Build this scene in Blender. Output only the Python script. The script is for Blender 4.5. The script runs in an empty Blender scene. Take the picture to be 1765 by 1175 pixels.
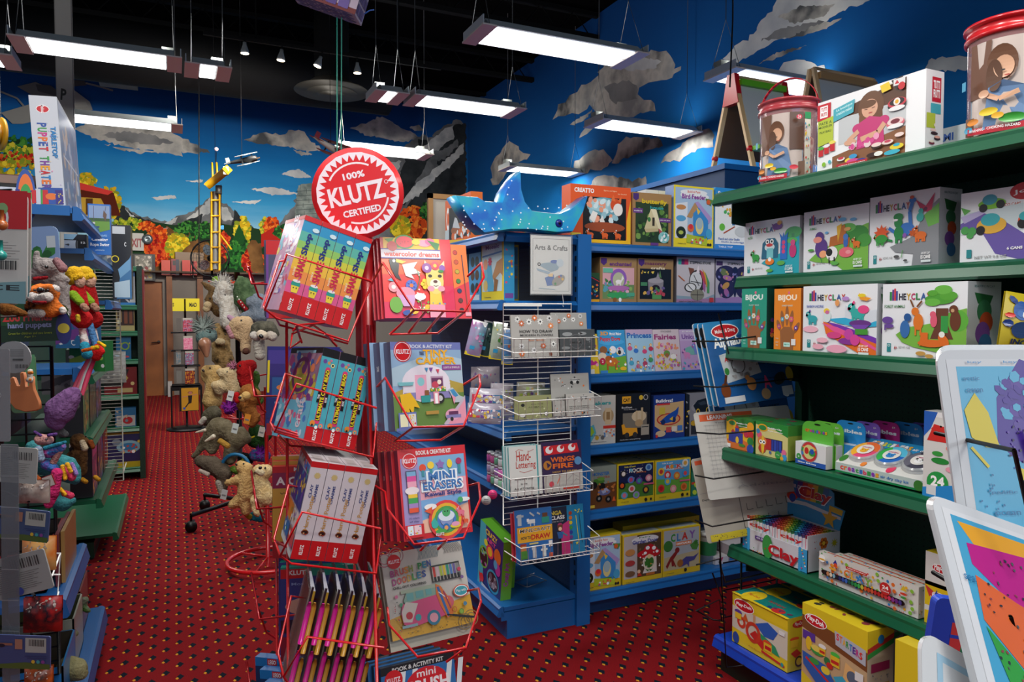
import bpy, math, random
from mathutils import Vector, Matrix, noise
import mathutils.geometry as mg
S = bpy.context.scene
COL = S.collection
# ---------------------------------------------------------------- camera, world, exposure
F = 1250.0; CX = 882.5; CY = 587.5; EYE = Vector((0, 0, 1.55))
YAW = math.radians(25); PITCH = math.radians(-2.25)
FW = Vector((math.sin(YAW)*math.cos(PITCH), math.cos(YAW)*math.cos(PITCH), math.sin(PITCH)))
RT = Vector((math.cos(YAW), -math.sin(YAW), 0)); UP = RT.cross(FW)
cam = bpy.data.cameras.new('camera'); cam.sensor_width = 36; cam.lens = 36*F/1765
cam.clip_start = .05; cam.clip_end = 100
co = bpy.data.objects.new('camera', cam); COL.objects.link(co)
co.location = EYE; co.rotation_euler = (math.pi/2+PITCH, 0, -YAW)
S.camera = co
w = bpy.data.worlds.new('world'); S.world = w; w.use_nodes = True
w.node_tree.nodes['Background'].inputs[0].default_value = (.75, .85, 1, 1)
w.node_tree.nodes['Background'].inputs[1].default_value = .16
S.view_settings.view_transform = 'Standard'; S.view_settings.look = 'None'
S.view_settings.exposure = 0.6; S.view_settings.gamma = 1
S.view_settings.use_curve_mapping = False
LAMP = 17.0      # watts of one fluorescent fixture
def area_lamp(name, loc, sx, sy, watts, color=(1, .97, .92), parent=None, spread=math.pi, rot=None):
    l = bpy.data.lights.new(name, 'AREA'); l.shape = 'RECTANGLE'; l.size = sx; l.size_y = sy
    l.energy = watts; l.color = color; l.spread = spread
    o = bpy.data.objects.new(name, l); COL.objects.link(o); o.location = loc
    if rot: o.rotation_euler = rot
    if parent: o.parent = parent
    return o
# the shop's unseen ceiling fixtures, plus added fill lamps for clay boxes and puppets
for i, (lx, ly, p) in enumerate(((1.2, .6, 20), (3.3, .9, 22), (.2, 1.4, 42), (1.6, -1.4, 34), (-.3, 3.5, 38), (-2.0, 9.5, 26))):
    area_lamp('ceiling_or_fill_lamp', (lx, ly, 3.7), 1.2, .3, p)

# added cool fill light behind the camera, brightens the upper walls and mural
area_lamp('front_fill_light', (1.0, -4.5, 3.4), 6, 2.5, 45, (.86, .93, 1), rot=(math.radians(92), 0, math.radians(-12)))
def ray(x, y): return FW + RT*((x-CX)/F) - UP*((y-CY)/F)
def at(x, y, X=None, Y=None, Z=None, d=None):
    r = ray(x, y)
    if d is not None: return EYE + r*d
    t = (X-EYE.x)/r.x if X is not None else (Y-EYE.y)/r.y if Y is not None else (Z-EYE.z)/r.z
    return EYE + r*t

# ---------------------------------------------------------------- materials
def lin(c): return c/12.92 if c <= .04045 else ((c+.055)/1.055)**2.4
def rgb(h):
    h = h.lstrip('#')
    if len(h) == 3: h = ''.join(k*2 for k in h)
    return tuple(lin(int(h[i:i+2], 16)/255) for i in (0, 2, 4)) + (1,)
MATS = {}
def M(c, rough=.45, metal=0., emit=0., coat=0., alpha=1., bump=0., bscale=60, trans=0., spec=.5):
    """c: hex colour, or 'a/b/scale' for two colours mixed by noise"""
    key = (c, rough, metal, emit, coat, alpha, bump, bscale, trans, spec)
    if key in MATS: return MATS[key]
    m = bpy.data.materials.new('m_'+c.replace('/', '_')); m.use_nodes = True
    nt = m.node_tree; b = nt.nodes['Principled BSDF']
    b.inputs['Roughness'].default_value = rough; b.inputs['Metallic'].default_value = metal
    b.inputs['Coat Weight'].default_value = coat; b.inputs['Coat Roughness'].default_value = .12
    b.inputs['Alpha'].default_value = alpha; b.inputs['Transmission Weight'].default_value = trans
    b.inputs['Specular IOR Level'].default_value = spec
    tc = nt.nodes.new('ShaderNodeTexCoord')
    if '/' in c:
        p = c.split('/'); cols = [rgb(k) for k in p[:-1]]
        n = nt.nodes.new('ShaderNodeTexNoise'); n.inputs['Scale'].default_value = float(p[-1]); n.inputs['Detail'].default_value = 5
        r = nt.nodes.new('ShaderNodeValToRGB'); e = r.color_ramp.elements
        e[0].position = .36; e[0].color = cols[0]; e[1].position = .64; e[1].color = cols[-1]
        for i, cc in enumerate(cols[1:-1]):
            k = e.new(.36+.28*(i+1)/(len(cols)-1)); k.color = cc
        nt.links.new(tc.outputs['Object'], n.inputs['Vector']); nt.links.new(n.outputs['Fac'], r.inputs['Fac'])
        nt.links.new(r.outputs['Color'], b.inputs['Base Color'])
    else:
        b.inputs['Base Color'].default_value = rgb(c)
    if emit:
        b.inputs['Emission Color'].default_value = rgb(c.split('/')[0]); b.inputs['Emission Strength'].default_value = emit
    if bump:
        n = nt.nodes.new('ShaderNodeTexNoise'); n.inputs['Scale'].default_value = bscale; n.inputs['Detail'].default_value = 4
        bp = nt.nodes.new('ShaderNodeBump'); bp.inputs['Strength'].default_value = bump; bp.inputs['Distance'].default_value = .01
        nt.links.new(tc.outputs['Object'], n.inputs['Vector']); nt.links.new(n.outputs['Fac'], bp.inputs['Height'])
        nt.links.new(bp.outputs['Normal'], b.inputs['Normal'])
    MATS[key] = m; return m
def CARD(c): return M(c, .38, coat=.25)
def PAINT(c): return M(c, .85, spec=.2)
def FUR(c): return M(c, .95, bump=.9, bscale=90, spec=.15)

# ---------------------------------------------------------------- mesh builder
class MB:
    def __init__(s): s.v = []; s.f = []; s.m = []; s.mats = []; s.sm = []
    def mi(s, m):
        if m not in s.mats: s.mats.append(m)
        return s.mats.index(m)
    def add(s, vs, fs, m, smooth=False):
        o = len(s.v); s.v += [tuple(p) for p in vs]; k = s.mi(m)
        for f in fs: s.f.append(tuple(i+o for i in f)); s.m.append(k); s.sm.append(smooth)
    def box(s, a, b, m):
        (x0, y0, z0), (x1, y1, z1) = a, b
        vs = [(x, y, z) for z in (z0, z1) for y in (y0, y1) for x in (x0, x1)]
        ms = m if isinstance(m, (list, tuple)) else [m]*6   # bottom, top, front(-y), back, left(-x), right
        for f, mm in zip([(0, 2, 3, 1), (4, 5, 7, 6), (0, 1, 5, 4), (3, 2, 6, 7), (2, 0, 4, 6), (1, 3, 7, 5)], ms):
            s.add([vs[i] for i in f], [(0, 1, 2, 3)], mm)
        return s
    def tube(s, pts, r, m, n=6, closed=False):
        pts = [Vector(p) for p in pts]; N = len(pts); rings = []
        for i, p in enumerate(pts):
            a = pts[i-1] if (i or closed) else None; b = pts[(i+1) % N] if (i < N-1 or closed) else None
            t = ((p-a).normalized() if a is not None else Vector()) + ((b-p).normalized() if b is not None else Vector())
            t = t.normalized() if t.length > 1e-6 else Vector((0, 0, 1))
            q = Vector((0, 0, 1)) if abs(t.z) < .9 else Vector((1, 0, 0))
            u = t.cross(q).normalized(); w_ = t.cross(u)
            rr = r[i] if isinstance(r, (list, tuple)) else r
            rings.append([p + u*rr*math.cos(2*math.pi*k/n) + w_*rr*math.sin(2*math.pi*k/n) for k in range(n)])
        vs = [v for g in rings for v in g]; fs = []
        for i in range(N if closed else N-1):
            j = (i+1) % N
            for k in range(n): fs.append((i*n+k, i*n+(k+1) % n, j*n+(k+1) % n, j*n+k))
        if not closed: fs += [tuple(range(n)), tuple((N-1)*n+k for k in reversed(range(n)))]
        s.add(vs, fs, m, True); return s
    def lathe(s, prof, m, c=(0, 0, 0), n=24, axis='z', cap=True):
        vs = []; fs = []
        for r, z in prof:
            for k in range(n):
                a = 2*math.pi*k/n; p = (r*math.cos(a), r*math.sin(a), z)
                if axis == 'y': p = (p[0], p[2], p[1])
                if axis == 'x': p = (p[2], p[0], p[1])
                vs.append((p[0]+c[0], p[1]+c[1], p[2]+c[2]))
        L = len(prof)
        for i in range(L-1):
            for k in range(n): fs.append((i*n+k, i*n+(k+1) % n, (i+1)*n+(k+1) % n, (i+1)*n+k))
        if cap: fs += [tuple(reversed(range(n))), tuple((L-1)*n+k for k in range(n))]
        s.add(vs, fs, m, n > 8); return s
    def ball(s, c, r, m, n=12, sc=(1, 1, 1)):
        vs = []; fs = []; H = n//2
        for i in range(H+1):
            t = math.pi*i/H
            for k in range(n):
                a = 2*math.pi*k/n
                vs.append((c[0]+r*sc[0]*math.sin(t)*math.cos(a), c[1]+r*sc[1]*math.sin(t)*math.sin(a), c[2]+r*sc[2]*math.cos(t)))
        for i in range(H):
            for k in range(n): fs.append((i*n+k, (i+1)*n+k, (i+1)*n+(k+1) % n, i*n+(k+1) % n))
        s.add(vs, fs, m, True); return s
    def prism(s, prof, a, b, m):
        """profile points (3D) swept from offset a to offset b"""
        n = len(prof); a = Vector(a); b = Vector(b)
        vs = [Vector(p)+a for p in prof] + [Vector(p)+b for p in prof]
        fs = [(i, (i+1) % n, n+(i+1) % n, n+i) for i in range(n)] + [tuple(reversed(range(n))), tuple(range(n, 2*n))]
        s.add(vs, fs, m); return s
    def poly(s, pts, m):
        pts = [Vector(p) for p in pts]
        if len(pts) > 4:
            tr = mg.tessellate_polygon([pts]); s.add(pts, tr, m)
        else: s.add(pts, [tuple(range(len(pts)))], m)
        return s
    def build(s, name, parent=None, loc=None, rot=None):
        me = bpy.data.meshes.new(name); me.from_pydata(s.v, [], s.f)
        for m in s.mats: me.materials.append(m)
        me.polygons.foreach_set('material_index', s.m); me.polygons.foreach_set('use_smooth', s.sm)
        me.update()
        o = bpy.data.objects.new(name, me); COL.objects.link(o)
        if parent: o.parent = parent
        if loc is not None: o.location = loc
        if rot is not None: o.rotation_euler = rot
        return o
def tag(o, label=None, cat=None, group=None, kind=None):
    for k, v in (('label', label), ('category', cat), ('group', group), ('kind', kind)):
        if v: o[k] = v
    return o
def empty(name, loc, label=None, cat=None, group=None, rot=(0, 0, 0), kind=None):
    o = bpy.data.objects.new(name, None); COL.objects.link(o); o.location = loc; o.rotation_euler = rot
    o.empty_display_size = .05
    return tag(o, label, cat, group, kind)
def copy_tree(o, parent=None):
    c = o.copy(); COL.objects.link(c)
    if parent: c.parent = parent
    for ch in list(o.children): copy_tree(ch, c)
    return c

# ---------------------------------------------------------------- printed artwork
TXT = {}
def text_geo(t, bold):
    k = (t, bold)
    if k in TXT: return TXT[k]
    cu = bpy.data.curves.new('t', 'FONT'); cu.body = t; cu.size = 1; cu.resolution_u = 2; cu.offset = bold
    ob = bpy.data.objects.new('t', cu); me = bpy.data.meshes.new_from_object(ob)
    vs = [(v.co.x, v.co.y) for v in me.vertices]; fs = [tuple(p.vertices) for p in me.polygons]
    bpy.data.objects.remove(ob); bpy.data.curves.remove(cu); bpy.data.meshes.remove(me)
    if not vs: vs = [(0, 0), (1, 1)]
    x0 = min(v[0] for v in vs); x1 = max(v[0] for v in vs); y0 = min(v[1] for v in vs); y1 = max(v[1] for v in vs)
    TXT[k] = ([((x-x0)/(x1-x0)-.5, (y-y0)/(y1-y0)-.5) for x, y in vs], fs); return TXT[k]
def art(mb, spec, pos, ar=1., mat=CARD, step=.00012, start=1, seed=1):
    """draws a spec onto a surface. pos(x, y, h) -> point; x right, y down, h height above the surface."""
    rnd = random.Random(seed); h = step*start; er = ar
    for line in spec.replace('\n', ';').split(';'):
        t = line.split()
        if not t: continue
        op = t[0]; h += step
        def num(i): return float(t[i])
        def put(pts, c, hh=None): mb.poly([pos(x, y, hh or h) for x, y in pts], mat(c))
        def ell(x, y, rx, ry, c, rot=0, n=0, hh=None):
            n = n or (10 if rx < 4 else 20); ca, sa = math.cos(rot), math.sin(rot)
            p = []
            for k in range(n):
                a = 2*math.pi*k/n; ex, ey = rx*math.cos(a), ry*math.sin(a)
                p.append((x+ex*ca-ey*sa, y+ex*sa*ar+ey*ca*(er if op == 'E' else ar)))
            put(p, c, hh)
        if op == 'Y': er = 1.   # from here on ellipse heights are given in % of the height
        elif op == 'R':
            x0, y0, x1, y1 = map(float, t[1:5]); put([(x0, y0), (x1, y0), (x1, y1), (x0, y1)], t[5])
        elif op == 'C': ell(num(1), num(2), num(3), num(3), t[4], n=int(t[5]) if len(t) > 5 else 0)
        elif op == 'E': ell(num(1), num(2), num(3), num(4), t[5], math.radians(num(6)) if len(t) > 6 else 0)
        elif op == 'P':
            q = list(map(float, t[2:])); put(list(zip(q[::2], q[1::2])), t[1])
        elif op == 'N':   # rough-edged polygon
            j = num(2); q = list(map(float, t[3:])); q = list(zip(q[::2], q[1::2])); out = []
            for i in range(len(q)):
                a, b = q[i], q[(i+1) % len(q)]; L = math.hypot(b[0]-a[0], (b[1]-a[1])/ar); n = max(1, int(L/(j*2.2)))
                for k in range(n):
                    f = k/n; out.append((a[0]+(b[0]-a[0])*f+rnd.uniform(-j, j), a[1]+(b[1]-a[1])*f+rnd.uniform(-j, j)*ar))
            put(out, t[1])
        elif op == 'L':
            wd = num(2)/2; q = list(map(float, t[3:])); q = list(zip(q[::2], q[1::2]))
            for a, b in zip(q, q[1:]):
                dx, dy = b[0]-a[0], (b[1]-a[1])/ar; L = math.hypot(dx, dy) or 1; nx, ny = -dy/L*wd, dx/L*wd*ar
                put([(a[0]+nx, a[1]+ny), (b[0]+nx, b[1]+ny), (b[0]-nx, b[1]-ny), (a[0]-nx, a[1]-ny)], t[1])
        elif op in 'TV':
            x, y, ww, hh_ = map(float, t[1:5]); i = 5; rot = 0
            if op == 'V': rot = math.radians(num(5)); i = 6
            c = t[i]; body = ' '.join(t[i+1:]); bold = .012
            while body[0] == '^': bold = .035 if bold < .03 else .07; body = body[1:]
            vs, fs = text_geo(body, bold); ca, sa = math.cos(rot), math.sin(rot); P_ = []
            for a, b in vs:
                a *= ww; b *= -hh_/(1 if abs(rot) > .8 else ar); P_.append(pos(x+a*ca-b*sa, y+(a*sa+b*ca)*ar, h))
            mb.add(P_, fs, mat(c))
        elif op == 'Z':   # scattered small printed figures
            n = int(t[1]); r2 = random.Random(int(t[2])); x0, y0, x1, y1, r = map(float, t[3:8]); cs = t[8].split(',')
            for k in range(n):
                hh = h+step*.5*k/n*2
                ell(r2.uniform(x0, x1), r2.uniform(y0, y1), r*r2.uniform(.5, 1.1), r*r2.uniform(.4, 1.1), r2.choice(cs), r2.uniform(0, 3), 7, hh)
            h += step
        elif op == 'B':   # painted foliage: n seed x y rx ry leaf colours
            n = int(t[1]); r2 = random.Random(int(t[2])); x, y, rx, ry, r = map(float, t[3:8]); cs = t[8].split(',')
            for k in range(n):
                a = r2.uniform(0, 6.28); q = math.sqrt(r2.random()); ell(x+rx*q*math.cos(a), y+ry*q*math.sin(a), r*r2.uniform(.5, 1.1), r*r2.uniform(.4, .9), r2.choice(cs), r2.uniform(0, 3), 6, h+step*k/n)
            h += step
        elif op == 'O':
            x, y, r, wd = map(float, t[1:5]); n = 20
            for k in range(n):
                a, b = 2*math.pi*k/n, 2*math.pi*(k+1)/n; q = []
                for rr, aa in ((r, a), (r, b), (r-wd, b), (r-wd, a)): q.append((x+rr*math.cos(aa), y+rr*math.sin(aa)*ar))
                put(q, t[5])
        elif op == 'S':   # starburst: x y r inner n colour
            x, y, r, r2_ = map(float, t[1:5]); n = int(t[5]); q = []
            for k in range(2*n):
                a = math.pi*k/n-math.pi/2; rr = r if k % 2 == 0 else r2_; q.append((x+rr*math.cos(a), y+rr*math.sin(a)*ar))
            put(q, t[6])
        elif op == 'W':   # flower x y r petal centre
            x, y, r = num(1), num(2), num(3)
            for k in range(6):
                a = k*math.pi/3; ell(x+r*.6*math.cos(a), y+r*.6*math.sin(a)*ar, r*.42, r*.42, t[4], n=8)
            h += step; ell(x, y, r*.35, r*.35, t[5], n=8)
        elif op == 'K':   # little clay animal: x y s colour colour2
            x, y, s_ = num(1), num(2), num(3); c, c2 = t[4], t[5]
            for lx in (-.55, -.25, .25, .5): put([(x+(lx-.1)*s_, y), (x+(lx+.12)*s_, y), (x+(lx+.12)*s_, y+.75*s_*ar), (x+(lx-.1)*s_, y+.75*s_*ar)], c)
            h += step; ell(x, y, .75*s_, .45*s_, c); h += step
            ell(x-.7*s_, y-.55*s_*ar, .4*s_, .42*s_, c); ell(x-.95*s_, y-.45*s_*ar, .2*s_, .16*s_, c2)
            ell(x-.5*s_, y-.95*s_*ar, .13*s_, .25*s_, c2, .4); h += step; ell(x-.75*s_, y-.65*s_*ar, .1*s_, .1*s_, 'fff'); h += step
            ell(x-.77*s_, y-.65*s_*ar, .05*s_, .05*s_, '111')
        elif op == 'H':   # a hand, fingers up: x y s colour
            x, y, s_ = num(1), num(2), num(3); c = t[4]
            put([(x-.5*s_, y+2*s_*ar), (x-.62*s_, y-.1*s_*ar), (x-.3*s_, y-.4*s_*ar), (x+.4*s_, y-.4*s_*ar), (x+.65*s_, y), (x+.5*s_, y+2*s_*ar)], c); h += step
            for k, (fx, fy, ll) in enumerate(((-.75, -.5, .55), (-.42, -.95, .8), (0, -1.15, .95), (.4, -.95, .8), (.85, -.35, .6))):
                ell(x+fx*s_, y+fy*s_*ar, .16*s_, ll*s_*.72, c, (-.35, -.12, 0, .12, .55)[k])
    return h
def face(o, u, v, n):
    """o top-left corner; u, v full-width / full-height vectors (v downward); n outward unit"""
    o, u, v, n = map(Vector, (o, u, v, n))
    return lambda x, y, h: o+u*(x/100)+v*(y/100)+n*h
def cbox(name, label, cat, loc, rot, w_, d_, h_, cols, front='', side='', top='', left='', group=None, parts=None, mat=CARD, seed=1):
    """carton: local front face at y=0 facing -y, x to the right. cols: front, side, top"""
    mb = MB(); f, s_, t_ = cols if isinstance(cols, (list, tuple)) else (cols,)*3
    mb.box((0, 0, 0), (w_, d_, h_), [mat(s_), mat(t_), mat(f), mat(f), mat(s_), mat(s_)])
    if front: art(mb, front, face((0, 0, h_), (w_, 0, 0), (0, 0, -h_), (0, -1, 0)), w_/h_, mat, seed=seed)
    if side: art(mb, side, face((w_, 0, h_), (0, d_, 0), (0, 0, -h_), (1, 0, 0)), d_/h_, mat, seed=seed)
    if left: art(mb, left, face((0, d_, h_), (0, -d_, 0), (0, 0, -h_), (-1, 0, 0)), d_/h_, mat, seed=seed)
    if top: art(mb, top, face((0, d_, h_), (w_, 0, 0), (0, -d_, 0), (0, 0, 1)), w_/d_, mat, seed=seed)
    o = mb.build(name, None, loc)
    if isinstance(rot, Matrix): o.rotation_euler = rot.to_euler()
    else: o.rotation_euler = (0, 0, rot)
    return tag(o, label, cat, group)
def pose(th, lean, roll):
    """rotation of a carton whose front is turned th to the right of the camera axis, leaning back and rolled"""
    th, lean, roll = map(math.radians, (th, lean, roll)); z = Vector((0, 0, 1))
    f = Vector((math.sin(YAW), math.cos(YAW), 0)); r = Vector((math.cos(YAW), -math.sin(YAW), 0))
    n = -f*math.cos(th)+r*math.sin(th); u = z.cross(n); v = z*math.cos(lean)-n*math.sin(lean); n2 = n*math.cos(lean)+z*math.sin(lean)
    u2 = u*math.cos(roll)+v*math.sin(roll); v2 = v*math.cos(roll)-u*math.sin(roll)
    return Matrix((u2, -n2, v2)).transposed()
# ---------------------------------------------------------------- floor, walls, ceiling
BACK = 15.0; RIGHT = 5.92; CEIL = 6.08; SPLIT = 2.28
def carpet():
    m = bpy.data.materials.new('carpet'); m.use_nodes = True; nt = m.node_tree; b = nt.nodes['Principled BSDF']
    b.inputs['Roughness'].default_value = .95; b.inputs['Specular IOR Level'].default_value = .15
    tc = nt.nodes.new('ShaderNodeTexCoord'); sep = nt.nodes.new('ShaderNodeSeparateXYZ'); nt.links.new(tc.outputs['Object'], sep.inputs[0])
    def mt(op, a, b_=None, c=None):
        n = nt.nodes.new('ShaderNodeMath'); n.operation = op
        for i, v in enumerate((a, b_, c)):
            if v is None: continue
            if isinstance(v, (int, float)): n.inputs[i].default_value = v
            else: nt.links.new(v, n.inputs[i])
        return n.outputs[0]
    def cell(ox, oy):
        x = mt('SUBTRACT', mt('MODULO', mt('ADD', sep.outputs[0], 50+ox), .11), .055)
        y = mt('SUBTRACT', mt('MODULO', mt('ADD', sep.outputs[1], 50+oy), .12), .06)
        return x, y
    def tuft(xy, cx, cy, r):   # diamond tuft
        x, y = xy
        d = mt('ADD', mt('ABSOLUTE', mt('SUBTRACT', x, cx)), mt('MULTIPLY', mt('ABSOLUTE', mt('SUBTRACT', y, cy)), .62))
        return mt('LESS_THAN', d, r)
    A, B = cell(0, 0), cell(.055, .06)
    dark = mt('MAXIMUM', tuft(A, .005, .005, .0165), tuft(B, .005, .005, .0165))
    gold = mt('MAXIMUM', tuft(A, -.007, -.006, .0072), tuft(B, -.007, -.006, .0072))
    nz = nt.nodes.new('ShaderNodeTexNoise'); nz.inputs['Scale'].default_value = 260; nt.links.new(tc.outputs['Object'], nz.inputs['Vector'])
    r = nt.nodes.new('ShaderNodeValToRGB'); r.color_ramp.elements[0].color = rgb('5e090e'); r.color_ramp.elements[1].color = rgb('8c0e16')
    nt.links.new(nz.outputs['Fac'], r.inputs['Fac'])
    def mix(f, a, bcol):
        n = nt.nodes.new('ShaderNodeMix'); n.data_type = 'RGBA'; nt.links.new(f, n.inputs[0]); nt.links.new(a, n.inputs[6])
        n.inputs[7].default_value = rgb(bcol); return n.outputs[2]
    c = mix(dark, r.outputs['Color'], '0c1420'); c = mix(gold, c, 'c88a24'); nt.links.new(c, b.inputs['Base Color'])
    bp = nt.nodes.new('ShaderNodeBump'); bp.inputs['Strength'].default_value = .5; bp.inputs['Distance'].default_value = .004
    nt.links.new(nz.outputs['Fac'], bp.inputs['Height']); nt.links.new(bp.outputs['Normal'], b.inputs['Normal'])
    return m
tag(MB().box((-4.5, -3, -.1), (RIGHT, BACK+.9, 0), carpet()).build('floor'), kind='structure')
tag(MB().box((-4.5, -3, CEIL), (RIGHT, BACK+.9, CEIL+.1), M('0b0b0c', .9, spec=0)).build('ceiling'), kind='structure')
def skymat(name, stops, z0, z1):
    m = bpy.data.materials.new(name); m.use_nodes = True; nt = m.node_tree; b = nt.nodes['Principled BSDF']
    b.inputs['Roughness'].default_value = .85; b.inputs['Specular IOR Level'].default_value = .2
    tc = nt.nodes.new('ShaderNodeTexCoord'); sep = nt.nodes.new('ShaderNodeSeparateXYZ'); nt.links.new(tc.outputs['Object'], sep.inputs[0])
    nz = nt.nodes.new('ShaderNodeTexNoise'); mp = nt.nodes.new('ShaderNodeMapping'); mp.inputs['Scale'].default_value = (.35, .35, 2.2)
    nz.inputs['Scale'].default_value = 1.6; nz.inputs['Detail'].default_value = 6
    nt.links.new(tc.outputs['Object'], mp.inputs[0]); nt.links.new(mp.outputs[0], nz.inputs['Vector'])
    mr = nt.nodes.new('ShaderNodeMapRange'); mr.inputs[1].default_value = z0; mr.inputs[2].default_value = z1
    nt.links.new(sep.outputs[2], mr.inputs[0])
    ad = nt.nodes.new('ShaderNodeMath'); ad.operation = 'MULTIPLY_ADD'; ad.inputs[1].default_value = .16
    nt.links.new(nz.outputs['Fac'], ad.inputs[0]); nt.links.new(mr.outputs[0], ad.inputs[2])
    sb = nt.nodes.new('ShaderNodeMath'); sb.operation = 'SUBTRACT'; sb.inputs[1].default_value = .08; nt.links.new(ad.outputs[0], sb.inputs[0])
    r = nt.nodes.new('ShaderNodeValToRGB'); e = r.color_ramp.elements
    e[0].position = stops[0][0]; e[0].color = rgb(stops[0][1]); e[1].position = stops[-1][0]; e[1].color = rgb(stops[-1][1])
    for p, c in stops[1:-1]: k = e.new(p); k.color = rgb(c)
    nt.links.new(sb.outputs[0], r.inputs['Fac']); nt.links.new(r.outputs['Color'], b.inputs['Base Color'])
    return m
# back wall: the painted mural above, plain grey partition below
SKYB = skymat('mural_sky', [(0, 'd5e6ea'), (.14, '9fd0e4'), (.32, '3da0d6'), (.55, '1273b8'), (.8, '0a4a8e'), (1, '07386f')], 2.5, 6)
SKYR = skymat('mural_sky_side', [(0, '2a8fd4'), (.3, '137bc6'), (.6, '0c5ba3'), (1, '0b4a90')], 2.0, 6)
mb = MB(); mb.box((-4.5, BACK, SPLIT), (RIGHT, BACK+.15, CEIL), SKYB)
DX0, DX1, DH = at(247, 600, Y=BACK).x, at(282, 600, Y=BACK).x, 2.12
G_ = M('77716a', .8)
mb.box((-4.5, BACK, 0), (DX0-.06, BACK+.15, SPLIT), G_); mb.box((DX1+.06, BACK, 0), (RIGHT, BACK+.15, SPLIT), G_)
mb.box((DX0-.06, BACK, DH+.06), (DX1+.06, BACK+.15, SPLIT), G_)
def wallB(x, y, h): p = at(x, y, Y=BACK); return Vector((p.x, BACK-h, p.z))
CL = '8b8e90/c3c1ba/55595c/1.6'; CLd = '6d7074/8f9192/2'; LC = 'dfe2e0/b5bcc2/2'
YT = 'e9c62e/b98a1c/6d7a1e/5'; OT = 'e0561a/a8300f/f08a28/6'; GT = '2f6a2a/143a1c/6'; YG = 'a9b82a/5e7a1e/5'; RT_ = 'b5231a/d8501c/6'
MG = '55595c/7d8184/3'; MD = '1d2226/33393c/3'; SN = 'c9cdcb/9aa0a3/4'; BR = '8a6238/5f4022/4'
art(mb, f'''N {CL} 2.5 128 222 150 212 190 205 235 212 262 214 300 230 330 245 362 262 340 264 312 262 315 270 280 262 240 258 205 250 165 238
N {CLd} 2 170 232 215 226 262 232 300 246 260 250 215 244
N {CL} 2 180 250 215 248 250 256 285 262 240 264 205 258
N {CL} 2 420 243 450 228 490 232 498 223 520 225 535 240 555 258 530 262 500 254 460 248
N {CL} 2 603 221 630 212 650 202 668 204 690 220 712 228 722 240 690 245 664 238 630 232
N {CL} 1 705 219 722 215 730 224 715 226
N {CL} 1 505 258 525 262 540 266 520 268; N {LC} 1 484 300 500 294 515 291 538 306 510 306
N {LC} 1.2 60 352 120 344 190 348 130 356; N {LC} 1 260 340 300 336 305 342 270 345; N {LC} 1 400 348 450 344 440 352
N {LC} 1.5 430 325 470 322 520 334 470 336; N {LC} 1 560 345 600 342 590 350; N {LC} 1 320 312 350 309 348 315
N {MG} 2 200 400 212 352 240 372 290 382 330 392 330 420 200 420
N {MD} 2 196 380 206 350 225 366 250 378 280 386 275 400 200 400; N {SN} 1.2 214 356 222 366 235 375 225 374
N {MG} 2 250 400 280 388 305 374 330 364 355 345 362 340 372 352 392 350 415 378 440 398 480 402 480 430 250 430
N {SN} 1.5 352 352 362 340 370 350 378 358 392 356 402 378 384 382 376 372 365 366 350 372 335 380 320 378 336 366
N {MD} 2 405 362 418 378 446 398 470 402 470 425 410 425 396 395
N {MD} 2 300 390 330 378 350 368 345 384 320 398 296 404; N {SN} 1.4 262 396 290 382 306 374 302 384 282 394
N {MG} 2 470 400 492 372 510 350 505 345 545 330 600 330 600 420 470 420
N {MG} 2 640 300 660 270 690 262 705 246 728 232 744 238 752 226 772 214 788 207 800 214 803 450 640 450
N {MD} 2 690 300 700 268 718 260 722 240 736 240 742 268 730 290 712 320 700 352 660 352
N {MD} 2 745 262 765 232 785 214 803 212 803 450 690 450 700 360 730 318 760 300
N {SN} 2 712 262 735 250 740 240 756 232 768 222 780 218 782 240 764 248 750 268 728 276
N {SN} 2 690 352 712 322 738 300 762 280 782 262 800 246 800 262 778 286 756 300 742 318 720 338
N {MG} 2 742 262 770 256 786 240 790 252 766 274 744 280; N {SN} 2 652 300 672 282 690 276 684 300 664 322 650 330
N {MD} 2 640 345 672 325 690 340 676 372 640 390''', wallB, 1, PAINT, step=.0003)
LY, LO, LG, LR, LH = 'f0d838,d8b020,b8a020,8a9a28', 'e8601c,c84818,f08a30,a83010', '2f7a30,1d5224,4a9038,143a1c', 'b82018,d84a20,8a1814,e0602a', 'b8c030,8aa028,d8c838,6a8a28'
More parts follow.
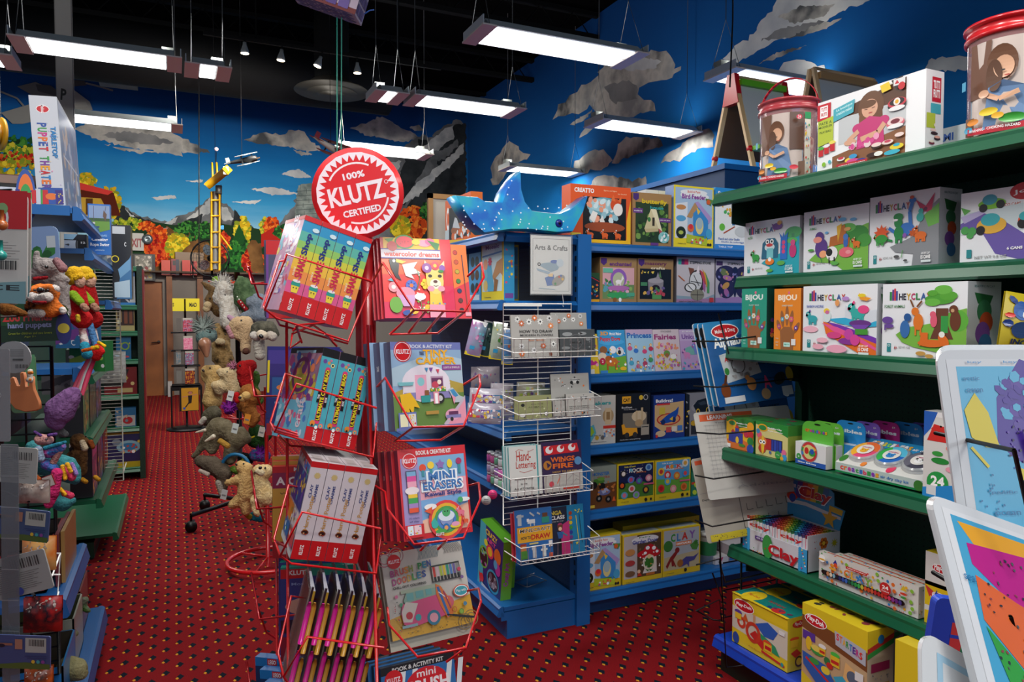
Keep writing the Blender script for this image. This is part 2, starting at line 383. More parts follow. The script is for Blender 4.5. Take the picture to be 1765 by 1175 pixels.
art(mb, f'''B 160 1 26 262 46 26 6 {LG}; B 120 2 22 268 40 20 5 {LH}; B 60 3 30 276 34 14 4 {LR}; B 160 4 30 310 48 34 6 {LY}; B 90 4 150 318 16 20 5 {LY}; B 120 5 190 350 18 28 5 {LY}
R 140 330 182 372 c9a23a; P 5a2010 138 318 196 332 208 372 190 372 174 342 140 340; P d8403a 134 314 196 330 186 336 134 326; R 148 342 160 370 5c3a1c
P 1c3a20 205 386 250 380 300 388 345 384 372 384 420 392 480 398 480 470 205 470; N {BR} 3 262 400 290 392 310 408 330 400 350 440 300 470 262 470; P 9a958c 230 420 262 396 290 392 270 420
B 90 6 222 386 26 10 4 {LH}; B 60 7 252 390 14 8 3.4 {LO}; B 140 8 326 398 24 16 4 {LG}; B 60 9 352 396 14 14 3 {LG}
B 260 10 272 424 22 32 5 {LO}; B 120 11 270 430 18 26 4 {LR}; B 190 12 306 424 20 22 4.4 {LY}; B 110 13 386 424 12 24 4 {LR}; N {BR} 3 316 428 340 412 356 420 380 440 380 470 316 470
B 160 14 418 398 14 24 4.4 {LY}; P 6a4a20 415 410 420 410 420 440 415 440; S 412 402 9 5 12 1d5224; P 1d5224 412 386 436 440 390 440; P 2a6a2c 412 410 440 462 386 462; B 160 15 413 438 22 26 4 {LG}
B 200 16 436 450 18 22 5 {LR}; N {BR} 2.5 424 425 436 414 452 420 456 470 436 470; B 60 17 456 390 8 14 4 {LH}; B 120 18 468 392 13 18 4 {LO}; P b8281e 450 404 474 390 500 400 500 425 450 425
B 120 19 494 400 22 12 4 {LG}; N {BR} 2 500 380 520 372 545 380 545 430 500 430; N 9aa6a0/6d7a78/6 1 508 376 512 330 514 320 530 316 545 318 545 376
L 4c5655 .8 510 330 545 328; L 4c5655 .8 510 338 545 336; L 4c5655 .8 510 346 545 344; L 4c5655 .8 510 354 545 352; L 4c5655 .8 510 362 545 360; L 4c5655 .8 510 370 545 368; L 4c5655 .6 518 318 518 326; L 4c5655 .6 528 326 528 334; L 4c5655 .6 520 334 520 342; L 4c5655 .6 532 342 532 350; L 4c5655 .6 522 350 522 358; L 4c5655 .6 534 358 534 366; L 4c5655 .6 524 364 524 372
B 220 20 712 384 24 28 5 {LO}; B 120 21 690 392 16 18 5 {LY}; B 90 22 735 364 12 14 4 {LG}
P 8d8f8c 2 195 60 178 75 165 98 156 120 150 155 176 160 190 140 196 118 190 80 205 40 214 22 214; P 6b6e6e 30 150 62 142 102 160 98 172 58 166
P 4b4e50 62 146 88 148 100 158 96 166 66 158; P 4b4e50 120 138 146 140 150 148 124 150; L 7b7e7e 3 148 144 172 150 195 157; L 7b7e7e 3 0 158 30 170 42 184
P 9a9c98 128 178 148 176 152 184 130 186; L aab4bb 2 0 76 100 112''', wallB, 1, PAINT, step=.0003, start=30)
tag(mb.build('wall_back'), kind='structure')
mb = MB(); mb.box((RIGHT, -3, 0), (RIGHT+.15, BACK+.15, CEIL), SKYR)
def wallR(x, y, h): p = at(x, y, X=RIGHT); return Vector((RIGHT-h, p.y, p.z))
art(mb, f'''N {CL} 4 955 204 962 180 985 168 1000 150 1030 132 1045 100 1075 95 1105 86 1145 88 1160 100 1162 118 1178 116 1150 138 1140 136 1118 146 1098 150 1100 165 1120 172 1130 188 1100 198 1060 202 1042 198 1020 222 1002 240 1006 218 1025 196 1020 184 1000 196 975 200
N {CLd} 3 1040 150 1080 138 1100 146 1096 170 1060 178; N {LC} 2 1060 108 1100 98 1140 104 1130 118 1080 122
N {CL} 1.5 983 214 1010 196 1022 190 1008 206 990 216; N {CL} 3 845 298 850 275 868 258 880 242 894 250 900 266 912 268 890 284 868 300 860 320 848 318
N {CL} 3 985 300 992 280 1010 268 1024 258 1042 260 1055 275 1048 288 1020 294 1000 300; N {CL} 3 1055 280 1062 256 1078 238 1110 234 1138 240 1142 250 1110 262 1078 274 1060 284
N {CL} 3 1140 282 1150 262 1172 252 1200 228 1222 222 1232 234 1228 252 1190 262 1170 276; N {CL} 2.5 1010 330 1024 306 1040 300 1070 306 1090 312 1112 304 1120 330
N {LC} 3 1248 100 1268 80 1290 68 1310 40 1330 20 1345 -20 1510 -30 1494 6 1470 10 1420 40 1390 50 1340 70 1300 92 1270 108
N {CLd} 3 1310 70 1340 50 1380 44 1420 36 1400 52 1350 66; N {CL} 2 1340 30 1380 10 1440 8 1420 28 1370 40
N {CL} 2 1308 110 1340 90 1392 78 1340 100; N {CL} 2 1358 68 1400 46 1450 32 1420 52; N {LC} 3 1338 128 1352 108 1378 100 1410 112 1424 112 1430 130
N {LC} 2.5 1596 122 1600 104 1625 98 1650 96 1690 100 1700 120 1640 122; N {LC} 3 1748 40 1770 20 1800 20 1800 60''', wallR, 1, PAINT, step=.0003)
tag(mb.build('wall_right'), kind='structure')
# door and timber trim of the partition
d = empty('door_1', ((DX0+DX1)/2, BACK+.04, 0), kind='structure'); hw = (DX1-DX0)/2
MB().box((-hw, 0, 0), (hw, .045, DH), M('8a4f1d/7a4418/3', .5)).build('door_panel', d)
f = MB()
for a, b in (((-hw-.07, -.06, 0), (-hw, .1, DH+.07)), ((hw, -.06, 0), (hw+.07, .1, DH+.07)), ((-hw, -.06, DH), (hw, .1, DH+.07))): f.box(a, b, M('6a645e', .6))
f.build('door_frame', d)
hx = hw-.08; MB().tube([(hx, 0, 1.0), (hx, -.05, 1.0), (hx-.12, -.06, .99)], .012, M('c9c6bf', .25, 1)).lathe([(.03, -.006), (.03, .006)], M('c9c6bf', .25, 1), (hx, -.006, 1.0), 16, 'y').build('door_handle', d)
for i, px in enumerate((293, 346)):
    x = at(px, 560, Y=14.9).x
    tag(MB().box((x-.05, 14.86, 0), (x+.05, BACK, SPLIT+.05), M('7d4a22/6a3c1a/4', .5)).build('trim_%d' % (i+1)), kind='structure')
tag(MB().box((-3, 14.7, SPLIT), (2.6, BACK, SPLIT+.03), M('4a3420', .6)).build('trim_3'), kind='structure')
# steel column with a handwritten letter
a = at(99, 200, Y=9); b = at(126, 200, Y=9)
mb = MB(); wd = b.x-a.x; mb.box((0, 0, 0), (wd, wd*.9, CEIL), M('8b8a86', .6)); mb.box((-.01, wd*.2, 0), (wd+.01, wd*.4, CEIL), M('7b7a77', .6))
art(mb, 'V 42 50 36 60 4 111 ^P', face((0, 0, at(108, 146, Y=9).z), (wd, 0, 0), (0, 0, -.2), (0, -1, 0)), wd/.2)
tag(mb.build('steel_column', None, (a.x, 9, 0)), 'tall grey steel column with a black letter P handwritten on it', 'column')
# ducts, joists and beams under the black ceiling
K = M('101112', .8, spec=.1)
for i, y in enumerate((3, 5.2, 7.4, 9.6, 11.8, 14)):
    mb = MB(); mb.box((-4.4, y-.05, CEIL-.4), (RIGHT, y+.05, CEIL-.33), K); mb.box((-4.4, y-.05, CEIL-.06), (RIGHT, y+.05, CEIL), K)
    for k in range(18): x = -4.3+k*.56; mb.tube([(x, y, CEIL-.36), (x+.28, y, CEIL-.03), (x+.56, y, CEIL-.36)], .012, K, 4)
    tag(mb.build('trim_%d' % (i+4)), kind='structure')
a = at(230, 60, Y=12.8)
tag(MB().lathe([(.45, -3), (.45, 3)], M('121315', .7, spec=.15), (0, 0, 0), 20, 'x').build('air_duct', None, (at(330, 40, Y=12).x, 12, 5.3)), 'long round black air duct under the dark ceiling', 'duct')
# round ceiling diffuser
p = at(572, 158, Y=10.5); e = empty('ceiling_diffuser', p, 'round dark ceiling air diffuser with stepped rings', 'air vent')
D1 = M('15130f', .6)
MB().lathe([(.52, 0), (.5, .02), (.4, .05), (.3, .12), (.26, .15)], D1, n=32).build('outer_ring', e)
MB().lathe([(.36, -.03), (.26, .03), (.2, .08)], D1, n=32).build('middle_ring', e)
MB().lathe([(.2, -.05), (.1, .0), (.04, .03)], D1, n=32).build('inner_cone', e)
MB().lathe([(.24, .14), (.24, CEIL-p.z)], K, n=20).build('duct_neck', e)
p = at(203, 118, Y=13.6)
tag(MB().box((-.28, 0, -.24), (.28, .3, .3), M('0d0d0f', .4)).build('hanging_loudspeaker', None, p), 'square black box high up in front of the painted sky', 'loudspeaker')

# ---------------------------------------------------------------- fluorescent fixtures
GREY = M('b8c2c6', .45, .1); WARMG = M('dccfc6', .5); WHT = M('f4f6f8', .5, emit=2.2)
def fixture(pl, pr, y, H, label, ballast=1, w_=.42, power=1, wires=True, Y=None):
    """pl, pr: photo x of both ends; the fixture hangs at height H along the X axis"""
    a = at(pl, y, Z=H)
    if Y: a = at(pl, y, Y=Y); a.z = H
    b = at(pr, y, Y=a.y); L = b.x-a.x; cx = (a.x+b.x)/2
    e = empty('fluorescent_light', (cx, a.y, H), label, 'ceiling light', 'hanging fluorescent lights')
    h = L/2; s = w_/2
    body = MB(); T = [(0, -s, .0), (0, -s*.6, .075), (0, s*.6, .075), (0, s, 0)]
    body.prism(T, (-h, 0, 0), (h, 0, 0), GREY); body.build('housing', e)
    for sx in (-1, 1):
        MB().box((sx*h-.06, -s-.012, -.012), (sx*h+.06, s+.012, .0), WARMG).box((sx*h*1.0-.004+sx*.05, -s, 0), (sx*h+.004+sx*.05, s, .07), GREY).build('end_plate', e)
    for y0, y1 in ((-s*.86, -s*.1), (s*.02, s*.86)):
        MB().box((-h+.07, y0, -.008), (h-.07, y1, -.001), WHT).build('diffuser', e)
    MB().box((ballast*h-.05*ballast-.05, s*.2, .075), (ballast*h-.05*ballast+.05, s*.2+.1, .15), M('9aa09c/7d837f/8', .5)).build('ballast_box', e)
    if wires:
        for sx in (-1, 1):
            MB().tube([(sx*h, -s, 0), (sx*h*.98, 0, .5), (sx*h, s, 0)], .003, M('8a8d8f', .5), 5).tube([(sx*h*.98, 0, .5), (sx*h*.98, 0, CEIL-H)], .004, M('5a5d60', .5), 5).build('suspension_wire', e)
    area_lamp('lamp', (0, 0, -.02), L*.9, w_*.85, LAMP*power, parent=e)
    area_lamp('uplight', (0, 0, .1), L*.9, .05, LAMP*power*.25, parent=e, rot=(math.pi, 0, 0))
    return e
fixture(35, 300, 75, 3.75, 'long fluorescent light at the top left, in front of the grey steel column', 1)
fixture(330, 385, 106, 3.75, 'short fluorescent light at the end of the top left light, reaching right of the column', 1, Y=at(35, 75, Z=3.75).y+.1)
fixture(112, 305, 202, 3.75, 'fluorescent light above the tall puppet theatre box', 1)
fixture(648, 686, 158, 3.75, 'short fluorescent light left of the long one above the round red sign', -1, Y=at(708, 172, Z=3.75).y)
fixture(714, 885, 172, 3.75, 'long fluorescent light above and to the right of the round red sign', 1)
fixture(826, 1085, 58, 3.75, 'largest fluorescent light at the top centre against the dark ceiling edge', 1)
fixture(1030, 1185, 212, 3.75, 'fluorescent light under the big grey painted cloud', -1)
fixture(588, 733, 256, 3.75, 'fluorescent light just behind the top of the round red sign', 1)
fixture(874, 992, 290, 3.75, 'small far fluorescent light above the blue shark', -1)
fixture(1248, 1440, 128, 3.75, 'fluorescent light behind the red bucket handle and easels', -1, power=.8)
fixture(-90, 16, 93, 3.75, 'fluorescent light cut off by the left edge of the photo', 1)
# track spotlights
tr = empty('lighting_track', at(420, 55, Y=9.2), 'black lighting track under the dark ceiling with a row of spotlights', 'light track')
a = at(350, 50, Y=9.2); b = at(760, 124, Y=9.2); zt = (a.z+b.z)/2
MB().box((a.x-tr.location.x, -.02, -.02), (b.x-tr.location.x, .02, .02), K).build('rail', tr); tr.location.z = zt
for k in (.2, .8):
    MB().tube([((b.x-a.x)*k+a.x-tr.location.x, 0, 0), ((b.x-a.x)*k+a.x-tr.location.x, 0, CEIL-zt)], .01, K).build('rail_hanger', tr)
for i, (px, py, tl) in enumerate(((422, 92, 0), (484, 104, .1), (547, 114, .35), (616, 126, 0))):
    p = at(px, py, Y=9.2)
    e = empty('spotlight', (p.x, 9.2, p.z), ('leftmost lit spotlight of the ceiling track', 'second spotlight from the left on the ceiling track', 'tilted spotlight, third from the left on the ceiling track', 'rightmost spotlight on the ceiling track above the air diffuser')[i], 'spotlight', 'track spotlights', rot=(0, tl, 0))
    MB().lathe([(.05, .0), (.045, .03), (.022, .1), (.02, .13)], M('8d9496', .4, .3), n=20).build('lamp_head', e)
    MB().lathe([(.046, -.002), (.046, .002)], M('ffe9c4', .5, emit=5), n=20).build('bulb', e)
    l = bpy.data.lights.new('spot', 'SPOT'); l.energy = 260; l.spot_size = 1.9; l.spot_blend = 1; l.color = (1, .93, .82); l.shadow_soft_size = .1
    lo = bpy.data.objects.new('spot', l); COL.objects.link(lo); lo.parent = e; lo.location = (0, .08, -.08); lo.rotation_euler = (math.radians(62), 0, (.55, .2, -.25, -.6)[i])
    MB().tube([(0, 0, .13), (0, 0, max(.16, zt-p.z))], .012, K).build('stem', e)
# ---------------------------------------------------------------- shop shelving
def peg(c, c2):
    """painted steel pegboard: a grid of small holes"""
    m = bpy.data.materials.new('pegboard_'+c); m.use_nodes = True; nt = m.node_tree; b = nt.nodes['Principled BSDF']; b.inputs['Roughness'].default_value = .5
    tc = nt.nodes.new('ShaderNodeTexCoord'); sc = nt.nodes.new('ShaderNodeVectorMath'); sc.operation = 'MODULO'; sc.inputs[1].default_value = (.025,)*3
    ad = nt.nodes.new('ShaderNodeVectorMath'); ad.inputs[1].default_value = (50, 50, 50); nt.links.new(tc.outputs['Object'], ad.inputs[0]); nt.links.new(ad.outputs[0], sc.inputs[0])
    sp = nt.nodes.new('ShaderNodeSeparateXYZ'); nt.links.new(sc.outputs[0], sp.inputs[0])
    def mt(op, a, b_):
        n = nt.nodes.new('ShaderNodeMath'); n.operation = op
        for i, v in enumerate((a, b_)):
            if isinstance(v, (int, float)): n.inputs[i].default_value = v
            else: nt.links.new(v, n.inputs[i])
        return n.outputs[0]
    inz = mt('LESS_THAN', mt('ABSOLUTE', mt('SUBTRACT', sp.outputs[2], .0125), 0), .0025)
    inx = mt('MAXIMUM', mt('LESS_THAN', mt('ABSOLUTE', mt('SUBTRACT', sp.outputs[0], .0125), 0), .0025), mt('LESS_THAN', mt('ABSOLUTE', mt('SUBTRACT', sp.outputs[1], .0125), 0), .0025))
    mx = nt.nodes.new('ShaderNodeMix'); mx.data_type = 'RGBA'; mx.inputs[6].default_value = rgb(c); mx.inputs[7].default_value = rgb(c2)
    nt.links.new(mt('MULTIPLY', inz, inx), mx.inputs[0]); nt.links.new(mx.outputs[2], b.inputs['Base Color']); return m
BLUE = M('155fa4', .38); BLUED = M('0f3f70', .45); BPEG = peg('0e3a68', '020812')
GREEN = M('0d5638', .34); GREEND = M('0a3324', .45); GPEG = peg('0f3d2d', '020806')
def shelf_mb(L, D, m, md, lip=.045, th=.02):
    """shelf along x, front at y=0, top at z=0"""
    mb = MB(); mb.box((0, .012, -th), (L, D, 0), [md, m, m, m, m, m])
    mb.prism([(0, 0, .004), (0, -.012, -.004), (0, -.012, -.014), (0, -.022, -lip+.008), (0, -.014, -lip), (0, .014, -lip), (0, .014, .004)], (0, 0, 0), (L, 0, 0), m)
    return mb
# centre unit, long side facing the camera
YB = 3.14; XB0, XB1 = 1.865, 3.62; BZ = dict(top=1.895, r2=1.60, r3=1.235, r4=.872, r5=.54, r6=.118)
gb = empty('shelving_unit', (XB0, YB, 0), 'blue steel shelving with six long shelves of boxed craft kits facing the camera', 'shelf')
L = XB1-XB0
MB().box((0, .42, 0), (L, .45, 1.93), BPEG).build('back_panel', gb)
MB().box((0, .03, 0), (L, .42, .09), BLUED).build('kick_plate', gb)
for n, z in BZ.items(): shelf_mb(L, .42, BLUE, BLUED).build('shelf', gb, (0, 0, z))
# centre unit, end and side facing left
XA = 1.38; YA0, YA1 = 3.08, 5.3
ga = empty('shelving_unit', (XA, YA0, 0), 'blue steel shelving end bay with a bare bottom deck, left of the blue post', 'shelf')
pm = MB().box((.40, -.02, 0), (.475, .05, 1.93), [BLUE]*6).box((.41, .0, 0), (.45, YA1-YA0, 1.93), BPEG)
for k in range(34): pm.add([(.3995, -.005, .2+k*.05), (.3995, .01, .2+k*.05), (.3995, .01, .225+k*.05), (.3995, -.005, .225+k*.05)], [(0, 1, 2, 3)], M('04101c'))
pm.build('end_post', ga)
MB().box((.03, .0, 0), (.40, YA1-YA0, .13), BLUE).box((.0, -.0, .09), (.03, YA1-YA0, .13), BLUE).build('base', ga)
for z, d_ in ((1.925, .40), (1.605, .40), (.99, .36), (.70, .33), (.155, .40)):
    o = shelf_mb(YA1-YA0, d_, BLUE, BLUED).build('shelf', ga, (.40-d_, YA1-YA0, z), (0, 0, -math.pi/2))
for z in (1.925, 1.605): MB().prism([(0, 0, .0), (0, -.02, -.02), (0, 0, -.045)], (0.02, 0, z), (.4, 0, z), BLUE).build('shelf_end', ga)

def kitB(p0, p1, ytop, z, dep, name, label, cols, front, side='', top='', left='', yb=None, tilt=0, group=None, dy=.02, seed=1):
    yb = yb or YB+dy; zt = at((p0+p1)/2, ytop, Y=yb).z
    x0 = at(p0, 500, Y=yb).x; x1 = at(p1, 500, Y=yb).x
    o = cbox(name, label, 'box' if 'book' not in name else 'book', (x0, yb, z+.001), 0, x1-x0-.003, dep, zt-z-.001, cols, front, side, top, left, group, seed=seed)
    if tilt: o.rotation_euler[0] = -math.radians(tilt)
    return o
GB = 'boxed craft kits on the blue shelves'
z = BZ['top']
kitB(983, 1087, 320, z+.004, .09, 'craft_kit_box', 'orange framed craft box with a glowing fox figure on a black picture, top blue shelf', ('e8591c', 'e8591c', 'f0a030'), '''P f2c21e 0 100 0 82 22 96 60 92 100 100
P f4bd20 100 100 100 20 93 60 93 92 40 94 30 100; T 22 10 32 8 fff ^CREATTO; T 65 8 22 3 ffd9b0 figures and lights; T 85 12 15 2 ffd9b0 to build
R 20 20 92 94 0c1014; E 56 36 30 13 6fa8b8; E 50 34 22 9 a9d4dc; Z 26 4 30 24 75 60 6 d8eef2,9cc8d4,f0a080; E 74 32 9 9 d8501c; E 78 40 8 9 f4efe8; P e8743a 66 24 70 14 74 26; P e8743a 78 24 84 16 83 28
P f2efe8 30 58 36 44 44 48 38 66; P e8e4de 52 52 58 70 50 76 47 60; E 56 72 34 7 a04a24; K 32 86 7 e0632a fff; K 56 86 7 e0632a fff; K 78 86 7 e0632a fff
R 1 84 16 92 e8d04a''', dy=.0)
kitB(1089, 1157, 333, z+.004, .09, 'craft_kit_box', 'brown kraft craft box with a wooden butterfly house in a leafy photo, top blue shelf', 'a8814e', '''R 8 18 92 94 28401f; Z 46 3 12 24 88 90 6 3f6a2a,5c8a38,1d3018,7aa04a; R 2 2 16 12 4a2a78; P 4a2a78 2 12 16 12 9 16
T 56 17 64 11 e6c81e ^butterfly; T 62 27 34 6 35b8c0 house; R 2 30 26 39 6a3a86; R 68 46 98 54 6a3a86; T 14 34.5 20 3 fff wooden kit; T 83 50 26 3 fff paint and place
P d9cda0 30 68 46 30 66 66; P efe6c0 46 30 60 30 76 72 66 66; P c9b98a 30 68 66 66 66 72 34 75; R 50 46 56 62 3a3020; E 42 50 4 5 3a8040; P c04a5a 66 66 76 72 70 80; E 80 83 14 12 8fd0cf; Z 10 5 70 76 92 90 4 fff,3fa0a0
R 46 94 66 99 6a3a86''')
kitB(1112, 1156, 328, z+.004, .08, 'carton', 'plain white carton behind the kraft butterfly box', 'dfe1de', 'L 9aa0a0 1 50 0 50 100', yb=YB+.16)
kitB(1160, 1229, 321, z+.004, .075, 'craft_kit_box', 'yellow edged bird feeder kit box with a painted blue bird house, top blue shelf', ('f0dc28', '7d9ad0', 'f0dc28'), BF := '''R 4 3 97 85 a8c4e0; P dfe6ee 4 30 34 26 34 85 4 85; E 50 10 34 6 eef1f4; E 30 15 14 6 eef1f4; E 66 16 22 6 eef1f4; T 50 9 32 4 e05a3a Build & Paint; T 50 17 60 8 8a3a9a ^Bird Feeder
E 18 35 12 5 c88a50; E 18 53 12 6 5aa8d8; C 18 76 12 1d2a1a; E 18 76 6 4 b8c858; P b89060 32 50 52 26 60 34 44 52; P b098d0 52 26 60 24 96 50 88 60; P 3c8ed0 48 44 62 34 86 54 86 86 48 84
P f0c848 56 34 66 40 60 46; E 64 64 10 17 e8d890; E 64 60 8 12 a8c0c8; R 48 80 86 84 5a8a3a; P b8c830 32 78 84 84 84 96 32 92; Z 14 3 36 82 80 92 3 e04848,3a8ad0,fff; C 42 68 8 e87030; C 42 66 5 e03040; E 88 76 8 10 4aa8d8; P 5a8a40 78 18 98 20 92 30 84 26; E 86 24 5 5 d86028
T 20 94 20 2.5 333 Creativity for Kids; C 86 94 3 222; C 92 94 3 222''', side='R 10 5 90 85 5a86c0; T 50 50 60 30 c83040 BIRD')
kitB(1231, 1292, 325, z+.004, .08, 'craft_kit_box', 'pale blue drawing studio box at the right end of the top blue shelf', ('dfe6ea', '3aa0dc', '3aa0dc'), '''R 0 0 100 22 2a8fd8; P eef2f4 0 22 100 30 100 100 0 100; T 20 9 24 6 fff ^Easel; E 30 38 22 12 eef2f2; Z 14 2 14 30 44 46 4 e04848,50b060,e8b030; P c8b8a0 50 24 100 28 100 60 54 52; P e8b020 70 24 80 30 76 48 66 40; R 48 34 56 60 2a6aa0; L b05030 3 24 74 56 62; C 20 64 8 6ac040; E 76 70 20 12 cfd4d6
T 40 83 60 4 3a6ab8 Pencil and color Studio; T 50 88 64 3 3a6ab8 Studio de coloriage; R 0 92 100 100 3a8ad8; T 30 96 40 3 fff TABLE TOP''')
z = BZ['r2']+.001
kitB(1012, 1034, 470, z, .2, 'craft_kit_box', 'dark box with a red roof shape, first on the second blue shelf', '1a2a38', 'P 2a5030 0 0 100 0 100 24 0 4; L c83030 5 0 8 100 30; Z 20 8 10 40 90 85 9 3aa0a0,e06030,e8c840,3a60b0; R 0 90 100 100 e8a820')
kitB(1034, 1098, 444, z, .09, 'craft_kit_box', 'kraft craft kit box with an enchanted unicorn garden under a purple arch', 'a07f52', '''R 7 22 93 92 d8a8b0; R 7 60 93 92 6a8a5a; Z 40 9 10 50 90 88 6 3f7a4a,8ab860,c078b0,5aa0b0,e8b0c8; T 55 14 60 9 6a3a78 ^enchanted; R 2 2 18 12 4a2a78; P 4a2a78 2 12 18 12 10 18
E 50 46 22 22 9060b8; E 50 50 16 18 b8c0a0; E 50 54 8 5 f4f0f4; R 44 54 47 64 f4f0f4; R 53 54 56 64 f4f0f4; P f4f0f4 56 52 60 40 64 46 58 54; E 50 68 30 6 b070b0; E 50 84 32 7 3aa060; R 8 24 34 34 6ab8a0; R 72 78 94 86 50a888; E 54 94 4 5 eee; C 40 94 5 8a5a30''')
kitB(1099, 1161, 446, z, .09, 'craft_kit_box', 'kraft craft kit box with a dark photo of a grey stone fairy house', 'a07f52', '''R 6 23 94 92 14171e; T 50 13 62 8 6a3050 ^masonry; T 56 21 40 6 e8dcc0 ^crafts; R 2 2 18 12 4a2a78; P 4a2a78 2 12 18 12 10 18; Z 14 3 10 28 45 34 2.2 f0e060,e0b040
P 8d8890 28 50 50 42 72 50 70 74 30 74; E 50 50 22 6 a8a4ac; E 50 68 12 9 241a20; P 9a96a0 56 30 62 46 50 46; P 5a8a50 62 26 66 44 58 40; Z 22 6 12 66 88 86 5 c04858,4a8a50,a8a4ac,e0b050,6a5a90; R 40 82 66 92 5a9a58; R 8 54 26 62 4a8a60''')
kitB(1166, 1232, 444, z, .09, 'craft_kit_box', 'white stepping stone kit box with a stained glass unicorn head', ('c9c4cc', '6d6a72', 'b9b6bc'), US := '''R 4 4 20 16 3ab0a8; R 12 4 28 16 7a2a70; R 20 4 30 16 c83060; T 62 11 56 6 222 ^STEPPING STONE; P 8fa8b8 0 84 40 86 60 94 100 80 100 100 0 100; P b080a8 0 92 100 90 100 100 0 100
P 7a4830 30 22 44 24 48 40 36 42; E 54 52 22 24 3a3430; E 50 52 16 20 d8dce0; E 36 66 16 10 3a3430; E 36 66 13 8 e8eaec; P e8e0e8 50 34 56 16 60 34; P c04858 60 26 72 34 78 56 72 62 66 44; P d8a030 66 24 80 40 84 66 78 64 74 44; P 50a060 74 30 86 54 86 78 80 78 80 56; P b060a0 68 50 76 62 74 76 68 66; E 54 82 18 12 8d8a78; L 3a3430 1.5 38 82 70 82; L 3a3430 1.5 54 72 54 94; L 3a3430 1.4 36 52 64 56; L 3a3430 1.4 44 38 58 62; L 3a3430 1.4 28 60 44 74
L c86a30 2 4 40 20 52; T 36 97 60 3 555 PAINT A CONCRETE STONE; R 86 88 97 98 c83a3a''')
kitB(1233, 1300, 448, z, .09, 'craft_kit_box', 'stepping stone kit box with a dark stained glass butterfly', ('b9b4c4', '6d6a72', 'b9b6bc'), '''R 2 4 18 14 4a3060; T 60 9 60 6 222 ^STEPPING STONE; P a080b8 0 88 100 84 100 100 0 100; E 26 34 26 18 2a2450; E 76 34 26 18 2a2450; E 28 66 22 20 2a2450; E 74 66 22 20 2a2450; E 50 52 5 30 1c2048; C 50 24 7 1c2048
E 22 30 12 7 6a7a50 30; E 30 42 12 5 b070a8 10; E 80 30 12 7 8a6a98 -30; E 70 42 12 5 c8a050 -10; E 26 60 10 6 c89850 -30; E 28 76 9 6 a868a8 60; E 74 60 10 6 c89850 30; E 74 76 9 6 a868a8 -60; Z 18 4 8 22 92 84 4 c8a860,b078a8,7a7ab8''')
z = BZ['r3']+.001; bk = dict(group='activity books on the third blue shelf')
kitB(1013, 1035, 575, z, .012, 'activity_book', 'yellow and pink activity book, first in the row on the third blue shelf', 'e0c030', 'E 50 30 40 14 c02a80; E 40 72 50 18 c02a80; Z 10 4 10 20 90 90 12 e8a0c0,f0d040; R 0 88 60 100 d8d8d0', tilt=8)
kitB(1035, 1083, 568, z, .012, 'activity_book', 'blue and green activity book with red lettering and cartoon puppies', '3a98d0', '''P 6aa838 0 70 100 60 100 100 0 100; E 50 28 46 10 4aa8e0; T 24 8 30 9 f0a030 ^3D; T 66 9 44 7 fff Model Maker; T 45 22 74 12 d83020 ^Puppy Dogs; E 18 46 14 12 8a5a38; E 12 62 16 14 d8c8b0; E 52 46 12 12 e8e8f0; E 78 50 14 14 d8dce0
E 76 52 6 7 222; E 46 74 22 14 c06a28; E 34 66 12 9 a85820; R 26 78 32 92 a85820; R 56 78 62 92 a85820; C 12 72 11 b02040; T 12 72 6 6 fff 2; E 86 90 12 6 e8b828; Z 16 4 30 40 98 90 4 fff,333,e8c030,c05080; R 2 93 28 100 3a80c0''', tilt=8, group=bk['group'])
kitB(1084, 1131, 567, z, .012, 'activity_book', 'pale blue activity book with rows of small paper princesses', 'a0c8e0', '''R 0 0 100 12 c0a8c8; T 50 14 92 13 2a6ab8 ^Princess; '''+''.join('E %d %d 9 7 %s; C %d %d 5 %s; C %d %d 3.6 f0c8a8; ' % (x, y+4, c, x, y-5, h_, x, y-4) for x, y, c, h_ in ((12, 40, 'c85a8a', 'a04a28'), (34, 46, '3a78c8', 'e0b038'), (66, 48, 'd04878', 'e8c048'), (90, 42, 'c03050', 'e0b038'), (14, 74, '4aa0c0', '8a4a28'), (38, 82, 'b87890', '6a3a20'), (64, 76, 'b04060', '8a4a28'), (86, 68, '4a9a60', 'e0b038')))+'Z 24 5 4 84 96 97 4 e8c040,d05070,50a0d0,fff', tilt=8, group=bk['group'])
kitB(1131, 1177, 567, z, .012, 'activity_book', 'pale pink activity book with many small fairies and flowers', 'd8c8d0', 'T 46 18 84 13 a03a78 ^Fairies; Z 30 7 8 34 92 50 6 e89870,f0c060,c86a98,e8b0c0; Z 46 8 6 60 94 94 6 e8c840,90b040,d05878,f0a040,b070b0; E 48 58 12 10 6a9a40; E 48 62 8 6 a06838; E 72 66 12 8 f4f0ec; T 50 5 40 4 888 STICKERS', tilt=8, group=bk['group'])
kitB(1177, 1222, 567, z, .012, 'activity_book', 'lilac activity book with two cartoon unicorns', 'c0a0d0', 'R 0 0 100 28 c8b0d8; T 50 18 84 12 7a4aa0 ^Unicorns; E 50 52 36 14 7ab8b0; K 24 62 17 d88ac0 6a4ab0; K 66 50 20 7a8ad8 e070c0; Z 24 3 4 80 96 98 5 6a50b0,e0c050,d070a0,50a8c0; T 50 5 80 3 fff 3D MODEL MAKER', tilt=8, group=bk['group'])
z = BZ['r4']+.001
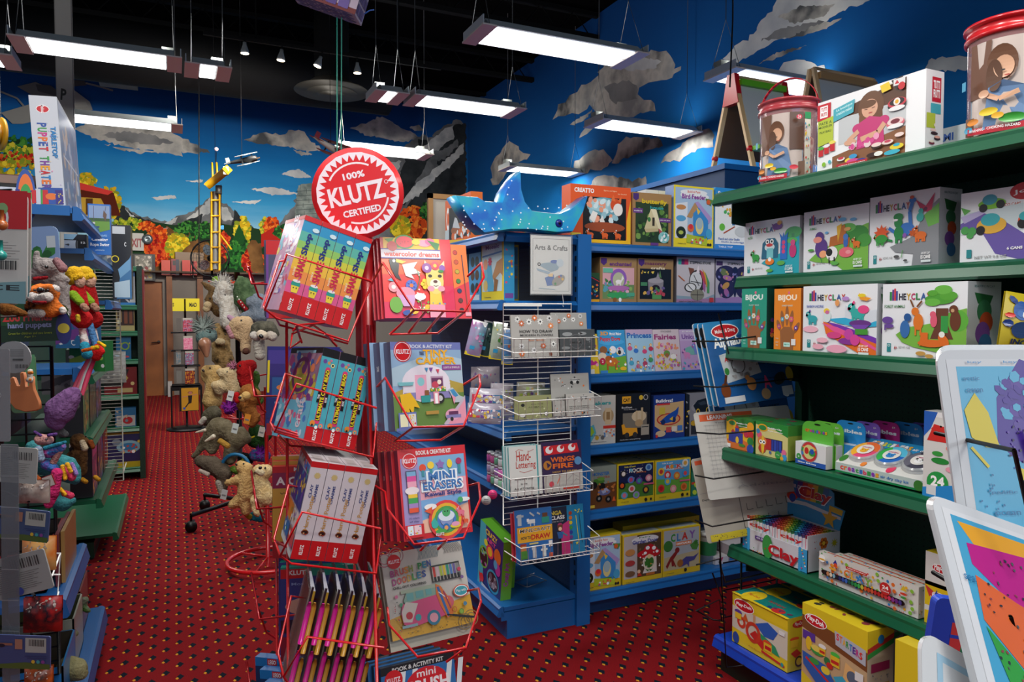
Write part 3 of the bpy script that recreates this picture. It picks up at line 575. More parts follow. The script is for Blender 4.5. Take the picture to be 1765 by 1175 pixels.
kitB(1008, 1063, 682, z, .12, 'toy_box', 'white toy box with wooden vehicle pieces and a green car, fourth blue shelf', ('c9c6bd', 'a8a49c', 'b8b4ac'), 'T 50 15 70 8 3aa0a0 ^makers; E 76 42 18 20 b89a70; R 66 26 86 60 d8c098; R 70 34 82 50 9a7a50; P 5ab0c0 4 66 30 58 38 76 20 96 4 96; P 9ac030 8 70 24 62 32 74 16 86; R 60 62 100 68 d03828; Z 20 4 62 70 96 84 4 e07040,4a80c0,ddd; T 34 82 40 4 555 your own car; C 40 86 6 c8a030; C 58 86 6 666; T 40 95 60 3 666 Includes paint and stickers')
kitB(1064, 1123, 678, z, .14, 'toy_box', 'black toy box with a yellow emblem and a wooden backhoe to build', ('1a1a1a', '222', '2a2a28'), 'R 16 5 42 20 e8a820; T 29 13 20 7 111 ^CAT; T 30 28 30 4 ddd Backhoe; T 40 33 40 3 bbb Wood Painting Kit; C 72 9 6 e8c030; C 86 9 6 222; O 86 9 7 1.5 ccc; R 18 40 90 72 7d7668; E 66 48 22 14 d8c4a0; R 56 36 62 66 cbb48c; R 72 30 78 60 cbb48c; E 66 62 12 9 b89a70; P e8a020 24 70 60 72 62 84 30 90 22 82; P e8a020 14 64 22 62 30 80 18 84; C 30 86 7 333; C 54 86 7 333; R 72 66 96 88 a8a090; R 74 70 94 72 333; T 40 95 60 3 ccc Includes everything')
kitB(1128, 1183, 680, z, .14, 'toy_box', 'dark blue toy box with a blue racing car in a red oval', ('1d3a8a', '1a2a58', '26306a'), 'P d8b47c 4 22 96 16 96 88 4 92; P 1d3a8a 4 70 30 84 50 78 80 92 4 98; T 34 13 54 8 fff ^Buildrzz!; R 10 19 52 23 d83a30; E 48 56 38 16 c02a20; E 48 56 34 13 e0a060; P 1a50b0 20 60 44 46 70 36 80 28 78 44 64 62 30 66; C 30 62 7 14306a; C 64 58 7 14306a; P e8c030 50 56 62 50 60 60; R 18 28 36 44 d8c040; R 40 74 56 86 d05050; R 58 73 74 85 e8e0d0; R 76 72 92 84 4a80c8; E 22 88 16 8 d8c098; C 10 93 4 d03028', side='Z 12 3 20 20 80 80 16 5a4a80,c07850,d8c8b0')
kitB(1184, 1230, 676, z, .14, 'toy_box', 'grey and black toy box with a black sports car, fourth blue shelf', ('8a8a90', '1c1c20', '555558'), 'P 18181a 0 0 14 4 14 100 0 100; E 60 34 40 18 9a9aa0; P 111 28 30 44 18 76 14 96 28 98 40 70 46 40 44; P 333b45 46 24 70 20 80 28 56 30; E 84 42 7 9 e8c020; E 84 42 4.5 6 111; E 46 44 7 9 e8c020; E 46 44 4.5 6 111; Z 8 3 2 10 12 90 4 e8c020,aaa; R 20 64 96 96 2a2a2e; E 30 70 12 8 c8a020')
z = BZ['r5']+.001
kitB(1010, 1065, 803, z, .2, 'craft_kit_box', 'painting kit box with two monster trucks on a muddy track', ('8a9488', '4a4038', '7f8a84'), 'P 6a4020 0 50 40 44 100 40 100 100 0 100; T 50 18 56 8 2a6ab0 ^MONSTER; T 58 26 40 6 b04030 trucks; E 40 36 22 8 4a8030; E 50 30 12 5 6aa040; C 28 44 10 1c1c1c; C 54 48 10 1c1c1c; E 60 62 20 9 6a70a0; P a8b0d0 50 56 68 52 76 60 56 66; C 44 76 10 1c1c1c; C 74 80 10 1c1c1c; C 44 76 4 888; C 74 80 4 888; P e06028 86 86 92 74 98 86; Z 16 3 40 38 95 70 4 b86a30,c88040; R 4 90 30 97 e8c040', seed=2)
RP = 'E {0} {1} 9 8 {2}; '
kitB(1066, 1131, 797, z, .2, 'craft_kit_box', 'yellow edged rock painting kit with a night blue picture', ('e0c420', 'c8b020', 'e0c828'), 'R 3 3 97 84 16244e; P 4a8030 3 50 60 44 97 58 97 84 3 84; Z 20 2 8 6 90 40 .8 fff; T 34 8 30 4 e8d850 hide & seek; T 50 18 38 10 e8e0d0 ^ROCK; T 38 17 10 8 50b0d0 ^R; T 64 24 26 4 f08030 painting; '+''.join('E %d %d 9 8 %s; E %d %d 5 5 %s; ' % (x, y, a, x, y, b) for x, y, a, b in ((16, 24, '2a2a2a', 'e8e0d8'), (84, 14, '8ab8d8', '3a70b8'), (36, 40, '5a80c8', 'c04878'), (58, 44, '6a4aa0', '3aa0a8'), (84, 40, 'e08aa0', 'f8d0d0'), (12, 52, '222', 'e06020'), (38, 62, 'd8d0d0', 'e05050'), (18, 76, '5aa8c8', 'e07890'), (50, 78, 'a090d0', '70c070'), (76, 68, '2a2a30', 'e8a030')))+'R 70 52 98 56 d06080; T 20 92 20 3 333 Creativity; C 76 92 4 222; C 90 92 3 222', top='R 3 20 97 80 e8e0b0; Z 12 3 10 20 90 80 4 3a60a0,50a040', seed=3)
kitB(1132, 1194, 791, z, .2, 'craft_kit_box', 'yellow edged rock painting kit with a bright sky picture', ('e8cc24', 'c8b020', 'e8d030'), 'R 3 3 97 84 5aa8dc; P 6ab040 3 46 60 52 97 44 97 84 3 84; E 50 20 30 6 b8dcf0; T 34 8 30 4 fff hide & seek; T 52 18 44 10 e03a30 ^R  CK; C 46 18 5 f0a030; C 54 18 4 50b0d0; T 66 25 26 4 f08030 painting; '+''.join('E %d %d 9 9 %s; E %d %d 5 5 %s; ' % (x, y, a, x, y, b) for x, y, a, b in ((16, 28, 'f0d040', 'd03a30'), (84, 12, 'e8e8e0', 'e8b040'), (34, 38, 'e03030', 'f8e0e0'), (60, 42, 'e88030', 'f8c850'), (84, 38, '40a0e0', 'f05050'), (34, 54, '50b8e8', 'f0d050'), (16, 70, 'e03a3a', 'c02020'), (50, 74, 'f09aa0', 'f8c8c0'), (80, 72, 'e88038', 'c86020')))+'R 68 54 98 58 e06a90; T 20 92 20 3 333 Creativity; C 76 92 4 222; C 90 92 3 222', top='R 3 20 97 80 e8e8c8', seed=4)
kitB(1195, 1240, 812, z, .12, 'craft_kit_box', 'small green craft box beside the rock painting kits', '2a8060', 'E 40 30 26 10 e06a30; R 0 40 100 50 d8482a; Z 12 3 10 50 90 90 10 50b0a0,c8e040')
z = BZ['r6']+.001
kitB(1003, 1074, 922, z, .085, 'craft_kit_box', 'yellow edged bird feeder kit box standing on the bottom blue shelf', ('d8b828', '9a8a50', 'e0c828'), BF)
kitB(1076, 1146, 918, z, .085, 'craft_kit_box', 'yellow edged kit box with a red mushroom over a green garden door', ('e0bc24', 'b89a20', 'e8d030'), GD := '''R 3 3 97 90 c0b8b8; P 5a4634 36 3 97 3 97 90 36 90; Z 30 6 40 20 95 86 3 4a3a28,7a6040,9a8060; E 56 13 34 8 e8e8ee; T 56 9 30 4 3a8040 Fairy; T 56 17 64 8 3a4a98 ^Garden Door; P e8e0d8 62 56 54 44 84 44 86 84 50 84; E 66 44 30 10 c8202a; P c8202a 48 42 56 28 70 24 84 32 94 46; E 62 32 5 4 fff; E 78 34 5 4 fff; E 56 42 4 3 fff; E 86 42 4 3 fff; E 66 64 12 18 3a7a30; O 66 62 16 4 e8dcc8; L 2a5a20 1 66 50 66 82; E 66 50 5 5 f0d8a0; C 70 66 1.5 d8a020
P c8402a 40 76 48 88 36 88; C 40 78 4 f0c8a0; R 58 84 80 89 c87030; E 18 36 12 7 c88a50; E 18 58 12 6 b04040; E 18 80 12 6 7a5a40; Z 16 4 40 40 95 80 2 fff,f0e8d8; T 18 97 22 2 333 Creativity''', top='R 4 20 96 80 c8d0d0')
kitB(1146, 1212, 908, z, .085, 'craft_kit_box', 'yellow edged clay dinosaur kit box with a walking red dinosaur', ('e0bc24', 'b89a20', 'e8d030'), '''R 3 3 97 88 b0b8c0; P c0b490 3 60 97 54 97 88 3 88; T 40 8 44 4 e0c040 Create with; T 27 20 12 17 3a9a40 ^C; T 42 20 10 16 3a80c0 ^L; T 58 19 16 16 c83a30 ^A; T 78 18 16 17 8a60b0 ^Y; R 34 30 76 38 e07830; T 55 34 38 5 fff ^DINOSAURS; E 14 36 12 12 3a7a38
P 8a2a28 8 78 20 60 34 48 44 46 38 54 28 66 30 80 24 80 22 68 12 84; C 38 47 6 8a2a28; L 8a2a28 3 26 66 34 82; P 4a4a90 40 76 62 64 82 66 96 60 84 74 70 76 70 88 64 80 50 84; C 46 76 8 a86830; P 4a8a40 72 40 84 34 96 42 90 52 78 50; S 88 36 7 4 6 3a7a30; C 60 92 4 222; T 20 94 20 2 333 Creativity''', top='R 4 20 96 80 c8d0d0')
kitB(1076, 1210, 897, z, .1, 'craft_kit_box', 'row of yellow kit tops standing behind the garden door kit', ('d0ac20', 'b89a20', 'c8b028'), '', yb=YB+.14)
p = at(1218, 985, Y=YB+.12)
e = empty('craft_tub', (p.x, YB+.12, z), 'white paper tub with a green band on the bottom blue shelf', 'tub')
mb = MB(); mb.lathe([(.05, 0), (.058, .16), (.06, .165)], M('cfd2cc', .5), n=24); mb.lathe([(.0535, .05), (.0577, .13)], M('2a7a4a', .5), n=24, cap=False); mb.build('tub', e)
MB().lathe([(.063, .16), (.063, .18), (.05, .185)], M('e0e2de', .4), n=24).build('lid', e)
kitB(1238, 1262, 958, z, .18, 'open_carton', 'white open display carton on the bottom blue shelf behind the wire rack', 'd0ccd0', 'P c84870 10 20 60 10 50 60', dy=.05)
kitB(1263, 1310, 935, z, .18, 'craft_box', 'pink and white craft box in the corner of the bottom blue shelf', ('d8c8d0', 'c0b0b8', 'e0d8dc'), 'P 2a70b0 0 10 30 20 20 90 0 90; R 40 20 90 60 c85a78; Z 10 3 40 60 90 90 5 8a60a0,e0a0b0', dy=.05)
# boxes on the left-facing bay
def kitG(p0, p1, ytop, z, dep, name, label, cols, front, X, side='', top='', group=None, cat='box', seed=1, yaw=0, W=None):
    """box whose front faces left (-x); p0, p1 are the photo x of its far and near edge"""
    y0 = at(p0, 500, X=X).y; y1 = at(p1, 500, X=X).y
    if W: y0 = y1+W
    zt = at((p0+p1)/2, ytop, X=X).z
    if W: zt = at(p1, ytop, X=X).z
    return cbox(name, label, cat, (X, y0, z+.001), -math.pi/2+math.radians(yaw), y0-y1-.003, dep, zt-z-.001, cols, front, side, top, '', group, seed=seed)
z = 1.606
kitG(830, 869, 415, z, .055, 'craft_kit_box', 'yellow edged kit box showing a child\'s hand, facing left under the shark', ('e8cf28', '3a9ac8', 'e0d040'), '''R 4 3 92 84 c8dce4; P dfe8f0 4 3 60 3 60 20 4 24; T 50 10 60 7 7a4a98 ^Mosaic; L 2a6ab8 3 4 24 92 20; P c08a5a 96 30 70 36 50 60 58 66 84 54 96 60; P 5ab0d8 20 40 44 34 60 84 30 84; P 9a6a40 60 62 76 66 70 84 56 84; C 20 38 10 e8a080; C 20 56 10 7ac0d8; C 20 74 10 e8c878; S 40 34 10 6 8 d03a60; T 30 94 30 3 333 Creativity''', XA+.05, side='R 10 3 90 88 3a9ac8; Z 18 3 20 8 80 80 12 e88030,f0d040,4ac0a0,e05070; R 10 88 90 96 7a4a98')
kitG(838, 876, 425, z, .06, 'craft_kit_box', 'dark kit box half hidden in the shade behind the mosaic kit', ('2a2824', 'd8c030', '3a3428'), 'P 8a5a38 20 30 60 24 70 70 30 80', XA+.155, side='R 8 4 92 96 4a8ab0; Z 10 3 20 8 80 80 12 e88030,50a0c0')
kitG(808, 829, 436, z, .1, 'craft_kit_box', 'light blue kit box with round windows on the left-facing blue shelf', ('4aa0d8', '3a80c0', '4aa0d8'), 'C 34 18 16 2a3a40; C 70 18 16 2a3a40; C 34 46 16 5a4030; C 70 46 16 5a4030; C 34 72 16 2a3a40; C 70 72 16 2a3a40; R 10 86 90 97 d8e4ea', XA+.05)
kitG(786, 807, 440, z, .1, 'craft_kit_box', 'dark green kit box at the far end of the left-facing blue shelf', ('2a5048', '20403a', '2a5048'), 'Z 16 3 10 10 90 90 10 8ab0a8,c8d0c8', XA+.05)
z = 1.93
kitG(768, 812, 338, z, .07, 'craft_kit_box', 'orange and black craft box standing behind the tail of the blue shark', ('e4601c', 'e8701c', 'f08030'), '''R 16 18 100 84 14161c; T 10 40 10 50 fff ^C; E 60 66 36 8 a05a2c; P c8ccd0 30 60 40 40 48 44 60 66; Z 18 5 24 70 95 82 6 e06a30,e8e8e8; P f0c020 0 78 16 84 100 92 100 100 0 100; T 46 10 40 6 f8c8a0 CREATTO; R 0 62 16 82 c8d4d8''', XA+.10)
p = at(903, 366, Y=3.42)
cbox('game_box', 'flat orange box with a green end lying behind the shark fin', 'box', (p.x, 3.42, z+.001), 0, .27, .2, .115, ('e85a20', 'e85a20', 'f06a30'), 'R 0 0 22 100 a8c840; E 11 50 8 34 2a50b0; T 56 32 50 18 f8d8c0 ^hearthsong; T 48 56 30 7 e8b060 Activity kit; T 60 78 44 6 f8c8a0 build and play')
# framed white boards leaning far behind
for nm, pa, pb, yy, zz, tp, lab in (('framed_board', 738, 830, 4.3, 1.6, 333, 'cream board in a light wooden frame behind the orange box left of the shark'), ('framed_board', 845, 903, 3.75, 1.6, 346, 'wooden framed board seen behind the shark fin')):
    a = at(pa, 400, Y=yy); b = at(pb, 400, Y=yy); t = at(pa, tp, Y=yy).z
    e = empty(nm, ((a.x+b.x)/2, yy, 1.926), lab, 'board'); hw = (b.x-a.x)/2; hh = t-1.926
    MB().box((-hw, 0, 0), (hw, .015, hh), M('c9c3b4', .6)).build('panel', e)
    W_ = M('b98a52', .5); MB().box((-hw, -.01, hh-.03), (hw, .02, hh), W_).box((-hw, -.01, 0), (-hw+.03, .02, hh), W_).box((hw-.03, -.01, 0), (hw, .02, hh), W_).box((-hw, -.01, 0), (hw, .02, .03), W_).build('frame', e)
# blue shark
def puffy(name, outline, t, inset, m, parent=None, loc=(0, 0, 0), extra=None):
    """inflated flat toy: outline (x, z) in its own plane, thickness t"""
    n = len(outline); c = Vector((sum(p[0] for p in outline)/n, sum(p[1] for p in outline)/n)); P_ = [Vector(p) for p in outline]
    def ins(k):
        out = []
        for i in range(n):
            d = (P_[(i+1) % n]-P_[i-1]); nn = Vector((-d.y, d.x)).normalized(); out.append(P_[i]+nn*k)
        return out
    area = sum(P_[i].x*P_[(i+1) % n].y-P_[(i+1) % n].x*P_[i].y for i in range(n)); s_ = 1 if area > 0 else -1
    mb = MB(); rings = [(s_*inset, -t), (s_*inset*.35, -t*.75), (0, 0), (s_*inset*.35, t*.75), (s_*inset, t)]
    vs = []; fs = []
    for k, yy in rings: vs += [(q.x, yy, q.y) for q in ins(k)]
    for r_ in range(4):
        for i in range(n): fs.append((r_*n+i, r_*n+(i+1) % n, (r_+1)*n+(i+1) % n, (r_+1)*n+i))
    mb.add(vs, fs, m, True)
    for base, rev in ((0, 0), (4*n, 1)):
        pts = [Vector(v) for v in vs[base:base+n]]; tr = mg.tessellate_polygon([pts]); mb.add(pts, tr, m, True)
    if extra: extra(mb)
    return mb.build(name, parent, loc)
YS = 2.98
def o2(px, py, yy=YS): p = at(px, py, Y=yy); return (p.x, p.z)
SHK = M('1568c8/1f9ad6/2fb8c0/7', .35, coat=.4)
e = empty('toy_shark', (o2(890, 400)[0], YS+.09, 1.931), 'glossy blue paper shark with a tall fin standing on the blue shelf', 'toy shark')
def rel(pts, yy=YS+.09): return [(at(a, b, Y=yy).x-e.location.x, at(a, b, Y=yy).z-e.location.z) for a, b in pts]
out = rel([(775, 339), (800, 340), (816, 341), (828, 348), (856, 350), (862, 330), (874, 312), (889, 297), (891, 330), (897, 350), (908, 364), (930, 367), (952, 369), (972, 362), (1002, 339), (996, 368), (978, 402), (950, 404), (905, 399), (872, 399), (826, 405), (806, 388), (790, 366)])
def spots(mb):
    rnd = random.Random(5)
    for a, b in [(rnd.uniform(800, 985), rnd.uniform(352, 396)) for k in range(46)]+[(885, 310), (880, 322), (878, 334), (888, 342)]:
        q = rel([(a, b)], YS+.01)[0]; mb.lathe([(.0035, -.0612), (.0035, -.0602)], M('e8f6ff', .4), (q[0], 0, q[1]), 8, 'y')
body = puffy('body', out, .06, .007, SHK, e, extra=spots)
q = rel([(967, 384)], YS+.01)[0]; MB().lathe([(.0, -.068), (.014, -.066), (.02, -.061)], M('1a2a90', .2), (q[0], 0, q[1]), 16, 'y').ball((q[0], -.068, q[1]), .007, M('0c0c14', .1)).build('eye', e)
# printed fish sheet in a plastic sleeve on the end post
a = at(915, 405, Y=3.02); b = at(984, 507, Y=3.02)
e = empty('shelf_sign', ((a.x+b.x)/2, 3.02, b.z), 'white sleeve sign reading Arts & Crafts with a painting mouse', 'sign')
wd = (b.x-a.x); hh = a.z-b.z; mb = MB(); mb.box((-wd/2, 0, 0), (wd/2, .003, hh), CARD('d6d6d2'))
art(mb, '''L 777 .8 5 5 95 5 95 95 5 95 5 5; T 50 20 82 9 333 Arts & Crafts; P 8fa6b4 18 50 30 47 62 44 72 50 66 58 50 62 44 60; C 20 49 4 222; C 20 49 1.6 fff; P 9ab0c0 14 56 48 62 44 66 16 60; E 58 44 10 4 4a6ab0; C 72 46 9 c0ccd4; P 4a70b0 34 72 56 66 60 84 40 86; E 68 76 18 10 9a958c -30; C 60 82 3 3a8a4a; C 70 70 3 c8502a; C 78 74 3 e0b040; C 74 68 2.5 4a70b0
P e8c890 42 66 54 64 54 70 44 70; L 8ab 1 20 90 60 92''', face((-wd/2, 0, hh), (wd, 0, 0), (0, 0, -hh), (0, -1, 0)), wd/hh)
mb.build('printed_card', e)
fr = M('eef0f0', .12, alpha=.1, coat=.6)
MB().box((-wd/2-.006, -.004, -.006), (wd/2+.006, -.0025, hh+.006), fr).build('plastic_sleeve', e)
MB().tube([(wd*.28, 0, 0), (wd*.3, -.005, -.04), (wd*.27, -.01, -.055), (wd*.31, 0, -.06)], .0015, M('ddd')).build('string', e)

# white wire rack on the end of the blue unit, with its baskets
WW = M('f4f4f0', .4)
YR = 2.97; a = at(868, 523, Y=YR); b = at(985, 523, Y=YR); zb = at(868, 905, Y=YR).z; gw = b.x-a.x; gh = a.z-zb
wr = empty('wire_book_rack', (a.x, YR, zb), 'white wire grid rack with baskets of drawing books on the end of the blue shelf', 'rack')
mb = MB()
for k in range(39): zz = gh*k/38; mb.tube([(0, 0, zz), (gw, 0, zz)], .0018 if k % 38 else .003, WW, 5)
for x in (0, gw/2, gw): mb.tube([(x, .003, 0), (x, .003, gh)], .003, WW, 5)
mb.box((0, -.002, gh-.012), (gw*.55, .002, gh+.002), WW)
mb.build('grid_panel', wr)
def basket(x0, x1, yt, yb_, yu, dep=.11):
    """basket outlined by photo x of both ends and y of upper rail, lower rail and floor wires"""
    yf = YR-dep; A = at(x0, yt, Y=yf); B = at(x1, yt, Y=yf); zt = A.z; zl = at(x0, yb_, Y=yf).z; zu = at(x0, yu, Y=yf).z
    o = wr.location; mb = MB(); X0 = A.x-o.x; X1 = B.x-o.x; xa = X0-.01; xb = X1-.02; yy = -dep
    for zz in (zt-o.z, zl-o.z): mb.tube([(xa-.02, 0, zz+.02), (X0, yy, zz), (X1, yy, zz), (xb+.02, 0, zz+.02)], .0026, WW, 5)
    n = max(4, int((X1-X0)/.035))
    for k in range(n+1): x = X0+(X1-X0)*k/n; mb.tube([(x, yy, zt-o.z), (x, yy, zu-o.z), (x, -.005, zu-o.z-.005)], .0018, WW, 4)
    mb.tube([(X0, yy, zu-o.z), (X1, yy, zu-o.z)], .0022, WW, 4); mb.tube([(X0, -.006, zu-o.z), (X1, -.006, zu-o.z)], .0022, WW, 4)
    mb.build('basket', wr); return yf, zu
B1 = basket(886, 1031, 584, 608, 618); B2 = basket(894, 1036, 692, 715, 726); B3 = basket(880, 1022, 826, 850, 861); B4 = basket(898, 1034, 945, 968, 974)
def bookR(bk, p0, p1, ytop, label, cols, front, th=.01, lean=6, k=0, name='drawing_book'):
    yf, zu = bk; yy = yf+.03+k*.022; x0 = at(p0, 600, Y=yy).x; x1 = at(p1, 600, Y=yy).x; h_ = at(p0, ytop, Y=yy+.02).z-zu-.004
    o = cbox(name, label, 'book', (x0, yy, zu+.003), 0, x1-x0, th, h_, cols, front, group='books in the white wire baskets')
    o.rotation_euler[0] = -math.radians(lean); return o
FL = ''.join('S %d %d 7 4 8 %s; C %d %d 2 %s; ' % (x, y, c, x, y, d_) for x, y, c, d_ in ((14, 10, 'e0e0dc', '333'), (38, 16, 'f0f0ec', '333'), (62, 16, 'f0f0ec', '333'), (82, 8, 'ddd', '333'), (22, 20, 'd06a38', 'fff'), (50, 7, 'e07838', 'fff'), (84, 26, 'f09050', 'fff'), (20, 74, 'ddd', '333'), (88, 70, 'f0f0ec', '333'), (20, 92, 'e07838', 'fff'), (66, 74, 'c86030', 'fff'), (46, 84, 'eee', '777')))
bookR(B1, 883, 964, 542, 'pale grey flower drawing book with white and orange blossoms, left of the top basket', ('b3b1ac', '8d8b86', '999'), FL+'T 52 39 70 7 222 HOW TO DRAW; T 53 48 70 5 444 MODERN FLOWERS; T 52 60 34 4 d07a48 for kids; R 78 90 84 98 7a3a20')
bookR(B1, 952, 1014, 538, 'pale grey flower drawing book standing behind the dark grey one in the top basket', ('a9a8a4', '555', '999'), FL, k=1.5)
bookR(B1, 966, 1027, 567, 'dark grey sea drawing book in the top wire basket', ('4a4f52', '333', '444'), 'E 22 18 14 5 9a9ea0; E 64 16 12 4 9a9ea0; P 2a2a2a 56 10 66 16 58 20; O 46 46 18 1 7a7e80; T 44 50 32 7 222 THE SEA; L 8a8e90 1 10 0 90 0; E 80 38 7 4 8a8e90; E 16 70 12 4 8a8e90; E 64 80 12 4 777; Z 9 3 10 20 90 90 2 9a9ea0,666', k=.1)
bookR(B2, 888, 952, 682, 'light green drawing book in the second wire basket', ('96996a', '7d805a', '8a8d60'), 'E 22 40 5 4 222; T 60 38 34 6 5a5c3a ALL THE; T 56 50 40 6 5a5c3a ANIMALS; Z 10 3 6 12 94 94 3 d8dab0,555,c8ca98; C 84 82 6 eee; O 84 82 6 1.4 222; E 20 84 7 4 ddd')
TH_ = 'Z 12 4 6 8 90 36 2.4 e07838,888,ddd,444; E 62 18 12 5 d8d8d4; C 54 22 4 222; C 70 22 4 222; L 222 1.5 50 16 76 16; L 333 1.2 26 30 38 26; T 46 58 70 5 444 HOW TO DRAW; T 46 66 70 5 444 ALL THE THINGS; Z 9 6 10 76 90 94 3 222,ccc,e07838'
bookR(B2, 952, 1018, 644, 'taller pale drawing book at the back of the second wire basket', ('aeada8', '333', '888'), TH_, k=1.8)
bookR(B2, 954, 978, 690, 'pale drawing book half hidden in the second wire basket', ('b4b2ad', '333', '888'), 'Z 9 6 10 16 90 94 5 222,ccc,e07838', k=.8)
bookR(B2, 977, 1026, 678, 'small pale book on drawing all the things in the second wire basket', ('bab8b2', '333', '888'), TH_, k=.1)
HL = 'R 84 0 88 100 2a9aa0; T 44 20 44 20 b83a30 Hand-; T 50 40 60 18 b83a30 Lettering; L b83a30 1.2 20 10 30 6 44 9; L b83a30 1.2 30 50 44 54 70 50; L b83a30 1 60 12 76 8; T 42 66 56 5 333 An Interactive Guide; T 42 76 20 4 333 to the; T 42 86 60 6 333 Art of Drawing'
for k, (l, c) in enumerate((('front copy of the cream hand lettering book with a teal spine band, third basket', 'd9dad6'), ('teal edged hand lettering book just behind the front copy', 'c8d0d0'), ('rearmost of the three teal edged hand lettering books', 'b8c8c8'))):
    bookR(B3, 880-k*5, 937-k*5, 770-k*1, l, (c, '2a9aa0', '2a9aa0'), HL, k=k*.6)
bookR(B3, 936, 1006, 762, 'dark purple and red book with orange lettering and dragon heads, third basket', ('33204a', '222', '2a1a3a'), '''P c8202a 6 8 90 6 94 24 8 26; E 20 16 9 8 e8e4e4; E 48 15 9 8 e8e4e4; E 76 14 9 8 e8e4e4; C 23 13 4 c8202a; C 51 12 4 c8202a; C 79 11 4 c8202a; T 52 36 60 10 e06a28 ^WINGS; T 50 40 14 4 e06a28 of; T 52 49 50 10 e06a28 ^FIRE; E 14 46 10 10 b87830; E 90 42 9 9 5a90c0; P 33204a 12 40 22 46 14 52; T 56 61 60 4 c8a050 HOW TO DRAW; P bdbab4 4 68 100 60 100 100 4 100; L e05a28 2 36 84 44 70; L 888 .8 60 80 76 68 92 76; L 888 .8 70 90 84 78 98 86; C 22 84 6 d84a5a; R 50 92 90 97 c83a2a''')
bookR(B4, 890, 955, 880, 'blue and yellow block style drawing guide in the lowest wire basket', ('2a6ab0', 'c03040', '2a5a98'), '''R 6 34 100 64 e0a428; T 54 41 84 8 eee ^MINECRAFT; T 54 41 82 7 444 MINECRAFT; T 28 55 26 6 333 ^HOW TO; T 68 55 52 10 c03028 ^DRAW; R 8 8 18 30 b0b8c0; R 5 10 24 14 b0b8c0; R 34 20 54 28 d0d4d8; R 32 18 38 24 e8e8e8; R 40 28 43 33 b0b8c0; R 50 28 53 33 b0b8c0; L b8bcc0 4 40 6 52 14; L b8bcc0 4 60 8 68 12; R 74 10 88 24 6a4430; R 72 18 92 30 2a8a7a
R 12 68 28 80 c88048; R 12 66 28 70 a03828; R 12 80 30 96 4a8a38; R 44 78 54 96 c8ccd0; R 42 72 54 80 c8ccd0; R 70 72 80 96 d8dcdc; R 66 80 84 84 d8dcdc; R 88 66 98 78 e8e8e8; R 36 66 60 69 d8c878; R 88 90 98 98 d86040''')
bookR(B4, 884, 952, 884, 'red edged copy of the block style drawing guide behind the front one', ('b83040', 'c03040', '2a5a98'), '', k=1)
bookR(B4, 952, 1010, 874, 'blue painting activity book with a column of coloured paint dots, lowest wire basket', ('1a7aa8', '1a6a98', '2a8ab8'), '''R 0 0 50 100 16223c; P b83070 30 40 56 30 56 100 30 100; T 18 12 34 9 c8b040 ^NGA; T 22 22 42 8 d8d8d8 ^CLASS; T 22 30 34 3 aaa step by step; C 28 40 8 a03060; P 6a3a28 20 38 36 38 34 50 22 50; C 28 46 5 e8c0a0; P 2a5a9a 18 52 38 52 34 66 22 66; R 24 66 30 90 1a1a1a; L 1a8a9a 3 34 54 48 62
C 60 16 5 a03a20; C 60 26 5 c86a28; C 60 36 5 c8b028; C 60 46 5 3a8a40; C 60 56 5 2a3a90; C 60 66 5 6a3a80; C 60 76 5 6a3020; L e0c830 1.6 76 22 82 80; L 103040 1.6 86 20 92 80; Z 10 4 70 10 95 16 2 e0d040; S 76 80 5 2 5 e0d040''', k=.4)
# hanging bags and packs on the left-facing bay
def bag(name, label, x0, y0, x1, y1, d, tilt, cols, spec, group=None, cat='pack', th=.02):
    """soft pack hanging; photo corner pixels top-left and bottom-right at depth d"""
    a = at(x0, y0, d=d); b = at(x1, y1, d=d); wd = (x1-x0)*d/F; hh = (y1-y0)*d/F
    mb = MB(); m = M(cols, .22, coat=.7); n = 6; vs = []; fs = []
    for i in range(n+1):
        for k in range(n+1):
            u, v = i/n, k/n; bulge = th*(math.sin(math.pi*u)**.6)*(math.sin(math.pi*v)**.6)
            vs.append((wd*u, -bulge, hh*(1-v)))
    for i in range(n):
        for k in range(n): q = i*(n+1)+k; fs.append((q, q+n+1, q+n+2, q+1))
    mb.add(vs, fs, m, True); mb.add([(x, .006, z_) for x, y, z_ in vs], [f[::-1] for f in fs], m, True)
    bul = lambda x, y, h: Vector((wd*x/100, -th*(max(0, math.sin(math.pi*min(max(x/100, 0), 1)))**.6)*(max(0, math.sin(math.pi*min(max(y/100, 0), 1)))**.6)-h-.0008, hh*(1-y/100)))
    art(mb, spec, bul, wd/hh, lambda c: M(c, .25, coat=.6), start=3)
    o = mb.build(name, None, (a.x, a.y, b.z)); o.rotation_euler = (0, math.radians(tilt), -YAW+math.radians(12)); return tag(o, label, cat, group)
PK = 'P eee 0 0 100 0 90 14 10 14; Z 14 2 10 20 90 70 9 {0}; R 20 72 50 82 3aa8d8; R 0 90 100 100 e8d020'
g = 'shiny toy packs hanging on the left-facing blue bay'
bag('toy_pack', 'pink and blue foil pack, leftmost of those hanging under the left-facing blue shelf', 800, 548, 828, 610, 3.5, 14, 'b86aa8/7ab8c8/9', PK.format('c84a98,e8a0d0,7ad0e0'), g)
bag('toy_pack', 'dark green foil pack hanging between the pink pack and the yellow pack', 822, 550, 844, 612, 3.55, 12, '2a4a48', PK.format('3a6a60,1a3030,c0c8c0'), g)
bag('toy_pack', 'yellow edged foil pack with a ladybird red figure hanging under the blue shelf', 842, 553, 868, 618, 3.4, 8, '8a9a78/c8d0c8/9', PK.format('d83a28,4a8a38,f0d040'), g)
bag('toy_pack', 'blue foil pack hanging just left of the white wire grid', 864, 565, 884, 628, 3.35, 4, '5a8ac0', PK.format('4ac0c8,e87a50,2a5a98'), g)
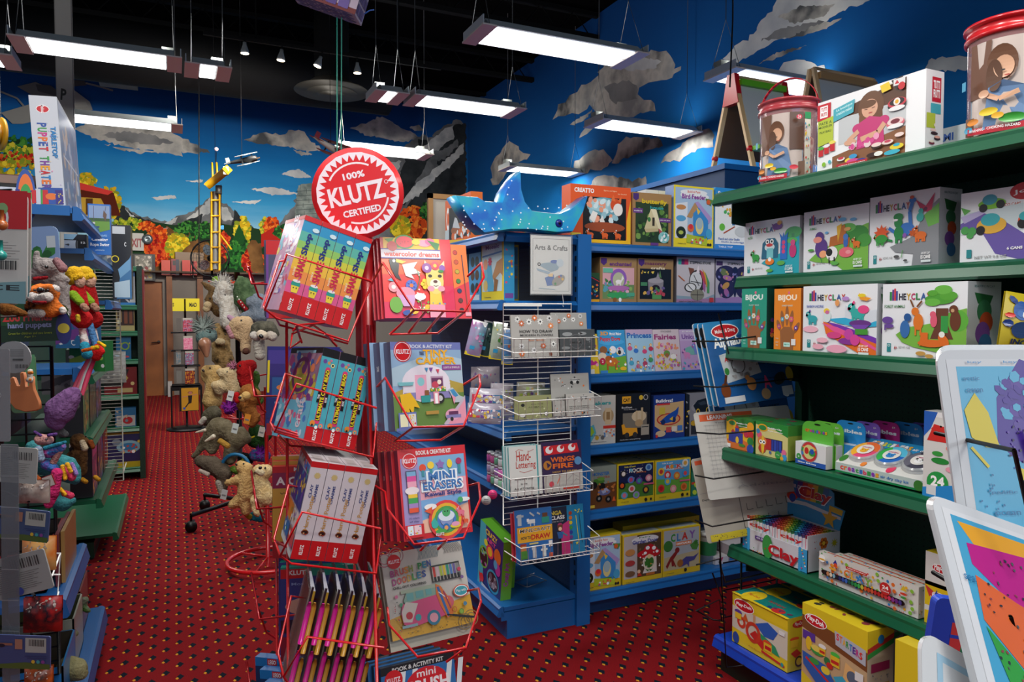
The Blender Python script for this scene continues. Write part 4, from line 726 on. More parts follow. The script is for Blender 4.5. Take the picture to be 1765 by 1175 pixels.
bag('toy_pack', 'grey blister pack hanging above the foil bags behind the rack arm', 812, 632, 862, 668, 3.6, 0, '8a8088/b0a8b0/9', 'Z 14 4 10 30 90 90 6 b85a70,6a98c0,7a5a90', g)
for k, (l, x, y, c) in enumerate((('front row of white foil craft bags in the tray left of the white wire rack', 808, 668, 'b8b4c0'), ('second layer of foil craft bags under the first in the tray', 804, 694, 'a8a0b0'))):
    bag('craft_bag', l, x, y, x+62, y+36, 3.35-.03*k, 4, c, 'R 3 8 97 22 e4e4ea; R 6 28 34 66 d04a60; R 36 28 62 66 7a4aa0; R 64 28 94 66 4a8ac0; Z 20 %d 6 30 94 66 5 f0e0e8,e8c040,fff; P 2a4aa0 0 78 100 74 100 100 0 100; L dde 2 4 86 96 84' % k, 'foil craft bags in the tray')
for k, (x, y, w_) in enumerate(((845, 660, 40), (890, 658, 50), (848, 690, 36), (915, 668, 44))):
    bag('craft_bag', ('foil craft bag behind the left edge of the white grid', 'foil craft bag seen through the white grid above the green book', 'lower foil craft bag behind the left edge of the white grid', 'rightmost foil craft bag seen through the white grid')[k], x, y, x+w_, y+34, 3.5, 2, ('b0a8b0', 'a8a490', 'a098a8', '98a890')[k], 'R 3 6 97 22 d8d8dc; Z 18 %d 6 26 94 90 7 7a5aa0,c8a050,50a0b0,a8c050,eee' % (k+5), 'foil craft bags in the tray')
# little glitter jars with a price tag
for k in range(30):
    p = Vector((1.432+.044*(k % 2), 3.14+.046*(k//2 % 5), .7015+.0515*(k//10)))
    mb = MB(); c = ('b8a8d0', 'c05aa8', '8ac0a0', 'd070b8', 'c8c8d0', 'a078c0', '70b898', 'c8d0d8', 'd060a0')[k % 9]
    mb.lathe([(.018, 0), (.02, .005), (.02, .033), (.016, .037)], M(c, .2, coat=.8), n=16); mb.lathe([(.018, .037), (.018, .049), (.014, .051)], M('c8ccd4', .3, .3), n=16)
    tag(mb.build('slime_jar', None, (p.x, p.y, p.z)), 'small glittery slime jar with a silver cap stacked beside the mini eraser kit', 'jar', 'glitter slime jars in the tray')
for x, y, c, l in ((838, 862, 'b8b8b8', 'white round swing tag below the glitter jars'), (849, 852, 'e0307a', 'pink round price tag below the glitter jars')):
    p = at(x, y, d=3.3); mb = MB(); mb.lathe([(.022, -.0006), (.022, .0006)], CARD(c), n=20, axis='y'); mb.box((-.012, -.001, -.004), (.012, -.0008, -.002), CARD('555')).box((-.01, -.001, .004), (.01, -.0008, .006), CARD('555'))
    tag(mb.build('price_tag', None, p), l, 'price tag').rotation_euler = (0, 0, -YAW)
# tall boxes leaning on the bottom deck
CZ = '''P 1a2a7a 0 0 100 0 100 100 0 100; P 3ab8d0 0 0 24 0 34 30 20 60 26 100 0 100; T 50 9 50 9 f0d040 ^CRAZY; T 50 19 40 7 e05090 ^ART; E 22 52 20 20 6ac040; E 22 52 17 17 1a1a2a; Z 14 4 12 40 34 64 4 6ac0d0,c060c0,8ad060; E 66 74 26 20 2aa8d0; E 66 74 22 16 2a2028; Z 14 5 52 64 80 84 6 9a98a8,6a6070,c8c0d0; E 48 34 16 12 e03a60; E 48 34 10 8 f0c030; C 80 30 14 e87028; C 84 48 11 c03aa0; C 74 44 8 50b0e0; C 20 86 8 e83030; P e83030 6 80 22 86 12 98; R 20 93 60 99 d8d8e0; E 30 26 8 6 e8e840'''
for k, (x, l) in enumerate(((0, 'purple and blue toy box with two round windows leaning on the bare blue deck'), (1, 'green edged copy of the round window box standing behind it'))):
    X_ = XA+.03+k*.08
    o = kitG(822+k*6, 862+k*7, 902, .157, .055, 'toy_box', l, ('1a2a7a', '6ab030', '5aa02a'), CZ, X_, side='V 50 50 220 60 -90 a03ab0 ^Crazy Art')
    o.rotation_euler = (0, math.radians(8), -math.pi/2)
o = kitG(830, 858, 960, .157, .01, 'wire_bracket', 'small wire book bracket lying on the bare blue deck', 'c8c8c8', '', XA+.22, cat='bracket')
o.data.clear_geometry(); mb = MB(); mb.tube([(0, 0, 0), (.14, 0, .0), (.14, .1, .0), (0, .1, .0)], .002, M('b8bcc0', .3, .8), 5, True).tube([(0, 0, 0), (0, 0, .06), (.05, 0, .06)], .002, M('b8bcc0', .3, .8), 5)
o.data = mb.build('tmp').data; bpy.data.objects.remove(bpy.data.objects['tmp']); o.location = (1.6, 3.25, .16); o.rotation_euler = (0, 0, .3)
# ---------------------------------------------------------------- green shelving on the right
GZ = dict(top=(2.075, 2.045), r2=(2.2, 1.70), r3=(2.128, 1.402), r4=(2.12, .972), r5=(2.178, .541))
YG1 = 2.42
gg = empty('shelving_unit', (2.07, YG1, 0), 'green steel shelving with pegboard back full of clay kits on the right', 'shelf')
LG = YG1-.35
MB().box((.50, -LG, 0), (.53, 0, 2.05), GPEG).box((.47, -.04, 0), (.53, .0, 2.05), GREEND).build('back_panel', gg)
for n, (x, z) in GZ.items(): shelf_mb(LG, 2.59-x, GREEN, GREEND, .05, .03).build('shelf', gg, (x-2.07, 0, z), (0, 0, -math.pi/2))
shelf_mb(LG, .47, M('1a3fb0', .35), M('0d2a70', .5), .05, .03).build('bottom_shelf', gg, (.03, 0, .159), (0, 0, -math.pi/2))
MB().box((.06, -LG, 0), (.5, 0, .12), M('0a2018', .5)).build('kick_plate', gg)
for n, (x, z) in GZ.items(): MB().prism([(0, 0, -.03), (0, 0, -.12), (.4, 0, -.17), (.42, 0, -.03)], (0, .0, 0), (0, .004, 0), GREEND).build('bracket', gg, (x-2.0, -.02, z))
def sh(n, dx=.02): return GZ[n][0]+dx, GZ[n][1]+.003
LOGO = 'Y; R 9 11 12 23 3a8a50; R 12.2 8 14.6 23 6a3a8a; R 14.8 6.5 17 23 d03a4a; R 17.2 10 19.4 23 3a4a9a; T 25.5 18 9 9 2a2a3a ^HE; T 33 18 5 9 c8a020 ^Y; T 38.6 18 5 9 c03a6a ^C; T 44.5 18 5 9 3a8a50 ^L; T 51 18 6.5 9 3a60a0 ^A; T 57 18 5 9 c84a30 ^Y; R 7 82 12 94 2a8a90; O 9.5 85 1.6 .7 c8e0e0; T 18 88 4 6 c05a60 4+; T 29 87 14 3 999 NET WT. 9 OZ;'
def CANS(x, y): return 'T %d %d 12 3 fff AIR DRY CLAY; T %d %d 13 5 fff ^15 CANS; R %d %d %d %d dde8e8;' % (x, y, x, y+5, x-6, y+9, x+7, y+12)
S2 = 'T 50 6 60 3 2a6a6a BEAUTIFUL IN CLAY; P 2a6a3a 20 14 76 18 66 30 30 28; C 50 38 22 3a7a50; C 56 52 20 c0502a; C 46 66 22 7a4a9a; C 54 80 20 3a6a9a'
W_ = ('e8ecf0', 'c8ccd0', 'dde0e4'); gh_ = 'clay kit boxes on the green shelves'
def tree(x, y, s_, c='4aa03a', c2='3a8a30'): return 'R %g %g %g %g 6a4428; E %g %g %g %g %s; E %g %g %g %g %s;' % (x-s_*.15, y, x+s_*.15, y+s_*2, x, y, s_, s_*.6, c2, x-s_*.2, y-s_*.5, s_*.8, s_*.5, c)
X, z = sh('r2')
kitG(1282, 1378, 378, z, .09, 'clay_kit_box', 'white clay kit box with blue and teal alien figures on the second green shelf', W_, LOGO+'P 2aa8b8 44 100 50 86 34 78 44 70 70 62 76 30 100 24 100 100; E 90 28 14 10 50a860; R 87 30 92 60 4a9060; E 88 42 9 5 60c060; E 62 14 9 6 7a3a98; P 7a3a98 52 8 60 12 56 20; E 66 8 4 4 e0a030; T 12 29 9 4 3a9a50 ALIENS; P 2a6a88 34 70 36 42 44 34 58 34 64 44 64 70; E 49 50 9 7 d8e8ec; C 45 40 3.4 fff; C 53 40 3.4 fff; C 45 40 1.6 111; C 53 40 1.6 111; E 49 46 6 3 d04040; R 44 52 56 70 7ac8d0; P 2a70c8 68 74 69 36 66 26 72 34 74 26 76 34 82 26 80 38 80 74; C 74 44 3 d84a80; C 74 52 3 d84a80; C 74 60 3 d84a80; E 90 60 6 12 c83a78; C 90 46 4 d8508a; K 24 66 9 3aa048 e06050; E 50 76 8 6 f08028; C 50 72 3 fff; E 70 80 7 4 60b050; E 50 92 6 3 60b050;'+CANS(84, 86), X, side=S2, group=gh_)
kitG(1384, 1497, 358, z, .09, 'clay_kit_box', 'white clay kit box with a purple cow, brown horse and sheep on a green meadow', W_, LOGO+'P 7ab848 10 80 30 62 60 56 70 40 100 30 100 100 64 100 50 88 20 84; E 84 44 16 12 3a8a38; E 70 34 12 7 60b050; E 94 56 10 10 4a9a40; E 62 20 6 3 6ab0e0; E 78 22 5 2.5 6ab0e0; E 38 38 3 2 6ab0e0; T 16 29 11 4 3a9a50 ANIMALS; E 30 62 10 16 5a3a88; C 27 44 7 5a3a88; E 24 48 7 5 f09a8a; E 33 72 6 6 f0a878; P b86a28 42 66 44 46 60 42 74 50 72 68 66 68 64 58 50 60 48 70; P b86a28 56 50 58 32 66 28 68 40 66 54; P e0b030 54 30 62 26 56 56; E 70 36 5 3 d8a060; C 47 72 9 f0f0f0; C 43 70 5 222; R 42 78 44 88 222; R 50 78 52 88 222; E 68 56 3.5 9 3a6ab8; C 68 48 4 4a7ac0; E 69 72 11 8 e86a78; E 72 72 4 3 f09aa0; K 84 60 7 e0742a f0d0a0; E 14 64 5 2 50a040; E 52 88 6 3 60b050; L 3a9040 1 32 86 30 78;'+CANS(86, 84), X, side=S2, group=gh_)
kitG(1497, 1618, 332, z, .11, 'clay_kit_box', 'white clay kit box with a blue long-necked dinosaur and a red flying reptile', W_, LOGO+'P 8a8e92 32 72 50 66 66 60 76 40 88 24 100 14 100 100 64 100 66 84 40 80; P 70b850 80 34 100 20 100 46 86 50; P c83a60 68 12 82 22 94 6 90 28 84 30 76 28; C 82 26 2.5 7a2a50; L 3a78c8 4.5 30 46 44 56 58 46; E 56 50 11 9 3a78c8; L 3a78c8 5 62 50 60 26 64 14; E 64 12 5 3.4 3a78c8; E 63 8 3 2.4 d05030; E 44 40 6 7 2a8a48; E 44 32 7 5 2a8a48; E 45 54 7 9 2a8a48; R 40 58 44 68 2a8a48; R 47 58 50 68 2a8a48; E 40 36 4 1.6 fff; L 2a8a48 3 36 64 28 62; E 75 36 5 6 3ab0a8; C 76 28 3.5 3ab0a8; K 76 60 11 e0702a d05a20; S 65 56 6 3 7 c85a20; C 54 58 3 8a5ab0; K 18 62 9 3a9a40 e05a28; S 20 52 12 7 9 e05a28; E 20 60 9 6 3a9a40; L 4aa040 1 50 88 52 78; E 43 86 4 2 555; E 56 92 3 1.6 555;'+CANS(84, 84), X, side=S2, group=gh_)
kitG(1653, 1850, 320, z, .10, 'clay_kit_box', 'large white clay kit box with clay cars on a purple road at the right edge', W_, 'E 60 8 14 8 c0202a; V 60 8 22 7 -6 fff Jovi; T 48 24 16 4 c85a30 ECO CARS; P c8d8dc 0 30 100 20 100 60 0 60; P 6a5aa8 0 44 20 30 40 44 60 66 100 76 100 100 56 100 34 90 20 56 0 52; P b8b0d8 0 34 18 28 24 32 4 44; P 60b050 0 20 10 26 4 32; E 30 20 13 5 7ac030; E 28 14 7 5 3a9ab0; C 22 25 4 222; C 38 22 4 222; E 30 50 14 8 e0b040; E 29 42 9 6 3aa8b0; C 20 56 4.4 222; E 64 48 10 8 e0582a; C 58 52 4.4 222; E 60 42 5 4 3aa8b0; E 5 54 4 4 4aa050; E 12 56 4 4 4aa050; E 10 62 3.5 3 4aa050; R 7 82 12 94 2a8a90; T 30 94 30 4 999 NET WT 9.8 OZ; T 52 84 14 4 fff ^6 CANS', X-.0, group=gh_)
X, z = sh('r3')
HD = 'T 50 16 70 12 eaf4f0 ^BIJOU; C 56 7 4 e86a8a; T 50 28 40 2.4 c8e8e0 {1}; H 50 72 42 9a6238; T 50 92 24 4 8ae0c8 {1}; R 38 88 62 95 c8f0e4; T 50 91.5 18 3 3aa088 ^BIJOU; W 20 62 7 c04aa0 e8c040; W 33 50 7 5ab0d0 fff; W 50 46 8 f0f0e8 e8c040; W 67 50 8 f06a9a e8c040; W 84 64 7 7a4ab0 fff; T 14 82 10 2.4 c8e8e0 12 rings; T 14 88 10 2.4 c8e8e0 made of; T 14 93 10 2.4 c8e8e0 clay; R 68 82 84 92 e8e8e8'
kitG(1279, 1323, 497, z, .09, 'craft_kit_box', 'teal craft box with a hand wearing flower rings, left end of the third green shelf', ('2a9a80', '0f4038', '1a6a58'), HD.replace('{1}', 'FLOWER RINGS'), X, side='Z 12 3 20 20 80 80 14 c03a60,e08a40,5a3a80', group=gh_)
kitG(1335, 1382, 497, z, .07, 'craft_kit_box', 'orange craft box with a hand wearing sweet shaped rings, beside the teal box', ('e88a28', 'b05a18', 'd07a20'), HD.replace('{1}', 'SWEET RINGS').replace('eaf4f0', 'fff0d8'), X, group=gh_)
kitG(1385, 1514, 491, z, .08, 'clay_kit_box', 'white clay kit box with unicorns on a rainbow road, third green shelf', W_, LOGO+'P d8e0e8 60 30 80 40 100 36 100 60 60 60; T 18 31 24 4 3a5ab0 RAINBOW UNICORNS; P e8702a 30 54 50 60 72 66 100 82 100 100 80 100 60 88 34 72; P 7a3ab0 34 54 52 58 74 66 100 76 100 84 76 74 50 64; P 3ab0d8 36 50 60 48 90 56 100 52 100 60 76 62 50 56; P e85a9a 28 56 50 62 76 74 100 90 100 94 74 80 44 68; E 12 66 11 5 f0b8c8; K 15 50 9 3aa8b0 5a3a98; E 36 46 5 9 d8e8e8; E 35 38 4 4 f0d040; E 36 40 3 3 d070a0; K 77 42 12 3ab0a8 e8508a; E 84 36 7 6 e8508a; E 80 56 14 5 6a3a88; P 7a4ab0 68 58 92 58 84 66 76 66; R 74 64 90 72 4a9a3a; E 66 82 14 5 8a3a98; E 66 72 6 8 c84aa8; E 46 74 10 5 d84a8a; E 74 80 6 8 d84a9a; P f0a030 78 12 84 18 94 20 88 24 80 22; E 82 16 5 2.5 e8d030; E 61 20 5 3 b890d0; E 50 26 3 5 e8a060; E 24 92 8 4 f0b0c0; E 50 94 14 6 f0a8c0; E 30 82 8 4 f0b8c8;'+CANS(85, 88), X, side=S2, group=gh_)
kitG(1522, 1670, 487, z, .16, 'clay_kit_box', 'white clay kit box with fox, moose and bear figures around a green tree', W_, LOGO+'P 7ab848 18 70 30 60 60 54 80 40 100 34 100 90 70 92 40 86 26 80; T 16 31 26 4 2a7a3a FOREST ANIMALS; E 90 50 12 14 60b040; R 66 34 80 70 6a4030; P 6a4030 60 74 66 56 80 56 86 74; R 72 44 80 66 3a9a48; E 70 22 17 7 50a038; E 62 26 9 5 6ab848; E 80 18 10 6 5aa83a; E 74 10 10 6 6ab848; E 62 14 6 4 5aa83a; E 88 50 6 13 6a3c28; C 86 36 5 6a3c28; C 85 37 2 c8a078; E 64 50 4 9 e0607a; C 63 42 3.6 e0607a; E 46 52 6 11 e07a2a; C 42 38 4.5 e07a2a; L 7a4a28 2 40 32 36 22; L 7a4a28 2 44 32 50 24; R 42 60 44 70 e07a2a; R 48 60 50 70 e07a2a; E 30 62 6 12 3a70b0; C 33 46 4.5 2a5a98; E 8 50 7 5 6a4a9a; E 10 58 6 3 6a4a9a; R 4 56 6 64 6a4a9a; E 62 80 16 5 e0702a; P e0702a 48 84 50 66 58 66 58 80; E 76 76 5 9 e0702a -30; E 74 68 3.5 4 f0f0e8; E 50 94 6 3 c89a50; E 60 97 5 2.6 c89a50;', X, side=S2, group=gh_)
p = at(1742, 560, X=X)
bag('clay_pack', 'yellow bag of clay with blue figures at the right of the third green shelf', 1722, 500, 1840, 604, 1.98, 8, 'c8b428', 'E 22 30 12 14 2a5aa8; Z 14 3 4 6 70 60 7 2a6ab8,fff,e04030,1a3a80; E 24 62 14 12 1a3a70; P 2a8ab0 30 40 60 20 76 50 50 66; T 44 82 62 9 1a2a5a ^INCLUDES; T 44 92 58 8 1a2a5a ^INCLUDES', th=.03)
# clay kits, fourth shelf
X, z = sh('r4')
CR = 'E 22 18 16 9 e8a820; E 22 18 12 6 2a8a40; T 60 16 44 6 fff ^Modeling Clay; T 62 24 46 5 fff Argile a modeler; '
kitG(1255, 1303, 722, z, .16, 'clay_box', 'yellow and green modelling clay box with a blue toy castle', ('e8b820', '1d6a30', '2a7a38'), 'P 2a7a30 0 0 100 0 100 16 50 30 0 14; P d8702a 0 74 50 62 80 72 80 100 0 100; '+CR+'R 20 44 62 80 2a3a98; R 34 30 48 46 2a3a98; P c03030 32 32 41 20 50 32; P c03030 18 46 26 36 34 46; P c03030 50 46 58 36 66 46; R 10 52 24 78 2a3a98; E 42 70 6 9 e8c030; C 90 20 12 e8a020; C 90 44 11 c83030; C 90 66 11 2a8a40; C 90 90 12 2a50b0; C 74 46 8 c83050; E 60 84 12 4 3a8a30; R 4 86 18 98 e8e8e8', X, top='Z 16 3 4 10 96 90 9 3a8a30,1d5a20,5aa040', group=gh_)
kitG(1306, 1363, 730, z, .16, 'clay_box', 'pale yellow and green clay stick box with a butterfly and a window of coloured sticks', ('d8d088', '8a9a40', '2a7a38'), 'P 2a8a38 0 0 100 0 100 34 60 18 0 10; '+CR+'C 12 40 8 e05a7a; C 8 30 6 3a8ac0; R 24 46 84 80 1a1014; R 26 48 50 80 b82a2a; R 51 48 58 80 2a3a9a; R 59 48 66 80 2a4ab0; R 67 48 74 80 2a3a9a; R 75 48 82 80 2a4ab0; E 22 58 14 12 e0803a; E 22 80 12 10 c8402a; E 24 68 5 22 e8c030; C 18 60 5 fff; C 28 60 5 fff; C 18 60 2.4 111; C 28 60 2.4 111; T 48 86 8 9 3a60a8 ^8; C 72 88 9 3a9a48; T 72 88 10 3 fff clay; C 90 78 7 e8709a; C 92 92 7 3a9ad8; C 84 96 5 e8b030', X, side='R 0 0 100 30 3a7a30', top='Z 16 4 4 10 96 90 9 3a8a30,1d5a20,7a3030', group=gh_)
CT = ''.join('T %g 18 %g 7 %s ^%s; ' % (x, 6.5, c, ch) for x, c, ch in zip((14, 21.5, 29, 37, 44, 50, 57, 64, 70, 78), ('e03a30', 'e8742a', 'c83a8a', '7a3ab0', '3a9a48', '3a70c0', 'e03a60', '3a9a48', '8a3ab0', 'e8a020'), 'creatibles'))
p0, p1 = 1368, 1424
def carded(x0, x1, yt, dxx, c, label, full=0):
    y0 = at(x0, 700, X=X).y; y1 = at(x1, 700, X=X).y; zt = at(x0, yt, X=X+dxx).z; w_ = y0-y1; h_ = zt-z
    e = empty('clay_kit_card', (X+dxx, y0, z+.002), label, 'clay kit', 'hanging-card clay kits on the fourth green shelf', rot=(0, 0, -math.pi/2))
    mb = MB(); n = 6; r = w_*.22; pr = [(0, 0, 0), (w_, 0, 0)]
    pr += [(w_-r+r*math.cos(math.pi/2*k/n), 0, h_-r+r*math.sin(math.pi/2*k/n)) for k in range(n+1)]+[(r-r*math.sin(math.pi/2*k/n), 0, h_-r+r*math.cos(math.pi/2*k/n)) for k in range(n+1)]
    mb.prism(pr, (0, 0, 0), (0, .003, 0), CARD(c))
    art(mb, (CT.replace(' 18 ', ' 22 ') if full else 'T 60 22 60 8 dce6f0 ^ibles; T 80 10 10 5 ddd 6+; ')+'E 50 5 10 2 111', face((0, 0, h_), (w_, 0, 0), (0, 0, -h_), (0, -1, 0)), w_/h_, start=3)
    mb.build('hang_card', e)
    bh = h_*.52; mb = MB().box((0.002, -.035, 0), (w_-.002, -.001, bh), [CARD('2a50a0'), CARD('dfe3e4'), CARD('e2e4e4' if full else c), CARD(c), CARD('c8b8a8'), CARD('d8d4cc')])
    if full: art(mb, 'R 0 78 100 100 2a5ab0; C 46 38 28 9aa0a4; C 46 38 26 c83a3a; P 3a9a48 20 38 22 20 46 38; P e8b030 46 38 24 18 60 12 72 24; P 3a80c0 46 38 22 58 20 40; C 46 38 19 d8d488; E 38 34 7 9 c8302a; E 56 42 11 8 3a9a3a; S 56 34 9 6 9 2a5ab0; C 12 66 8 3a9a48; T 12 66 5 7 fff ^2; T 40 90 60 8 fff ^Dino Brights', face((.002, -.035, bh), (w_-.004, 0, 0), (0, 0, -bh), (0, -1, 0)), (w_-.004)/bh)
    mb.build('tray_box', e); return e
carded(1370, 1424, 722, .04, '5ab03a', 'green topped carded clay kit with a round window of two small dinosaurs', 1)
for k, (x0, x1, yt, dx, c, l) in enumerate(((1372, 1426, 719, .085, '6aba40', 'second green carded clay kit right behind the first'), (1400, 1450, 716, .125, '2a8ad0', 'blue clay kit card just behind the green ones'), (1418, 1462, 716, .165, '7a5ab8', 'purple clay kit card behind the first blue card'), (1434, 1482, 713, .205, 'b02a80', 'magenta clay kit card in the middle of the fanned cards'), (1456, 1508, 713, .245, '2a8ad0', 'second blue clay kit card, behind the magenta one'), (1474, 1522, 713, .285, '6a50b0', 'second purple clay kit card near the back'), (1494, 1544, 710, .325, 'b82a88', 'rearmost magenta clay kit card'))):
    carded(x0, x1, yt, dx, c, l)
# lying clay tray set
y0 = at(1436, 800, X=X).y; y1 = at(1592, 830, X=X).y; w_ = y0-y1
e = empty('clay_tray_set', (X+.012, y0, z+.004), 'blue and white flat clay kit with three round tubs tilted on the green shelf', 'clay kit', rot=(0, 0, -math.pi/2))
def trayset(e, w_):
    h = Vector((0, .18, .075)); bx = MB(); pr = [(0, 0, 0), (0, 0, .035), (0, .16, .115), (0, .18, .085), (0, .18, 0)]
    bx.prism(pr, (0, 0, 0), (w_, 0, 0), CARD('d0d0cc'))
    art(bx, 'R 0 0 100 100 1a8048; R 0 0 100 80 b8c8c4; '+''.join('T %g 45 %g 42 %s ^%s; ' % (8+i*4.6, 4, c, ch) for i, (ch, c) in enumerate(zip('creatibles', ('e03a30', 'e8742a', 'c83a8a', '7a3ab0', '3a9a48', '3a70c0', 'e03a60', '3a9a48', '8a3ab0', 'e8a020'))))+'T 68 48 30 36 2a70b8 air dry clay kit; E 93 50 5 5 3a7a30', face((0, 0, .035), (w_, 0, 0), (0, 0, -.035), (0, -1, 0)), w_/.035)
    nrm = Vector((0, -.08, .16)).normalized(); v = Vector((0, -.16, -.08))
    P_ = face((0, .16, .115), (w_, 0, 0), v, nrm)
    art(bx, 'P 2a90c8 0 0 100 0 100 70 60 40 0 46; '+''.join('T %g 16 %g 14 %s ^%s; ' % (14+i*4.6, 4.2, c, ch) for i, (ch, c) in enumerate(zip('creatibles', ('fff', 'f0a040', 'fff', 'e0d040', '8ae060', 'fff', 'f06a80', 'e0e0e0', 'fff', 'f0b030'))))+'T 76 18 34 10 fff air dry clay kit; E 4 84 4 6 3a7a30; E 60 88 4 6 d83a60; E 30 90 3 4 e08030', P_, w_/.179)
    bx.build('carton', e)
    for k, (cs) in enumerate((('e0507a', 'f0b030', 'e8703a'), ('2a6ac0', '3ab050', '5ac0e0'), ('4a4a58', '6a6a78', '3a3a48'))):
        c = P_(20+k*30, 54, .0); t = MB(); r = min(w_*.155, .062); U = Vector((1, 0, 0)); V = v.normalized()
        def ring(rr, hh, n=24): return [c+U*rr*math.cos(2*math.pi*i/n)+V*rr*math.sin(2*math.pi*i/n)+nrm*hh for i in range(n)]
        def band(a, b, m): t.add(a+b, [(i, (i+1) % 24, 24+(i+1) % 24, 24+i) for i in range(24)], m, True)
        cl = M('c8ced0', .2, alpha=.55, coat=.8)
        band(ring(r*1.15, .002), ring(r*1.05, .012), cl); band(ring(r*1.05, .012), ring(r*.92, .016), cl)
        R_ = ring(r*.92, .014)
        for i in range(24): t.add([c+nrm*.014, R_[i], R_[(i+1) % 24]], [(0, 1, 2)], CARD(cs[i//8]))
        t.add(ring(r*.55, .0165), [tuple(range(24))], CARD('e8e6e0'))
        F_ = lambda x, y, h, c=c, r=r: c+U*(x-50)/50*r*.6+V*(y-50)/50*r*.6+nrm*(.017+h)
        art(t, 'T 50 30 60 12 c84a80 creatibles; E 50 64 22 18 %s; C 42 60 3 222; C 58 60 3 222; C 34 48 7 %s; C 66 48 7 %s' % ((('f0b030',)*3, ('3a8ad0',)*3, ('f4f4f4', '222', '222'))[k]), F_)
        t.build('clay_tub', e)
trayset(e, w_)
e2 = copy_tree(e); e2.location = (X+.20, y0-.07, z+.004); e2.scale = (.98, 1, 1.12); tag(e2, 'second flat clay kit lying behind the first with only its blue edge showing')
for o in (e2,): o.rotation_euler = (0, 0, -math.pi/2+.02)
kitG(1598, 1660, 712, z, .06, 'clay_kit_box', 'tall white clay box with red and green figures and a green 24 colours badge', ('d8d8d4', '2a8ad0', 'ccc'), 'R 0 0 100 6 e8e8e8; P 2a60b8 0 0 40 0 20 20 0 30; P d0302a 10 34 30 14 60 16 70 34; E 46 20 24 9 d0302a; C 50 16 3 111; E 50 56 26 9 2a8a3a; E 42 48 16 7 3a9a40; E 84 40 18 10 e88a7a; E 84 64 18 8 e8a0b0; C 44 82 32 2a9a48; T 44 80 40 12 fff ^24; T 46 90 44 5 fff Colors; P 2a8ad0 0 90 100 80 100 100 0 100; R 12 86 40 97 d8dce0', X-.01, group=gh_)
# fifth shelf: open display carton of clay packs
X, z = sh('r5')
y0 = at(1280, 950, X=X).y; y1 = at(1392, 950, X=X).y; w_ = y0-y1; dp = .17; hh = at(1280, 885, X=X).z-z
e = empty('display_carton', (X, y0, z+.001), 'open white display carton with a rainbow header, packed with rainbow clay packs', 'display box', rot=(0, 0, -math.pi/2))
cw = CARD('d4d4dc'); mb = MB(); mb.box((0, 0, 0), (w_, .003, hh*.62), cw).box((0, dp, 0), (w_, dp+.003, hh), cw).box((0, 0, 0), (.003, dp, hh), cw).box((w_-.003, 0, 0), (w_, dp, hh), cw).box((0, 0, 0), (w_, dp, .003), cw)
WV = lambda x: 'R %g 0 %g 100 3aa0d8; ' % (x, x+9)+''.join('C %g %g 2.4 3aa0d8 8; ' % (x+(10 if x < 50 else -1), yy) for yy in range(4, 100, 9))+''.join('C %g %g 1 %s 8; ' % (x+2+(k*37 % 6), 6+k*13, c) for k, c in enumerate(('f0e040', 'e05030', 'fff', '8ad040', 'f0a030', 'fff', 'e04080')))
art(mb, WV(0)+WV(91)+'T 32 26 16 9 5a3a90 kids; R 22 18 42 34 5a3a90; T 32 26 16 8 fff AIR DRY; E 42 50 8 14 3a9a48; E 48 50 3 5 fff; T 66 62 46 62 c8202a ^Clay; Z 8 3 14 60 40 96 1 e8a030,c8202a,3a9a48', face((0, 0, hh*.62), (w_, 0, 0), (0, 0, -hh*.62), (0, -1, 0)), w_/(hh*.62))
art(mb, 'W 50 26 14 e0742a f0c040; S 84 30 12 5 8 c8b820; T 60 74 50 36 b02a30 ^Clay; Z 8 4 6 10 94 94 1.6 e8a030,b02a30', face((w_, 0, hh), (0, dp, 0), (0, 0, -hh), (1, 0, 0)), dp/hh)
mb.build('carton', e)
mb = MB(); hw = w_*1.04; hd = .15; pr = [(0, 0), (w_, 0), (w_*1.05, hd*.55), (w_*.9, hd*.6), (w_*.88, hd*.92), (w_*.82, hd), (w_*.24, hd), (w_*.18, hd*.92), (w_*.16, hd*.66), (-w_*.04, hd*.58)]
tl = .12; pp = [(x, y*tl, y) for x, y in pr]; mb.prism(pp, (0, 0, 0), (0, .003, 0), CARD('3a9ad0'))
hf = face((0, hd*tl, hd), (w_, 0, 0), (0, -hd*tl, -hd), Vector((0, -1, tl)).normalized())
bars = ''.join('P %s %g 0 %g 0 %g 46 %g 46; ' % (c, 20+i*7.7, 27.7+i*7.7, 18+i*7.7+8, 18+i*7.7) for i, c in enumerate(('2a8a48', '2a70b8', '5a3a98', 'c83a3a', 'e8742a', 'e0c030', '3a9a48', '2a70b8')))
art(mb, bars+'P e0582a -3 40 14 36 14 56 -1 58; P e0c030 84 42 103 46 102 60 84 56; P d8dce0 -2 60 50 52 101 64 101 72 50 62 0 70; R 4 44 24 56 e8e8e8; T 36 16 22 10 e8e8e8 AIR DRY; T 62 28 50 40 fff ^Clay; T 62 28 47 35 c02028 ^Clay; P d8402a 18 46 30 30 38 46 30 64; C 30 50 5 2a50b0; S 86 76 12 5 5 e8b030', hf, w_/hd, start=5)
mb.build('header', e, (0, dp-.002, hh))
RB = ['d83a28', 'f0742a', 'f0c030', '8ac838', '2a9a58', '2ab0d8', '2a60b8', '5a3a98', 'c83a6a']
